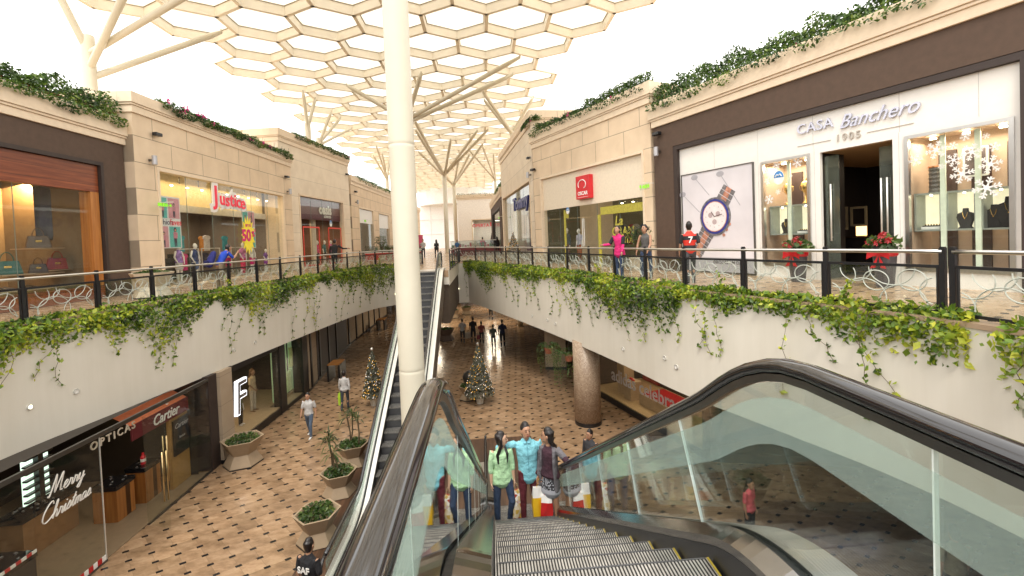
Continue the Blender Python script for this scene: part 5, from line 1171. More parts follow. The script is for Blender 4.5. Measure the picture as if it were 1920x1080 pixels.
roof_plants(RB, .1, RB.L-.1, 7.05, 'green rooftop planting with pink dots above the fabric sign shop', 420, .55, .2, 6, .5, .1)
camera_box(RB, .22, 5.1, 'at the left corner above the fabric sign shop')
person('headless dark jacketed mannequin in the left window of the fabric sign shop', RB.W(2.0, .75, .1), RB.rot+pi, 1.72, None, top=cloth('slate_jacket', (.06,.08,.09)), bottom=cloth('taupe', (.15,.09,.07)), shoes=SHOEB, hair=None, sleeves='long', skin=MANQ, name='mannequin', cat='mannequin', vox=.024, faced=False)
person('white mannequin in pale lilac T-shirt and rust trousers in the fabric sign shop', RB.W(3.05, .75, .1), RB.rot+pi, 1.66, None, top=cloth('lilac', (.40,.40,.50)), bottom=cloth('rust', (.28,.08,.03)), shoes=SHOEB, hair=None, skin=MANQ, name='mannequin', cat='mannequin', vox=.024, faced=False)
for i in range(7):
    g_ = RB.at('hanging_garment', 'garment hanging on the back rail of the fabric sign shop', 'garment', 4.7+i*.42, 2.2+.1*(i % 2), .9, 'garments on the back rail'); m = MB(); c_ = [(.04,.04,.05), (.2,.03,.03), (.3,.28,.25), (.05,.08,.15)][i % 4]
    m.prism_f([(-.20,0), (.20,0), (.17,.7), (.26,.72), (.28,.82), (.08,.95), (-.08,.95), (-.28,.82), (-.26,.72), (-.17,.7)], -.03, .03); m.build('cloth', cloth('garment%d' % (i % 4), c_), g_)

# --- tall shop beyond, with blue sign letters (right)
RCf = Fr((1.65,38.4), (2.86,25.2)); t = shop('tall_shop', 'tall pale shop with deep blue sign letters beyond the fabric sign shop', RCf, 8.45, [(.9, RCf.L-.9, 0, 4.75)], CREAM2, cor=(.8,.5), depth=4, inner=WHITEIN)
glass_front(t, .97, RCf.L-.97, .02, 4.66, 4); warm_light(t, (RCf.L/2, 2, 4.6), 60, 8, 2, (1,.95,.85))
m = MB(); text_f(m, 'Tommy', 1.2, RCf.L-4.2, -.02, 3.7, ext=.06, bold=.03, sx=1.5); m.build('sign_letters', M('letter_navy', (.02,.03,.16), .4), t)
q = RCf.at('mirror_poster', 'tall dark blue arched poster in the window of the tall pale shop', 'poster', RCf.L-3.3, .25, .6); m = MB(); m.prism_f([(-.6,0), (.6,0)]+[(.6*cos(pi*k/12), 1.5+.9*sin(pi*k/12)) for k in range(13)], 0, .04); m.build('panel', M('poster_blue', (.05,.08,.16), .3), q); m = MB(); m.prism_f([(-.4,.1), (.4,.1)]+[(.4*cos(pi*k/12), 1.5+.7*sin(pi*k/12)) for k in range(13)], -.01, -.001); m.build('inset', M('inset_grey', (.4,.42,.45), .3), q)
sconce(RCf, RCf.L-.4, 4.95, 'near the right end of the tall pale shop'); camera_box(RCf, RCf.L-.35, 5.9, 'high at the right end of the tall pale shop')
roof_plants(Fr((2.7,26.6), (2.95,24.6)), 0, 2.0, 7.9, 'reddish green plant tumbling at the corner between the right shops', 300, .4, .2, 9, 1.0, .5)
exit_sign(RCf, .6, 3.2, 'SALIDA', 'far green exit sign at the left end of the tall pale shop')
# --- small brown shop and the far building
RD = Fr((1.0,56), (1.62,39.2)); t = shop('brown_shop', 'low brown shop with white cornice beyond the tall pale shop', RD, 5.9, [(3, RD.L-2, 0, 4.3, 'y', DBROWN)], BROWN, cor=(.85,.6), depth=4, inner=WHITEIN)
glass_front(t, 3.07, RD.L-2.07, .02, 4.2, 2); warm_light(t, (RD.L/2, 2, 4), 60, 8, 2, (.9,.95,1))
roof_plants(RD, RD.L-4, RD.L, 5.9, 'orange green shrub on the low brown shop roof', 160, .8, .2, 10)
FB = Fr((-3.4,62), (4.4,61)); t = shop('far_shop', 'pale far building with pink signs closing the upper walkway', FB, 7.6, [(1.9, 7.0, 0, 4.2)], M('hazed_far_wall', (.86,.80,.72), .8), cor=(.7,.5), depth=4, inner=WHITEIN)  # wall colour lightened to stand in for the white distance haze
glass_front(t, 2, 6.9, .02, 4.1, 3); warm_light(t, (4.4, 1.5, 4), 120, 5, 2, (1,.97,.92))
m = MB(); text_f(m, 'OFERTA', .62, 3.1, -.02, 3.35, ext=.01, bold=.02); text_f(m, 'OFERTA', .62, 5.9, -.02, 3.45, ext=.01, bold=.02); m.box(4.35, 4.75, -.06, -.01, 3.2, 3.75); m.build('sign_letters', M('sign_pink', (.62,.10,.12), .5), t)
m = MB(); m.prism_f([(4.2,.4), (5.1,.4), (5.0,1.6), (4.8,2.3), (4.5,2.3), (4.35,1.6)], .05, .09); m.build('window_graphic', M('graphic_dark', (.06,.05,.06), .5, var=.5), t)
roof_plants(FB, 0, 7.8, 7.6, 'thin reddish planting along the far building roof', 60, .3, .2, 12)
# glass tower far behind and low facade, distance haze put into their pale colours
t = thing('glass_block', 'glazed block coloured pale to suggest haze beyond the slim columns', 'building', (-6, 96, 0)); m = MB(); m.box(-14, 10, 0, 8, 0, 9.0); m.build('lower_wall', M('hazed_wall', (.90,.91,.91), .6), t)
m = MB(); m.lathe((1,4,9.0), [(9,0), (9,3.5), (8,6.5), (0,7.5)], 24); m.build('glass_drum', M('hazed_glazing', (.86,.90,.92), .2), t)
m = MB()
for i in range(9): m.box(-14+i*3, -13.85+i*3, -.1, -.01, 0, 9)
for z in (3, 6): m.box(-14, 10, -.12, -.015, z, z+.15)
m.build('mullions', M('mullion_grey', (.8,.82,.83), .5), t)
m = MB(); m.box(-11, -9, -.3, -.13, 2.6, 6.5); m.build('banner', M('banner_pale', (.75,.70,.66), .6), t)
# kiosk
t = thing('kiosk', 'red based glass kiosk at the far end of the escalator bridge', 'kiosk', (-6.8, 40.5, 0)); m = MB(); m.box(-3.5, 1.3, -.5, .4, 0.02, .62); m.build('base', M('kiosk_red', (.55,.04,.02), .45), t)
m = MB(); m.box(-3.55, 1.35, -.55, .45, .62, .68); m.box(-3.5, 1.3, -.5, .4, 0, .02); m.build('counter_top', WHITE, t); m = MB(); m.box(-3.5, 1.3, -.5, -.49, .685, 1.25); m.build('glass_case', DGLASS, t)
m = MB(); rr = random.Random(4)
for i in range(26): x_ = -3.4+i*.18; h_ = rr.uniform(.1,.45); m.box(x_, x_+.13, -.3, .1, .69, .69+h_, rr.randrange(3))
m.build('wares', [M('ware_green', (.2,.3,.2), .6), M('ware_tan', (.5,.4,.28), .6), M('ware_red', (.5,.1,.1), .6)], t)
t = thing('kiosk', 'dark red kiosk with green glass top right of the far escalator', 'kiosk', (-1.2, 43, 0)); m = MB(); m.box(-1.9, 4.0, -.5, .5, 0.0, .75); m.build('base', M('kiosk_wine', (.16,.02,.02), .45), t)
m = MB(); text_f(m, 'ICE', .4, -1.3, -.51, .4, ext=.01, bold=.02); m.build('lettering', WHITE, t); m = MB(); m.box(-1.9, 4, -.5, .5, .78, 1.35); m.build('glass_case', DGLASS, t); m = MB(); m.box(-1.95, 4.05, -.55, .55, 1.352, 1.40); m.box(-1.95, 4.05, -.55, .55, .752, .778); m.build('shelf', M('kiosk_trim', (.5,.48,.42), .4), t)
m = MB()
for i in range(24): x_ = -1.8+i*.235; m.box(x_, x_+.17, -.3, .2, .781, .83+rr.uniform(.1,.4), rr.randrange(3))
m.build('wares', [M('ware_green', (.2,.3,.2)), M('ware_tan', (.5,.4,.28)), M('ware_red', (.5,.1,.1))], t)
t = thing('banner_stand', 'pink and yellow advertising stand behind the red kiosk', 'banner', (-6.6, 43, 0)); m = MB(); m.box(-.9,.9,-.04,.04,.9,2.1); m.build('panel', M('banner_pink', (.62,.08,.16), .5), t); m = MB(); m.box(-.7,-.1,-.06,-.041,1.0,2.0); m.build('figure_patch', M('banner_yellow', (.6,.5,.1), .5, var=.5), t); m = MB(); m.box(-.05,.05,-.03,.03,0,.9); m.build('pole', DSTEEL, t)

# --- left: leather goods shop (near)
LA = Fr((-12.3,3.0), (-12.3,16.55)); t = shop('leather_shop', 'brown shopfront with red wooden fascia over a lit window of handbags', LA, 6.0, [(.5, 12.6, .0, 4.35, 'y', DBROWN)], BROWN, cor=(.85,.62), depth=3.3, inner=M('warm_grey_wall', (.20,.16,.11), .8), ends=(0,0))
m = MB(); m.box(.58, 12.5, .06, .26, 3.42, 4.27); m.build('wood_fascia', WOODP, t); m = MB(); m.box(12.18, 12.5, .06, .40, .42, 3.41); m.build('wood_jamb', WOODO, t); m = MB(); m.box(.58, 12.5, .04, .5, .0, .40); m.build('wood_plinth', WOODP, t)
glass_front(t, .6, 12.17, .41, 3.41, 5); warm_light(t, (9.5, 2.0, 3.9), 45, 3, 1.0, (1,.66,.34)); warm_light(t, (4.5, 2.0, 3.9), 45, 3, 1.0, (1,.62,.28))
m = MB(); m.lathe((LA.px(48,350,3.1)[0],3.1,3.4), [(.08,0), (.08,.2)], 10); m.build('uplighter', M('uplight_glow', (1,.6,.2), .5, emit=9), t)
l = bpy.data.lights.new('uplighter_lamp', 'SPOT'); l.energy = 520; l.color = (1,.55,.2); l.spot_size = 1.7; lo = bpy.data.objects.new('uplighter_lamp', l); COL.objects.link(lo); lo.parent = t; lo.location = (LA.px(52,350,2.8)[0]-.5, 2.35, 3.9); lo.rotation_euler = (radians(30), 0, 0)
q = LA.at('leather_poster', 'dark framed picture on the back wall of the leather shop', 'poster', LA.px(116,420,1.7)[0]-.1, 1.7, LA.px(118,450,1.7)[1], rot=-.9); m = MB(); m.box(-.55,.55,-.03,.03,0,1.75); m.build('frame', M('frame_dark', (.03,.03,.04), .4), q); m = MB(); m.box(-.45,.45,-.04,-.031,.1,1.65); m.build('print', M('print_dark', (.035,.03,.05), .3, var=.6, scale=2), q)
def handbag(fr, u, d, z, s, col, lab):
    q = fr.at('handbag', lab, 'handbag', u, d, z, 'handbags on the leather shop shelves', rot=-.6); s *= 1.45; m = MB(); m.add([(-.5*s,-.16*s,0),(.5*s,-.16*s,0),(.5*s,.16*s,0),(-.5*s,.16*s,0),(-.38*s,-.07*s,.62*s),(.38*s,-.07*s,.62*s),(.38*s,.07*s,.62*s),(-.38*s,.07*s,.62*s)], [(0,3,2,1),(4,5,6,7),(0,1,5,4),(1,2,6,5),(2,3,7,6),(3,0,4,7)])
    mt = M('leather_%d%d%d' % tuple(int(c*99) for c in col), col, .4, var=.15, bump=.2); m.build('bag_body', mt, q, bevel=.03*s); m = MB(); m.tube([(.22*s*cos(a_), -.02, .60*s+.42*s*sin(a_)) for a_ in [pi*i/8 for i in range(9)]], .016*s+.004, 6); m.build('strap', mt, q)
    m = MB(); m.box(-.12*s,.12*s,-.15*s,-.11*s,.30*s,.40*s); m.build('clasp', M('gold', (.8,.55,.2)), q)
for i, (px, py, s, col, lab) in enumerate([(215,455,.42,(.10,.075,.055),'grey brown long-strapped shoulder bag hanging high in the leather shop'), (160,470,.46,(.03,.02,.02),'black holdall on the top shelf of the leather shop'), (108,505,.40,(.28,.03,.03),'red handbag with straps in the middle of the leather window'),
        (14,515,.44,(.02,.10,.09),'dark teal handbag at the left picture edge'), (72,465,.42,(.11,.08,.06),'slouchy taupe bag with a tall strap left of the picture'), (155,500,.36,(.04,.03,.03),'small dark clutch below the black holdall'), (72,512,.32,(.05,.03,.02),'low brown bag left of the red handbag')]):
    u, z = LA.px(px, py, 1.6)
    if i == 0: u, z = LA.px(190, 480, 1.6)
    z = max(z, .45); handbag(LA, u, 1.6, z, s, col, lab); m = MB(); m.box(u-.5, u+.5, 1.25, 1.95, z-.035, z-.003); m.build('shelf', M('shelf_pale', (.42,.32,.22), .5), t)
for i in range(10):
    u = 5.2+i*.62; q = LA.at('shoe_pair', 'pair of dark leather shoes on the low front shelf', 'shoes', u, .75, .52+.001*i, 'pairs of shoes along the low front shelf'); 
    for s_ in (-1, 1): m = MB(); chain(m, [(V(s_*.07,.10,.05), .045, .05), (V(s_*.07,-.02,.04), .045, .035), (V(s_*.08,-.13,.025), .04, .022)]); m.build('shoe', M('leather_shoe%d' % (i % 3), [(.02,.015,.012), (.16,.07,.03), (.05,.05,.06)][i % 3], .35), q, smooth=True)
m = MB(); m.box(.7, 12.1, .45, 1.15, .48, .515); m.build('front_shelf', M('shelf_pale', (.42,.32,.22)), t)
roof_plants(LA, 2.0, LA.L-.05, 6.0, 'dark green leafy rooftop planting above the brown leather shop', 650, .85, .25, 7, .15, .16, .45)
for i in range(3):
    q = LA.at('terracotta_trough', 'terracotta plant trough on the roof edge, %s' % ('furthest left', 'in the middle', 'nearest the stone pier')[i], 'plant trough', 9.3+i*1.75, .35, 6.0); m = MB(); m.box(-.6,.6,-.14,.14,0,.2); m.build('trough', M('terracotta', (.30,.09,.05), .7), q, bevel=.01); m = MB(); m.box(-.62,.62,-.16,.16,.2,.23); m.build('rim', M('terracotta', (.3,.09,.05)), q)

# --- left: girls clothing shop (middle)
LB = Fr((-12.0,16.6), (-11.62,28.6)); t = shop('girls_shop', 'cream stone girls clothing shop with bright window and big red script sign', LB, 7.0, [(1.05, 10.9, .08, 4.50)], CREAM, cor=(.70,.45), depth=5, inner=M('neutral_interior', (.24,.19,.14), .8))
glass_front(t, 1.12, 10.83, .10, 4.43, 6)
m = MB(); m.box(1.15, 10.8, 1.2, 1.4, 3.25, 4.7); m.build('soffit_panel', M('yellow_soffit', (.70,.56,.32), .7), t); m = MB(); m.box(1.15, 10.8, 1.0, 1.19, 3.10, 3.40); m.build('soffit_band', WHITEIN, t)
warm_light(t, (6, .75, 4.4), 70, 9, .5, (1,.75,.4)); warm_light(t, (6, 3, 3.2), 90, 9, 2, (1,.8,.6)); downlights(t, [1.8+i*.95 for i in range(10)], .7, 4.1, .05)
m = MB()
for i in range(8): m.tube([(1.8+i*1.2, .55, 4.5), (1.8+i*1.2, .55, 4.2)], .02, 5)
m.build('spot_stems', DSTEEL, t)
u, z = LB.px(429, 375, .0); q = LB.at('script_sign', 'white edged red script sign reading Justice hung in the window', 'sign', u, .02, z)
m = MB()
for i, (ch_, dx_, dy_, sz_) in enumerate((('J', -.86, .10, 1.15), ('u', -.46, .0, .85), ('s', -.12, -.04, .85), ('t', .18, .0, .9), ('i', .42, -.02, .85), ('c', .66, -.05, .85), ('e', .98, -.08, .85))): text_f(m, ch_, sz_, dx_*1.15, .0, dy_, ext=.03, bold=.14)
m.build('outline', WHITE, q); m = MB()
for i, (ch_, dx_, dy_, sz_) in enumerate((('J', -.86, .10, 1.15), ('u', -.46, .0, .85), ('s', -.12, -.04, .85), ('t', .18, .0, .9), ('i', .42, -.02, .85), ('c', .66, -.05, .85), ('e', .98, -.08, .85))): text_f(m, ch_, sz_, dx_*1.15, -.04, dy_, ext=.02, bold=.012)
m.build('letters', M('sign_crimson', (.68,.02,.05), .4, emit=.15), q)
PINKP = M('poster_pink', (.66,.32,.38), .5); TEALP = M('poster_teal', (.12,.48,.46), .5); FIGD = M('poster_dark', (.06,.05,.09), .5); FIGP = M('poster_rose', (.55,.22,.30), .5); FIGS = M('poster_skin', (.55,.30,.20), .5)
def fashion_poster(u, w_, z0_, z1, lab):
    q = LB.at('fashion_poster', lab, 'poster', u, .16, z0_); h_ = z1-z0_; m = MB(); m.box(-w_/2, w_/2, 0, .02, 0, h_); m.build('sheet', M('poster_white', (.72,.72,.74), .5), q)
    m = MB(); m.box(-w_*.46,-w_*.08,-.004,-.001,.03,h_*.42); m.box(-w_*.02,w_*.46,-.004,-.001,h_*.58,h_*.97); m.build('pink_block', PINKP, q); m = MB(); m.box(-w_*.02,w_*.46,-.004,-.001,.03,h_*.42); m.box(-w_*.46,-w_*.08,-.004,-.001,h_*.58,h_*.97); m.build('teal_block', TEALP, q)
    for cx, cz, s in ((-.27*w_, .05, .9), (.22*w_, .05, 1.15), (.22*w_, h_*.60, .85), (-.27*w_, h_*.60, .85)):
        s *= h_*.30; m = MB(); m.prism_f([(cx-.09*s,cz), (cx-.02*s,cz), (cx,cz+.4*s), (cx+.03*s,cz), (cx+.10*s,cz), (cx+.11*s,cz+.5*s), (cx-.12*s,cz+.5*s)], -.009, -.005); m.disc_f((cx, cz+.97*s), .13*s, -.008, -.005, 12, 0, .9); m.build('figure_legs', FIGD, q)
        m = MB(); m.prism_f([(cx-.15*s,cz+.48*s), (cx+.15*s,cz+.48*s), (cx+.17*s,cz+.82*s), (cx-.16*s,cz+.84*s)], -.012, -.0095); m.build('figure_top', FIGP, q); m = MB(); m.disc_f((cx, cz+.94*s), .07*s, -.014, -.010, 10); m.build('figure_face', FIGS, q)
    m = MB(); text_f(m, 'fashion', .24*w_, -.20*w_, -.006, h_*.50, ext=.001, bold=.002); m.build('caption', FIGD, q); m = MB(); text_f(m, 'faves', .26*w_, .27*w_, -.006, h_*.50, ext=.001, bold=.004); m.build('caption_pink', M('sign_crimson', (.68,.02,.05)), q)
fashion_poster(1.75, 1.25, 1.55, 3.55, 'tall pink and teal fashion poster at the left end of the girls shop window')
fashion_poster(7.35, 1.15, 1.45, 3.35, 'tall pink and teal fashion poster behind the yellow sale star')
u, z = LB.px(466, 441, 0); q = LB.at('sale_star', 'yellow starburst sale sign reading 50% in pink', 'sign', u, .0, z); m = MB(); n = 16
m.prism_f([(( .86 if k % 2 == 0 else .60)*cos(pi*k/n)*.72, (.95 if k % 2 == 0 else .66)*sin(pi*k/n)) for k in range(2*n)], 0, .02); m.build('star', M('star_yellow', (.75,.62,.04), .5, emit=.1), q)
m = MB(); text_f(m, '50', .80, -.20, -.01, -.04, ext=.006, bold=.03); text_f(m, '%', .38, .42, -.01, .05, ext=.006, bold=.02); m.build('figures', M('figure_pink', (.62,.01,.16), .5), q); m = MB(); text_f(m, 'UP TO', .18, 0, -.01, .48, ext=.004, bold=.006); m.build('small_text', M('figure_pink', (.62,.01,.16)), q)
cm = [((1.75), (.10,.35,.30), (.15,.08,.3), 'mannequin in green and purple tie-dye top at the left of the girls shop'), (3.0, (.30,.18,.5), (.55,.55,.55), 'white mannequin in lilac vest and white skirt in the girls shop window'), (4.0, (.04,.06,.16), (.10,.16,.34), 'white mannequin in navy top and blue tie-dye skirt in the girls shop'),
      (7.7, (.55,.20,.45), (.62,.03,.12), 'mannequin in pink patterned top and red trousers by the sale star'), (8.6, (.68,.66,.64), (.62,.02,.2), 'mannequin in white top and hot pink shorts right of the sale star'), (10.0, (.18,.08,.28), (.25,.06,.35), 'small mannequin in purple dress at the right end of the girls shop')]
for i, (u, c1, c2, lab) in enumerate(cm):
    person(lab, LB.W(u, .75, .12), LB.rot+pi, 1.62 if u < 9.5 else 1.25, dict(al=(-.5,.1,-1), fl=(.4,.3,-1), ar=(.5,.1,-1), fr=(-.4,.3,-1)), top=cloth('girls_top%d' % i, c1, .5), bottom=cloth('girls_low%d' % i, c2, .2), shoes=None, hair=None, skin=MANQ, name='mannequin', cat='mannequin', vox=.024, faced=False, bot='skirt' if i in (1, 2, 5) else ('shorts' if i == 4 else 'trousers'), sleeves='none' if i in (1, 2, 4) else 'short', female=True)
rr = random.Random(9)
q = LB.at('heart_top', 'yellow vest with a dark heart displayed inside the girls shop', 'garment', 4.35, 2.0, 1.75); m = MB(); m.prism_f([(-.45,0), (.45,0), (.42,.7), (.36,1.0), (.22,1.0), (.15,.8), (-.15,.8), (-.22,1.0), (-.36,1.0), (-.42,.7)], 0, .05); m.build('vest', cloth('lime_yellow', (.50,.48,.03)), q); m = MB(); m.prism_f([(0,.15), (.24,.40), (.22,.55), (.10,.60), (0,.50), (-.10,.60), (-.22,.55), (-.24,.40)], -.01, -.001); m.build('heart', FIGD, q)
for i in range(14):
    u = 2.4+i*.6; q = LB.at('hanging_garment', 'small bright garment on the racks inside the girls shop', 'garment', u, 2.6+.5*(i % 3), .5+.9*(i % 2), 'bright garments on the girls shop racks'); m = MB(); m.prism_f([(-.2,0), (.2,0), (.18,.6), (.26,.62), (.24,.75), (.08,.8), (-.08,.8), (-.24,.75), (-.26,.62), (-.18,.6)], -.04, .04)
    m.build('cloth', cloth('bright%d' % (i % 6), [(.6,.03,.2), (.02,.3,.35), (.4,.05,.4), (.65,.6,.55), (.05,.05,.08), (.6,.25,.05)][i % 6]), q)
m = MB()
for u in (2.6, 5.2, 6.9, 9.4): m.box(u, u+1.5, 2.3, 2.34, 1.5, 1.54); m.box(u, u+.04, 2.3, 2.34, .1, 1.5); m.box(u+1.46, u+1.5, 2.3, 2.34, .1, 1.5)
m.build('racks', STEELL, t); m = MB(); m.box(5.0, 6.3, 2.9, 3.6, .1, 1.1); m.box(6.9, 7.9, 3.4, 4, .1, 1.3); m.build('counters', DARKIN, t)
sconce(LB, .68, 4.75, 'at the left pier of the girls shop'); camera_box(LB, .95, 5.75, 'high at the left end of the girls shop'); camera_box(LB, 11.2, 5.6, 'high at the right end of the girls shop'); sconce(LB, 11.4, 4.75, 'at the pier between the girls shop and the pink logo store')
exit_sign(LB, 1.0, 3.15, 'SALIDA \u2192', 'green SALIDA exit sign at the left pier of the girls shop')
roof_plants(LB, 1.2, 11.9, 7.0, 'light green trailing rooftop plants with pink flowers on the girls shop', 230, .28, .0, 8, .9, .5, .22)
# --- left: pink logo store (tall)
LCf = Fr((-11.85,27.6), (-10.62,37.2)); t = shop('tall_store', 'tall pale store with wine coloured fascia and red framed windows', LCf, 8.45, [(2.05, 8.45, .05, 4.75)], CREAM2, cor=(.75,.5), depth=4.5, inner=M('wine_interior', (.22,.12,.08), .8))
m = MB(); m.box(2.13, 8.37, .25, .5, 3.25, 4.66); m.build('fascia_panel', M('wine_panel', (.10,.015,.035), .3), t); glass_front(t, 2.13, 8.37, .06, 4.67, 4); warm_light(t, (5.2, 2, 3.1), 70, 5, 1.5, (1,.65,.35))
m = MB(); text_f(m, 'oasis', .95, 5.9, .20, 3.98, ext=.02, bold=.03); text_f(m, 'LONDON', .24, 6.2, .20, 3.5, ext=.01, bold=.01); m.build('sign_letters', WHITE, t)
m = MB()
for u0, u1 in ((2.5, 4.7), (6.0, 8.1)):
    for x0, x1, z0_, z1 in ((u0,u0+.1,.1,2.75), (u1-.1,u1,.1,2.75), (u0+.101,u1-.101,2.65,2.75), (u0+.101,u1-.101,.1,.2)): m.box(x0, x1, .09, .115, z0_, z1)
m.build('red_frames', M('frame_red', (.62,.05,.03), .5), t)
for i, (u, c1) in enumerate(((2.5, (.05,.09,.08)), (5.6, (.60,.04,.16)), (6.7, (.05,.14,.14)), (7.7, (.5,.1,.3)))):
    person(('white haired looking mannequin in dark green dress at the left of the wine fascia store', 'mannequin in hot pink blouse in the middle of the wine fascia store', 'mannequin in teal dress in the wine fascia store window', 'mannequin in magenta top at the right of the wine fascia store')[i], LCf.W(u, .8, .1), LCf.rot+pi, 1.72, None, top=cloth('oas%d' % i, c1), bottom=cloth('oasl%d' % (i % 2), ((.04,.05,.05), (.12,.05,.05))[i % 2]), shoes=None, hair=None, skin=MANQ, name='mannequin', cat='mannequin', vox=.03, faced=False, female=True, bot='skirt' if i % 2 == 0 else 'trousers')
u, z = LCf.px(620, 419, .1); round_sticker(LCf, u, z, .24, 'round blue and white sticker on the wine fascia store window', .085)
camera_box(LCf, LCf.L-.5, 7.0, 'high at the right end of the tall wine fascia store')
roof_plants(LCf, 1.6, LCf.L-.1, 8.45, 'thin green trailing plants over the tall store parapet', 190, .25, .0, 21, .3, .45, .2)
# --- left: further shops
LD = Fr((-10.55,37.4), (-10.1,52)); t = shop('grey_door_shop', 'low cream shop with two grey glazed bays beyond the wine fascia store', LD, 7.05, [(1.9, 6.4, 0, 4.6), (8.2, 12.6, 0, 4.5)], CREAM, cor=(.75,.5), depth=4, inner=M('grey_interior', (.12,.13,.12), .8), uin=None)
for a_, b_ in ((1.97, 6.33), (8.27, 12.53)):
    m = MB(); m.box(a_, b_, .1, .2, 3.3 if a_ < 5 else 3.0, 4.5 if a_ < 5 else 4.4); m.build('white_fascia', WHITE, t); glass_front(t, a_, b_, .02, 3.0 if a_ > 5 else 3.3, 2)
exit_sign(LD, 2.6, 3.45, 'SALIDA', 'far left green exit sign under a white shop fascia'); camera_box(LD, .9, 5.8, 'at the left end of the grey bay shop'); sconce(LD, 1.1, 4.95, 'at the left end of the grey bay shop')
roof_plants(LD, 1.5, 14, 7.05, 'thin line of green plants on the low far left parapet', 110, .35, .1, 22)
LE = Fr((-10.0,52.3), (-9.6,70)); t = shop('corner_shop', 'cream shop with dark brown doorway at the far left corner', LE, 6.6, [(.8, 7, 0, 4.6, 'y', DBROWN)], CREAM, cor=(.7,.5), depth=4, inner=DARKIN)

# ------------------------------------------------------------------ lower level
WALLD = M('lower_wall', (.07,.05,.035), .8)
struct('lower_wall', MB().box(-16.2,-16,-6,75,ZL,-2.5), WALLD); struct('lower_wall', MB().box(16,16.2,-6,75,ZL,-2.5), WALLD); struct('lower_wall', MB().box(-15.99,15.99,-6.2,-6,ZL,-2.5), WALLD)  # unseen perimeter walls, put in to stop daylight leaking in from the sides
PIERST = stone_mat('lower_pier_stone', (.40,.31,.22), 3, .95, .014); BLKFR = M('black_frame', (.012,.011,.011), .3)
def lowthing(fr, name, label, cat, group=None): return thing(name, label, cat, (fr.A[0], fr.A[1], ZL), fr.rot, group)
CH = 3.0
LG = Fr((-8.90,6.0), (-8.90,15.0))
t = lowthing(LG, 'optician_shop', 'glass fronted optician and watch shop under the left gallery', 'shop')
m = MB(); m.add([(-.3,.3,0),(8.6,.3,0),(8.6,5,0),(-.3,5,0),(-.3,.3,CH),(8.6,.3,CH),(8.6,5,CH),(-.3,5,CH)], [(3,2,6,7),(0,3,7,4),(2,1,5,6),(4,7,6,5)]); m.build('interior_walls', M('dim_brown_interior', (.035,.026,.02), .5), t, recalc=False)
m = MB(); m.box(-.3, 8.7, .05, 5, .001, .015); m.build('interior_floor', M('beige_shop_floor', (.20,.145,.09), .3), t)
uf = lambda px, py, d=0: LG.px(px, py, d)[0]
m = MB(); m.box(-.3, 8.8, -.03, .03, 2.86, 2.96); m.box(-.3, 4.75, -.03, .03, .0, .04); m.box(6.05, 8.8, -.03, .03, .0, .04); m.build('rails', DSTEEL, t)
for a_, b_ in ((-.3, 1.5), (1.52, 3.2), (3.22, 4.75), (6.9, 8.78)):
    m = MB(); m.box(a_, b_, -.006, .006, .045, 2.86); m.build('shop_window', SGLASS, t)
m = MB(); m.box(4.74, 4.76, -.01, .01, .04, 2.86); m.build('glass_edge', STEELL, t)
for (a0, b0), (a1, b1) in (((6.05, .0), (6.88, .0)), ((6.06, .02), (5.75, -.75))):
    m = MB(); d_ = Vector((a1-a0, b1-b0, 0)).normalized(); m.obox((a0, b0, 1.42), (a1, b1, 1.42), .012, 2.78); dr = m.build('glass_door', SGLASS, t)
    c_ = Vector((a1, b1, 0))-d_*.09; n_ = Vector((-d_.y, d_.x, 0)); m = MB()
    for s_ in (-1, 1): m.tube([c_+n_*.05*s_+Vector((0,0,.75)), c_+n_*.05*s_+Vector((0,0,2.0))], .018, 8)
    m.build('handle', M('brass', (.55,.40,.2), .3, .9), dr, smooth=True)
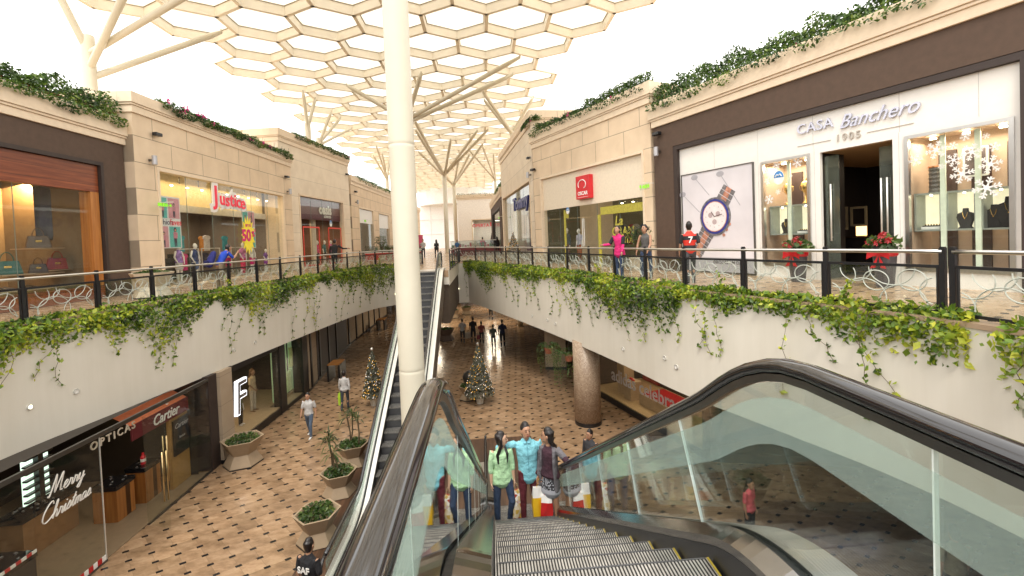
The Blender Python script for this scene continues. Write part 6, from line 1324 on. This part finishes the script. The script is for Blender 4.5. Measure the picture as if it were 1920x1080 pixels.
# Merry Christmas lettering drawn as brush strokes on the glass
def script(m, strokes, u0, z0_, s, d, r=.020, slant=.35, mi=0):
    for st in strokes:
        c_ = catmull([(p[0], p[1]) for p in st], .12) if len(st) > 2 else st
        m.tube([(u0+(x+slant*y)*s, d, z0_+y*s) for x, y in c_], r, 5, mi)
LET = {
 'M': ([[(0,.1),(.12,.0),(.25,.5),(.38,1.25),(.42,1.3),(.48,.6),(.52,.15),(.7,.7),(.92,1.3),(.95,1.2),(.95,.5),(1.0,.1),(1.15,.1)]], 1.2),
 'C': ([[(.75,1.05),(.65,1.28),(.4,1.2),(.12,.75),(.1,.25),(.35,.0),(.7,.12),(.9,.3)]], .85),
 'e': ([[(0,.15),(.25,.28),(.36,.45),(.25,.55),(.1,.4),(.1,.12),(.28,.0),(.5,.15)]], .45),
 'r': ([[(0,.1),(.1,.3),(.12,.55),(.2,.45),(.32,.45),(.3,.1),(.38,.0),(.5,.15)]], .42),
 'y': ([[(0,.15),(.1,.5),(.12,.12),(.25,.02),(.4,.2),(.45,.5)],[(.45,.5),(.4,-.1),(.25,-.5),(.08,-.45),(.3,-.1),(.6,.2)]], .5),
 'h': ([[(0,.1),(.2,.6),(.28,1.1),(.2,1.15),(.14,.8),(.12,.0)],[(.12,.2),(.25,.5),(.38,.45),(.36,.1),(.42,.0),(.55,.15)]], .5),
 'i': ([[(0,.1),(.12,.5),(.12,.1),(.2,.0),(.32,.15)],[(.16,.72),(.18,.76),(.2,.74)]], .28),
 's': ([[(0,.1),(.2,.55),(.28,.35),(.26,.08),(.1,.02),(.05,.1)],[(.2,.04),(.4,.15)]], .35),
 't': ([[(0,.1),(.2,.6),(.26,.95)],[(.24,.8),(.14,.3),(.2,.0),(.36,.15)],[(.06,.62),(.36,.66)]], .32),
 'm': ([[(0,.1),(.1,.5),(.1,.0)],[(.1,.2),(.22,.5),(.3,.4),(.29,.0)],[(.29,.2),(.42,.5),(.5,.4),(.5,.08),(.58,.0),(.7,.15)]], .62),
 'a': ([[(.38,.45),(.2,.52),(.05,.3),(.08,.05),(.22,.02),(.38,.4)],[(.38,.5),(.36,.1),(.44,.0),(.56,.15)]], .5)}
def write_script(m, txt, u0, z0_, s, d, r, slant=.35):
    x = u0
    for ch_ in txt:
        st, w_ = LET[ch_]; script(m, st, x, z0_, s, d, r, slant); x += w_*s
UG, ZG = LG.px(74, 988, 0); ZG -= ZL; m = MB(); write_script(m, 'Merry', UG+.18, ZG+.46, .27, -.012, .013); write_script(m, 'Christmas', UG, ZG, .27, -.012, .012)
m.build('painted_greeting', M('window_paint', (.72,.68,.62), .6), t)
m = MB()
for i in range(22): m.box(2.2+i*.115, 2.2+i*.115+.105, -.02, -.008, .05, .17, i % 2)
m.build('red_white_border', [M('border_red', (.5,.02,.02), .5), WHITE], t)
m = MB(); text_f(m, 'OPTICAS', .26, 5.6, .35, 2.55, ext=.01, bold=.004, space=1.4); m.build('sign_letters', M('letter_gold_dim', (.55,.48,.38), .5), t)
# counters, cases, awning corner
def counter(u0, u1, d0, d1, h, lab, shade=WOODO):
    q = LG.at('sales_counter', lab, 'counter', (u0+u1)/2, (d0+d1)/2, ZL+.016); w_, e = (u1-u0)/2, (d1-d0)/2; m = MB(); m.box(-w_, w_, -e, e, 0, h-.12); m.build('cabinet', shade, q); m = MB(); m.box(-w_-.02, w_+.02, -e-.02, e+.02, h-.12, h); m.build('display_top', M('black_glass', (.01,.01,.012), .06), q)
    m = MB(); rr = random.Random(int(u0*100))
    for i in range(int((u1-u0)*14)): x_ = rr.uniform(-w_+.05, w_-.05); y_ = rr.uniform(-e+.05, e-.05); m.box(x_-.02, x_+.03, y_-.015, y_+.015, h, h+.02)
    m.build('wares', M('ware_silver', (.7,.7,.72), .2, .8), q)
counter(4.9, 6.3, 1.9, 2.5, 1.0, 'long wooden display counter just inside the open glass door', M('counter_wood', (.26,.13,.05), .5))
counter(6.25, 6.85, .9, 1.5, .95, 'square wooden counter behind the glass door handles'); counter(7.1, 7.7, .8, 1.3, 1.0, 'wooden counter with a red bottle beside the watch display panel')
counter(1.2, 3.7, .5, 1.3, 1.0, 'long dark counter edged red and white at the bottom left corner', M('counter_dark', (.03,.025,.025), .4))
q = LG.at('ribbon_edging', 'red and white striped ribbon along the dark counter at bottom left', 'ribbon', 2.45, .48, ZL+1.02); m = MB()
for i in range(24): m.box(-1.25+i*.104, -1.25+i*.104+.1, -.02, .0, -.03, .03, i % 2)
m.build('ribbon', [M('border_red', (.5,.02,.02)), WHITE], q)
q = LG.at('red_bottle', 'small red fire extinguisher shaped bottle on the counter behind the glass', 'bottle', 7.35, 1.0, ZL+1.02); m = MB(); m.lathe((0,0,0), [(.06,0), (.065,.2), (.03,.27), (.03,.32)], 12); m.build('body', M('sign_red', (.6,.02,.03)), q); m = MB(); m.lathe((0,0,.08), [(.067,0), (.067,.08)], 12); m.build('label_band', WHITE, q)
m = MB(); m.add([(6.3,.5,2.50), (8.55,.5,2.50), (8.55,1.3,2.95), (6.3,1.3,2.95)], [(0,1,2,3)]); m.build('awning', M('awning_orange', (.55,.16,.07), .7, emit=.12), t); m = MB(); m.box(6.3, 8.55, .46, .50, 2.10, 2.50); m.build('awning_valance', M('awning_wine', (.12,.01,.015), .7), t)
m = MB(); text_f(m, 'Cartier', .40, 7.55, .445, 2.30, ext=.006, shear=.3, bold=.004, sx=.9); text_f(m, 'c', .3, 7.6, .445, 2.68, ext=.006, shear=.2, bold=.0); m.build('awning_lettering', WHITE, t)
m = MB(); m.box(7.75, 8.55, .5, .6, .015, 2.08); m.build('wood_panel', M('panel_wood', (.30,.17,.05), .5), t)
q = LG.at('watch_display_panel', 'black framed display panel lettered Cartier on the wooden wall', 'display', 8.15, .45, ZL+.95); m = MB(); m.box(-.33,.33,-.01,.04,0,1.05); m.build('frame', BLKFR, q); m = MB(); text_f(m, 'Cartier', .2, 0, -.015, .86, ext=.003, shear=.3); text_f(m, 'Santos', .1, 0, -.015, .5, ext=.002, shear=.3); m.build('lettering', M('letter_dim', (.4,.38,.36), .5), q)
q = LG.at('lit_shelf_rack', 'bright green white shelf rack of spectacles glowing behind the greeting', 'shelf rack', LG.px(68, 890, 1.6)[0], 1.6, LG.px(68, 938, 1.6)[1]); m = MB(); m.box(-.3,.3,0,.04,0,1.35); m.build('backlight', M('cool_glow', (.75,1,.8), .5, emit=.8), q); m = MB()
for i in range(8): m.box(-.32,.32,-.10,-.001,.06+i*.16,.10+i*.16)
m.box(-.06,.06,-.12,-.001,0,1.35); m.build('shelves', BLKFR, q)
q = LG.at('lit_shelf_rack', 'yellow lit narrow shelf rack at the back of the optician shop', 'shelf rack', 6.2, 4.2, ZL+1.2); m = MB(); m.box(-.25,.25,0,.04,0,1.3); m.build('backlight', M('yellow_glow', (1,.8,.2), .5, emit=.5), q); m = MB()
for i in range(6): m.box(-.27,.27,-.1,-.001,.06+i*.22,.08+i*.22)
m.build('shelves', BLKFR, q)
q = LG.at('picture_board', 'board of small colourful eyewear pictures low in the bottom left window', 'picture board', 1.6, 1.9, ZL+.3); m = MB(); m.box(-1.2,1.4,0,.04,0,1.3); m.build('board', M('board_blue', (.06,.09,.12), .5), q); m = MB(); rr = random.Random(2)
for i in range(8): m.box(-1.1+i*.3, -.86+i*.3, -.02, -.001, .15+.5*(i % 2), .55+.5*(i % 2), rr.randrange(3))
m.build('pictures', [M('pic_white', (.5,.5,.52), .5, var=.4), M('pic_red', (.4,.1,.1), .5, var=.5), M('pic_blue', (.1,.2,.3), .5, var=.5)], q)
warm_light(t, (6.2, 1.6, 2.9), 16, 4, 1.2, (1,.75,.45)); warm_light(t, (2.6, 1.6, 2.9), 9, 3, 1.2, (.9,.95,1))
t = lowthing(LG, 'stone_pier', 'stone pier with brown edge between the optician shop and the letter F window', 'pier'); m = MB(); m.box(9.25, 9.95, -.12, 1.2, .12, CH); m.build('shaft', PIERST, t); m = MB(); m.box(9.24, 9.96, -.14, 1.2, 0, .119); m.build('plinth', BLKFR, t); m = MB(); m.box(8.80, 9.24, -.02, 1.2, 0, CH); m.build('brown_edge', DBROWN, t)
# F window
LH = Fr((-8.90,16.0), (-8.72,21.6)); t = lowthing(LH, 'fashion_shop', 'black framed fashion window with a glowing letter F under the left gallery', 'shop')
m = MB(); m.box(0, 6.0, .50, 3.0, .001, .30); m.box(0, 3.5, .06, .499, .001, .30); m.build('window_stage', M('stage_sand', (.42,.31,.19), .5), t); m = MB(); m.box(0, 3.5, .0, .059, 0, .26); m.box(3.5, 4.0, -.02, .3, 0, CH); m.box(0,3.5,0,.06,2.75,CH); m.box(4.0,5.7,0,.059,0,.16); m.build('black_surround', BLKFR, t)
m = MB(); m.add([(0,3,0),(7,3,0),(7,3,CH),(0,3,CH)], [(0,1,2,3)]); m.add([(7,.5,0),(7,3,0),(7,3,CH),(7,.5,CH)], [(0,1,2,3)]); m.add([(-.04,0,0),(-.04,3,0),(-.04,3,CH),(-.04,0,CH)], [(0,1,2,3)]); m.build('back_wall', M('back_wall_dark', (.05,.035,.03), .6), t); m = MB(); m.box(.02, 3.48, .02, .032, .30, 2.74); m.build('shop_window', SGLASS, t)
uF, zF = LH.px(458, 742, .25); m = MB(); text_f(m, 'F', 1.75, .95, .25, 1.55, ext=.06, bold=.02, sx=.9, shear=.1); m.build('letter_glow', M('letter_light', (.85,.85,1), .5, emit=1.3), t); m = MB(); text_f(m, 'F', 1.72, .95, .185, 1.55, ext=.004, bold=-.018, sx=.9, shear=.1); m.build('letter_face', M('letter_face_grey', (.22,.20,.21), .4, .3), t)
warm_light(t, (1.7, 1.2, 2.9), 22, 3, 1, (1,.72,.42))
person('mannequin in long pale dress and high hat beside the letter F', LH.W(3.2, 1.0, ZL+.30), LH.rot+pi, 1.75, dict(ar=(.5,.3,-1), fr=(-.3,.4,-.6)), top=cloth('pale_gold', (.45,.36,.22)), bottom=cloth('pale_gauze', (.42,.38,.30)), shoes=None, hair='long', hairm=cloth('brown_wig', (.10,.05,.02)), skin=cloth('mannequin_brown', (.25,.15,.09)), name='mannequin', cat='mannequin', vox=.02, faced=False, female=True, bot='trousers')
person('small mannequin in yellow hat behind the letter F', LH.W(1.75, .7, ZL+.30), LH.rot+pi, 1.2, None, top=cloth('olive_dark', (.06,.07,.03)), bottom=BLK, shoes=None, hair='short', hairm=cloth('mustard', (.6,.33,.02)), skin=MANQ, name='mannequin', cat='mannequin', vox=.026, faced=False)
person('seated-height mannequin with mustard scarf at the left of the letter F', LH.W(.9, .85, ZL+.30), LH.rot+pi, 1.55, None, top=cloth('sand', (.40,.28,.15)), bottom=cloth('brown_low', (.12,.07,.04)), shoes=None, hair='short', hairm=cloth('mustard', (.6,.33,.02)), skin=MANQ, name='mannequin', cat='mannequin', vox=.026, faced=False)
m = MB(); m.box(4.1, 6.9, .62, .66, .3, 2.7); m.build('lit_backdrop', M('green_lit_backdrop', (.30,.42,.22), .6, emit=.25), t); m = MB(); m.box(5.70, 6.25, -.02, .45, 0, CH); m.box(5.35, 5.40, .52, .56, .31, 2.6); m.box(6.0, 6.3, .55, .61, .31, 2.65); m.build('dark_posts', BLKFR, t); m = MB(); m.box(4.02, 5.68, .02, .032, .17, 2.75); m.build('shop_window', SGLASS, t); m = MB(); m.box(4.0,5.7,.06,.499,.001,.17); m.build('window_stage', M('stage_sand', (.42,.31,.19)), t)
for d_, z_, lab, c_ in ((.5, 1.45, 'pale yellow sleeveless dress hanging upper in the green lit window', (.62,.66,.32)), (.45, .45, 'pale green long dress hanging lower in the green lit window', (.55,.68,.38))):
    q = LH.at('hanging_dress', lab, 'dress', 5.75 if z_ > 1 else 5.15, d_, ZL+z_); m = MB(); m.prism_f([(-.24,0), (.24,0), (.14,.55), (.19,.9), (.08,.85), (0,.78), (-.08,.85), (-.19,.9), (-.14,.55)], -.06, .06); m.build('cloth', cloth('dress%d' % int(z_*10), c_), q)
# walls beyond
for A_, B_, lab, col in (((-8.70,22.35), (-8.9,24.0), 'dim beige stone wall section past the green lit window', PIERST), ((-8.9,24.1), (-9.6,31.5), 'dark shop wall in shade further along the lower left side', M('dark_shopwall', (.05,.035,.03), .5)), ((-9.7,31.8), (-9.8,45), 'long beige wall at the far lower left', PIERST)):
    f_ = Fr(A_, B_); t = lowthing(f_, 'shop_wall', lab, 'wall'); m = MB(); m.box(0, f_.L, 0, .4, .12, CH); m.build('panel', col, t); m = MB(); m.box(0, f_.L, -.02, .4, 0, .119); m.build('plinth', BLKFR, t)
    m = MB()
    for k in range(max(1, int(f_.L/1.9))): m.box(.3+k*1.9, .3+k*1.9+.22, -.06, -.001, .12, 2.9)
    m.build('black_jambs', BLKFR, t)
for i, (x, y) in enumerate(((-8.0,24.2), (-8.6,37.5))):
    t = thing('console_table', ('narrow console with an amber lit top against the shaded lower left wall', 'amber lit console far along the lower left wall')[i], 'table', (x, y, ZL), .0); m = MB(); m.box(-.30,.30,-.5,.5,.85,.9); m.build('top', M('amber_top', (.38,.16,.04), .5), t)
    for a_ in (-.28, .28): m = MB(); m.box(a_-.05, a_+.05, -.5, .5, 0, .849); m.build('leg', BLKFR, t)
# planters
PLST = M('planter_stone', (.30,.22,.14), .7, var=.06, bump=.1)
def hex_planter(x, y, lab, s=1.0, z=ZL, plant='low', mat=None, seed=1, rot=.3):
    t = thing('hexagonal_planter', lab, 'planter', (x, y, z), rot, 'hexagonal stone planters'); mat = mat or PLST
    m = MB(); m.lathe((0,0,0), [(.60*s,0), (.60*s,.05), (.40*s,.38*s), (.40*s,.385*s), (.66*s,.85*s), (.60*s,.85*s), (.52*s,.72*s), (.0,.72*s)], 6); m.build('basin', mat, t)
    m = MB(); m.lathe((0,0,.0), [(.605*s,-.001), (.605*s,.04)], 6); m.build('base_shadow', BLKFR, t); r = np.random.default_rng(seed); n = 420
    a_ = r.uniform(0, 2*pi, n); q = np.sqrt(r.uniform(0, 1, n))*.50*s; P = np.stack([q*np.cos(a_), q*np.sin(a_), .74*s+r.uniform(0, .16, n)*(1.2-q)], 1); N = np.tile([0,0,1.], (n, 1)); leaf_obj('ground_cover', P, N, .10, PLANTLEAF, t)
    if plant == 'yucca':
        m = MB(); P = []; N = []
        for k in range(3):
            b = Vector((r.uniform(-.2,.2), r.uniform(-.2,.2), .7*s)); tip = b+Vector((r.uniform(-.15,.15), r.uniform(-.15,.15), r.uniform(.55,1.1))); m.tube([b, (b+tip)/2+Vector((.03,0,0)), tip], .025, 6)
            for j in range(26):
                aa = r.uniform(0, 2*pi); el = r.uniform(-.5, 1.2); L_2 = r.uniform(.28, .45); d_ = Vector((cos(aa)*cos(el), sin(aa)*cos(el), sin(el))); mid = tip+d_*L_2*.6; end = tip+d_*L_2+Vector((0,0,-.12)); sd_ = d_.cross(Vector((0,0,1))).normalized()*.018
                o_ = len(m.v); m.add([tip, mid+sd_, end, mid-sd_], [(0,1,2,3)], 1)
        m.build('yucca', [STEM, PLANTLEAF], t, recalc=False)
    return t
hex_planter(-8.15, 15.2, 'hexagonal planter beside the stone pier at the lower left', .98, seed=2, plant='low'); hex_planter(-4.22, 10.9, 'hexagonal planter closest to the camera beside the timber deck', .82, seed=3)
hex_planter(-4.35, 12.9, 'hexagonal planter with pale drooping plant behind the closest planter', .78, seed=4, plant='yucca'); hex_planter(-4.45, 14.6, 'hexagonal planter with a tall yucca furthest of three beside the escalator', .8, seed=5, plant='yucca')
hex_planter(-3.05, 41.5, 'round looking planter with tall plant at the far end downstairs', .85, seed=6, plant='yucca'); hex_planter(-1.9, 43.2, 'low planter with bare stems beside the far planter downstairs', .8, seed=7, plant='yucca')
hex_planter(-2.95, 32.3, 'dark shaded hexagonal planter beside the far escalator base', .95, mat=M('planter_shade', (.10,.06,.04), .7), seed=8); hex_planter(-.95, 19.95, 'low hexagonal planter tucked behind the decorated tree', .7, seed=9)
hex_planter(-10.45, 14.9, 'cream hexagonal planter standing upstairs behind the left railing', .92, z=0.0, mat=M('planter_cream', (.58,.50,.38), .6), seed=10)
# decorated trees
def xmas(x, y, z, h, lab, s=1.0, n=5200):
    t = thing('decorated_tree', lab, 'christmas tree', (x, y, z)); m = MB(); m.lathe((0,0,0), [(.14,0), (.20,.42), (.215,.43), (.215,.47), (.18,.47)], 20); m.build('pot', M('pot_cream', (.60,.56,.48), .5), t)
    m = MB(); m.tube([(0,0,.4), (0,0,h-.1)], [.05, .015], 8); m.build('trunk', STEM, t); r = np.random.default_rng(int(h*100)); u = 1-np.sqrt(r.uniform(0, 1, n)); a_ = r.uniform(0, 2*pi, n); R_ = .64*s*(1-u)**.9*(.75+.3*r.uniform(0, 1, n))*(.92+.12*np.sin(u*38)); z_ = .45+u*(h-.45)
    P = np.stack([R_*np.cos(a_), R_*np.sin(a_), z_-.12*R_], 1); N = np.stack([np.cos(a_), np.sin(a_), np.full(n, .4)], 1); leaf_obj('foliage', P, N, .11, M('fir_frosted', (.10,.10,.065), .55, var=.8, scale=14), t, aspect=.35)
    for nm, mt, k in (('gold_baubles', M('bauble_gold', (.85,.50,.10), .18, .9), 120), ('silver_baubles', M('bauble_silver', (.75,.72,.68), .15, .9), 120)):
        m = MB()
        for _ in range(k): u_ = 1-sqrt(r.uniform(0,1)); aa = r.uniform(0, 2*pi); rr_ = .66*s*(1-u_)**.9+.01; m.ball((rr_*cos(aa), rr_*sin(aa), .45+u_*(h-.5)-.1*rr_), .030, 6)
        tag(m.build(nm, mt, t, smooth=True), kind='stuff')
    m = MB()
    for k in range(5): a0 = k*1.25; m.tube([(.5*(1-f)*s*cos(a0+f*9), .5*(1-f)*s*sin(a0+f*9), .7+f*(h-.8)) for f in [i/14 for i in range(15)]], .012, 4)
    m.build('ribbons', M('ribbon_silver', (.6,.56,.5), .3, .5), t)
    m = MB(); m.ball((0,0,h), .07, 8); m.build('topper', M('bauble_silver', (.75,.72,.68)), t)
xmas(-.45, 19.35, ZL, 2.55, 'decorated Christmas tree in a white pot right of the white column downstairs'); xmas(-5.05, 19.9, ZL, 2.45, 'decorated Christmas tree left of the far escalator downstairs', .75)
xmas(1.85, 28.6, 0, 1.75, 'small silver Christmas tree upstairs before the blue lettered shop', .8, 900)
q = thing('speaker_sphere', 'round black object just behind the decorated tree downstairs', 'sphere', (-.85, 19.9, ZL+.95)); m = MB(); m.lathe((0,0,-.3), [(.1,0), (.3,.15), (.34,.32), (.28,.5), (.1,.62)], 16); m.build('shell', BLKFR, q, smooth=True); m = MB(); m.lathe((0,0,-.95), [(.12,0), (.05,.1), (.05,.66)], 10); m.build('stand', BLKFR, q)
# mosaic column with hanging ferns
g = G('mosaic_tiles'); bt = g.n('ShaderNodeTexBrick'); tc = g.coord(); sp = g.n('ShaderNodeSeparateXYZ'); g.l(tc, sp.inputs[0]); at_ = g.math('ARCTAN2', sp.outputs[1], sp.outputs[0]); cb = g.n('ShaderNodeCombineXYZ'); g.l(g.math('MULTIPLY', at_, .5), cb.inputs[0]); g.l(sp.outputs[2], cb.inputs[1]); g.l(cb.outputs[0], bt.inputs[0])
bt.inputs['Scale'].default_value = 1; bt.offset = 0; bt.inputs['Brick Width'].default_value = .045; bt.inputs['Row Height'].default_value = .045; bt.inputs['Mortar Size'].default_value = .003; bt.inputs['Color1'].default_value = (.50,.38,.27,1); bt.inputs['Color2'].default_value = (.30,.20,.13,1); bt.inputs['Mortar'].default_value = (.20,.15,.11,1); g.l(bt.outputs[0], g.b.inputs['Base Color']); g.b.inputs['Roughness'].default_value = .4
t = thing('tiled_column', 'round mosaic tiled column standing under the right gallery', 'column', (3.62, 16.6, ZL)); m = MB(); m.lathe((0,0,0), [(.49,.14), (.49,3.1)], 40); m.build('shaft', g.m, t, smooth=True); m = MB(); m.lathe((0,0,0), [(.50,0), (.50,.139)], 40); m.build('plinth', BLKFR, t)
def fern(x, y, z, lab, s=1.0, seed=1):
    t = thing('hanging_fern', lab, 'hanging plant', (x, y, z), 0); m = MB(); m.lathe((0,0,-.05), [(.12,0), (.17,.2), (.18,.22), (.14,.22)], 14); m.build('pot', M('terracotta', (.3,.09,.05)), t); r = np.random.default_rng(seed); P = []; N = []
    for k in range(46):
        a_ = r.uniform(0, 2*pi); L_2 = r.uniform(.5, 1.1)*s
        for j in range(16): f = j/15; rad = (.10+.42*sin(pi*.5*min(1, f*1.6)))*s; P.append((rad*cos(a_)+r.normal(0,.015), rad*sin(a_)+r.normal(0,.015), .18+.25*sin(pi*min(1,f*1.3))*s-f*f*L_2)); N.append((cos(a_), sin(a_), .5))
    leaf_obj('fronds', np.array(P), np.array(N), .085, PLANTLEAF, t, aspect=.4); m = MB(); m.tube([(0,0,.15), (0,0,.75)], .006, 4); m.build('wire', DSTEEL, t)
fern(3.05, 17.0, -3.3, 'large hanging fern against the tiled column under the gallery edge', 1.1, 3); fern(2.45, 18.3, -3.3, 'smaller hanging fern left of the tiled column under the gallery edge', .9, 4)
t = thing('stone_pier', 'square stone pier with black base on the lower right', 'pier', (3.6, 23.9, ZL), -.25); m = MB(); m.box(-.55,.55,-.35,.6,.15,3.05); m.build('shaft', PIERST, t); m = MB(); m.box(-.56,.56,-.36,.61,0,.149); m.build('plinth', BLKFR, t)
# sports shop (right)
RS = Fr((4.55,19.9), (6.45,13.4)); t = lowthing(RS, 'sports_shop', 'sports shop window with large white letters on the lower right', 'shop')
m = MB(); m.box(0, RS.L, 0, .06, 0, .22); m.box(0, RS.L, 0, .06, 2.8, CH); m.build('base_rail', BLKFR, t); m = MB(); m.box(0, RS.L, .061, 2.6, .001, .25); m.build('window_stage', M('stage_blond', (.55,.38,.20), .4), t)
m = MB(); m.box(0, RS.L, 2.6, 2.7, 0, CH); m.box(-.1,0,0,2.7,0,CH); m.box(RS.L,RS.L+.1,0,2.7,0,CH); m.build('back_wall', M('sports_backdrop', (.05,.035,.03), .5), t); m = MB(); m.box(.3, 1.4, 2.5, 2.59, .3, 2.8); m.build('red_graphic', M('graphic_red', (.35,.03,.02), .5, var=.5, scale=3), t)
m = MB(); m.disc_f((4.7, 1.5), 1.15, 2.53, 2.59, 30); m.build('orange_ring', M('graphic_orange', (.5,.22,.06), .5), t); m = MB(); m.disc_f((4.9, 1.45), 1.0, 2.50, 2.529, 30); m.build('blue_disc', M('graphic_navy', (.02,.02,.09), .5), t)
m = MB(); m.box(.02, RS.L-.02, .02, .032, .23, 2.79); m.build('shop_window', SGLASS, t); m = MB(); text_f(m, 'adidas celebra', .72, 3.6, .015, 1.25, ext=.004, bold=.008, sx=.95); m.build('window_lettering', M('letter_pale', (.55,.53,.52), .5), t)
for i, (u, d, w_, h_, lab) in enumerate(((1.35, .9, .5, 1.3, 'tall wooden plinth with red shoe in the sports window'), (2.1, .7, .5, .75, 'shorter wooden plinth with red shoe in the sports window'))):
    q = RS.at('display_plinth', lab, 'plinth', u, d, ZL+.25); m = MB(); m.box(-w_/2,w_/2,-w_/2,w_/2,0,h_); m.build('box', M('plinth_wood', (.50,.36,.22), .5), q, bevel=.006); m = MB(); chain(m, [(V(-.12,0,h_+.05), .05, .05), (V(.0,0,h_+.06), .05, .055), (V(.14,0,h_+.03), .045, .03)], (0,1,0)); m.build('shoe', M('sign_red', (.6,.02,.03)), q, smooth=True)
q = RS.at('display_table', 'low wooden table with a red top in the sports window', 'table', 3.6, 1.2, ZL+.25); m = MB(); m.box(-.9,.9,-.6,.6,0,.42); m.build('frame', M('plinth_wood', (.5,.36,.22)), q); m = MB(); m.box(-.82,.82,-.52,.52,.421,.45); m.build('red_top', M('table_red', (.45,.015,.02), .4), q)
warm_light(t, (3.2, 1.2, 2.9), 40, 5, 1.2, (1,.80,.55))
RF = Fr((6.6,13.1), (15.9,11.0)); t = lowthing(RF, 'dark_shopfront', 'dark shopfront with a cool bluish light strip seen through the escalator glass', 'shop'); m = MB(); m.box(0, RF.L, .05, .4, 0, CH); m.build('wall', M('shade_wall', (.035,.03,.03), .6), t)
m = MB(); m.box(.3, 4.5, .0, .049, 2.2, 2.5); m.build('light_strip', M('strip_glow', (.55,.6,1), .5, emit=1.0), t); m = MB(); m.box(.3, 4.4, .0, .049, .3, 1.9); m.build('window', M('dark_pane', (.03,.035,.035), .1), t)
# plants and palms upstairs
def palm(x, y, z, h, lab, seed, n=15, L0=.75):
    t = thing('potted_palm', lab, 'potted palm', (x, y, z)); m = MB(); m.lathe((0,0,0), [(.20,0), (.26,.45), (.28,.46), (.28,.50), (.22,.50)], 18); m.build('pot', M('pot_stone', (.45,.38,.28), .6), t); r = np.random.default_rng(seed); m = MB(); P = []; N = []
    for k in range(n):
        a_ = r.uniform(0, 2*pi); top_ = h*r.uniform(.7, 1.0); rad = L0*r.uniform(.5, 1); pts = []
        for j in range(10):
            f = j/9; rr_ = rad*f**1.6; zz = .45+(top_-.45)*sin(pi*.55*f)/sin(pi*.55*.85) if f < .85 else .45+(top_-.45)*(1-(f-.85)*1.2); pts.append((rr_*cos(a_), rr_*sin(a_), zz))
            if f > .3:
                for s_ in (-1, 1):
                    for _ in range(2): P.append((rr_*cos(a_)-s_*.07*sin(a_)+r.normal(0,.02), rr_*sin(a_)+s_*.07*cos(a_)+r.normal(0,.02), zz-.03+r.normal(0,.02))); N.append((cos(a_), sin(a_), 1))
        m.tube(pts, .008, 4)
    m.build('stems', STEM, t); leaf_obj('fronds', np.array(P), np.array(N), .15, PLANTLEAF, t, aspect=.22)
q = RB.W(RB.L-.15, -.75, 0); palm(q[0], q[1], 0, 1.75, 'potted palm behind the tank top woman by the brown pier', 31)
q = standY(716, 37); palm(q[0], 37, 0, 2.1, 'tall potted palm beside the grey glazed bays at far left', 32); q = standY(729, 39); palm(q[0], 39, 0, 1.3, 'shorter potted palm just left of the thick white column', 33, 10, .5)

# unseen fill panels, added to brighten the lower floor beyond the atrium
for i, (x, y) in enumerate(((-4.5, 38), (.5, 38), (-4.5, 46), (.5, 46))):
    t = thing('fill_panel', 'added fill light panel over the lower floor beyond the atrium, ' + ('front left', 'front right', 'rear left', 'rear right')[i] + ' of four', 'added fill light', (x, y, -2.55)); m = MB(); m.box(-.6,.6,-.6,.6,-.03,.03); m.build('diffuser', M('fill_glow', (1,.9,.72), .5, emit=3), t)
    m = MB(); m.box(-.65,.65,-.65,-.601,-.05,.03); m.box(-.65,.65,.601,.65,-.05,.03); m.build('frame', WHITE, t); warm_light(t, (0,0,-.08), 110, 1.1, 1.1, (1,.84,.62))
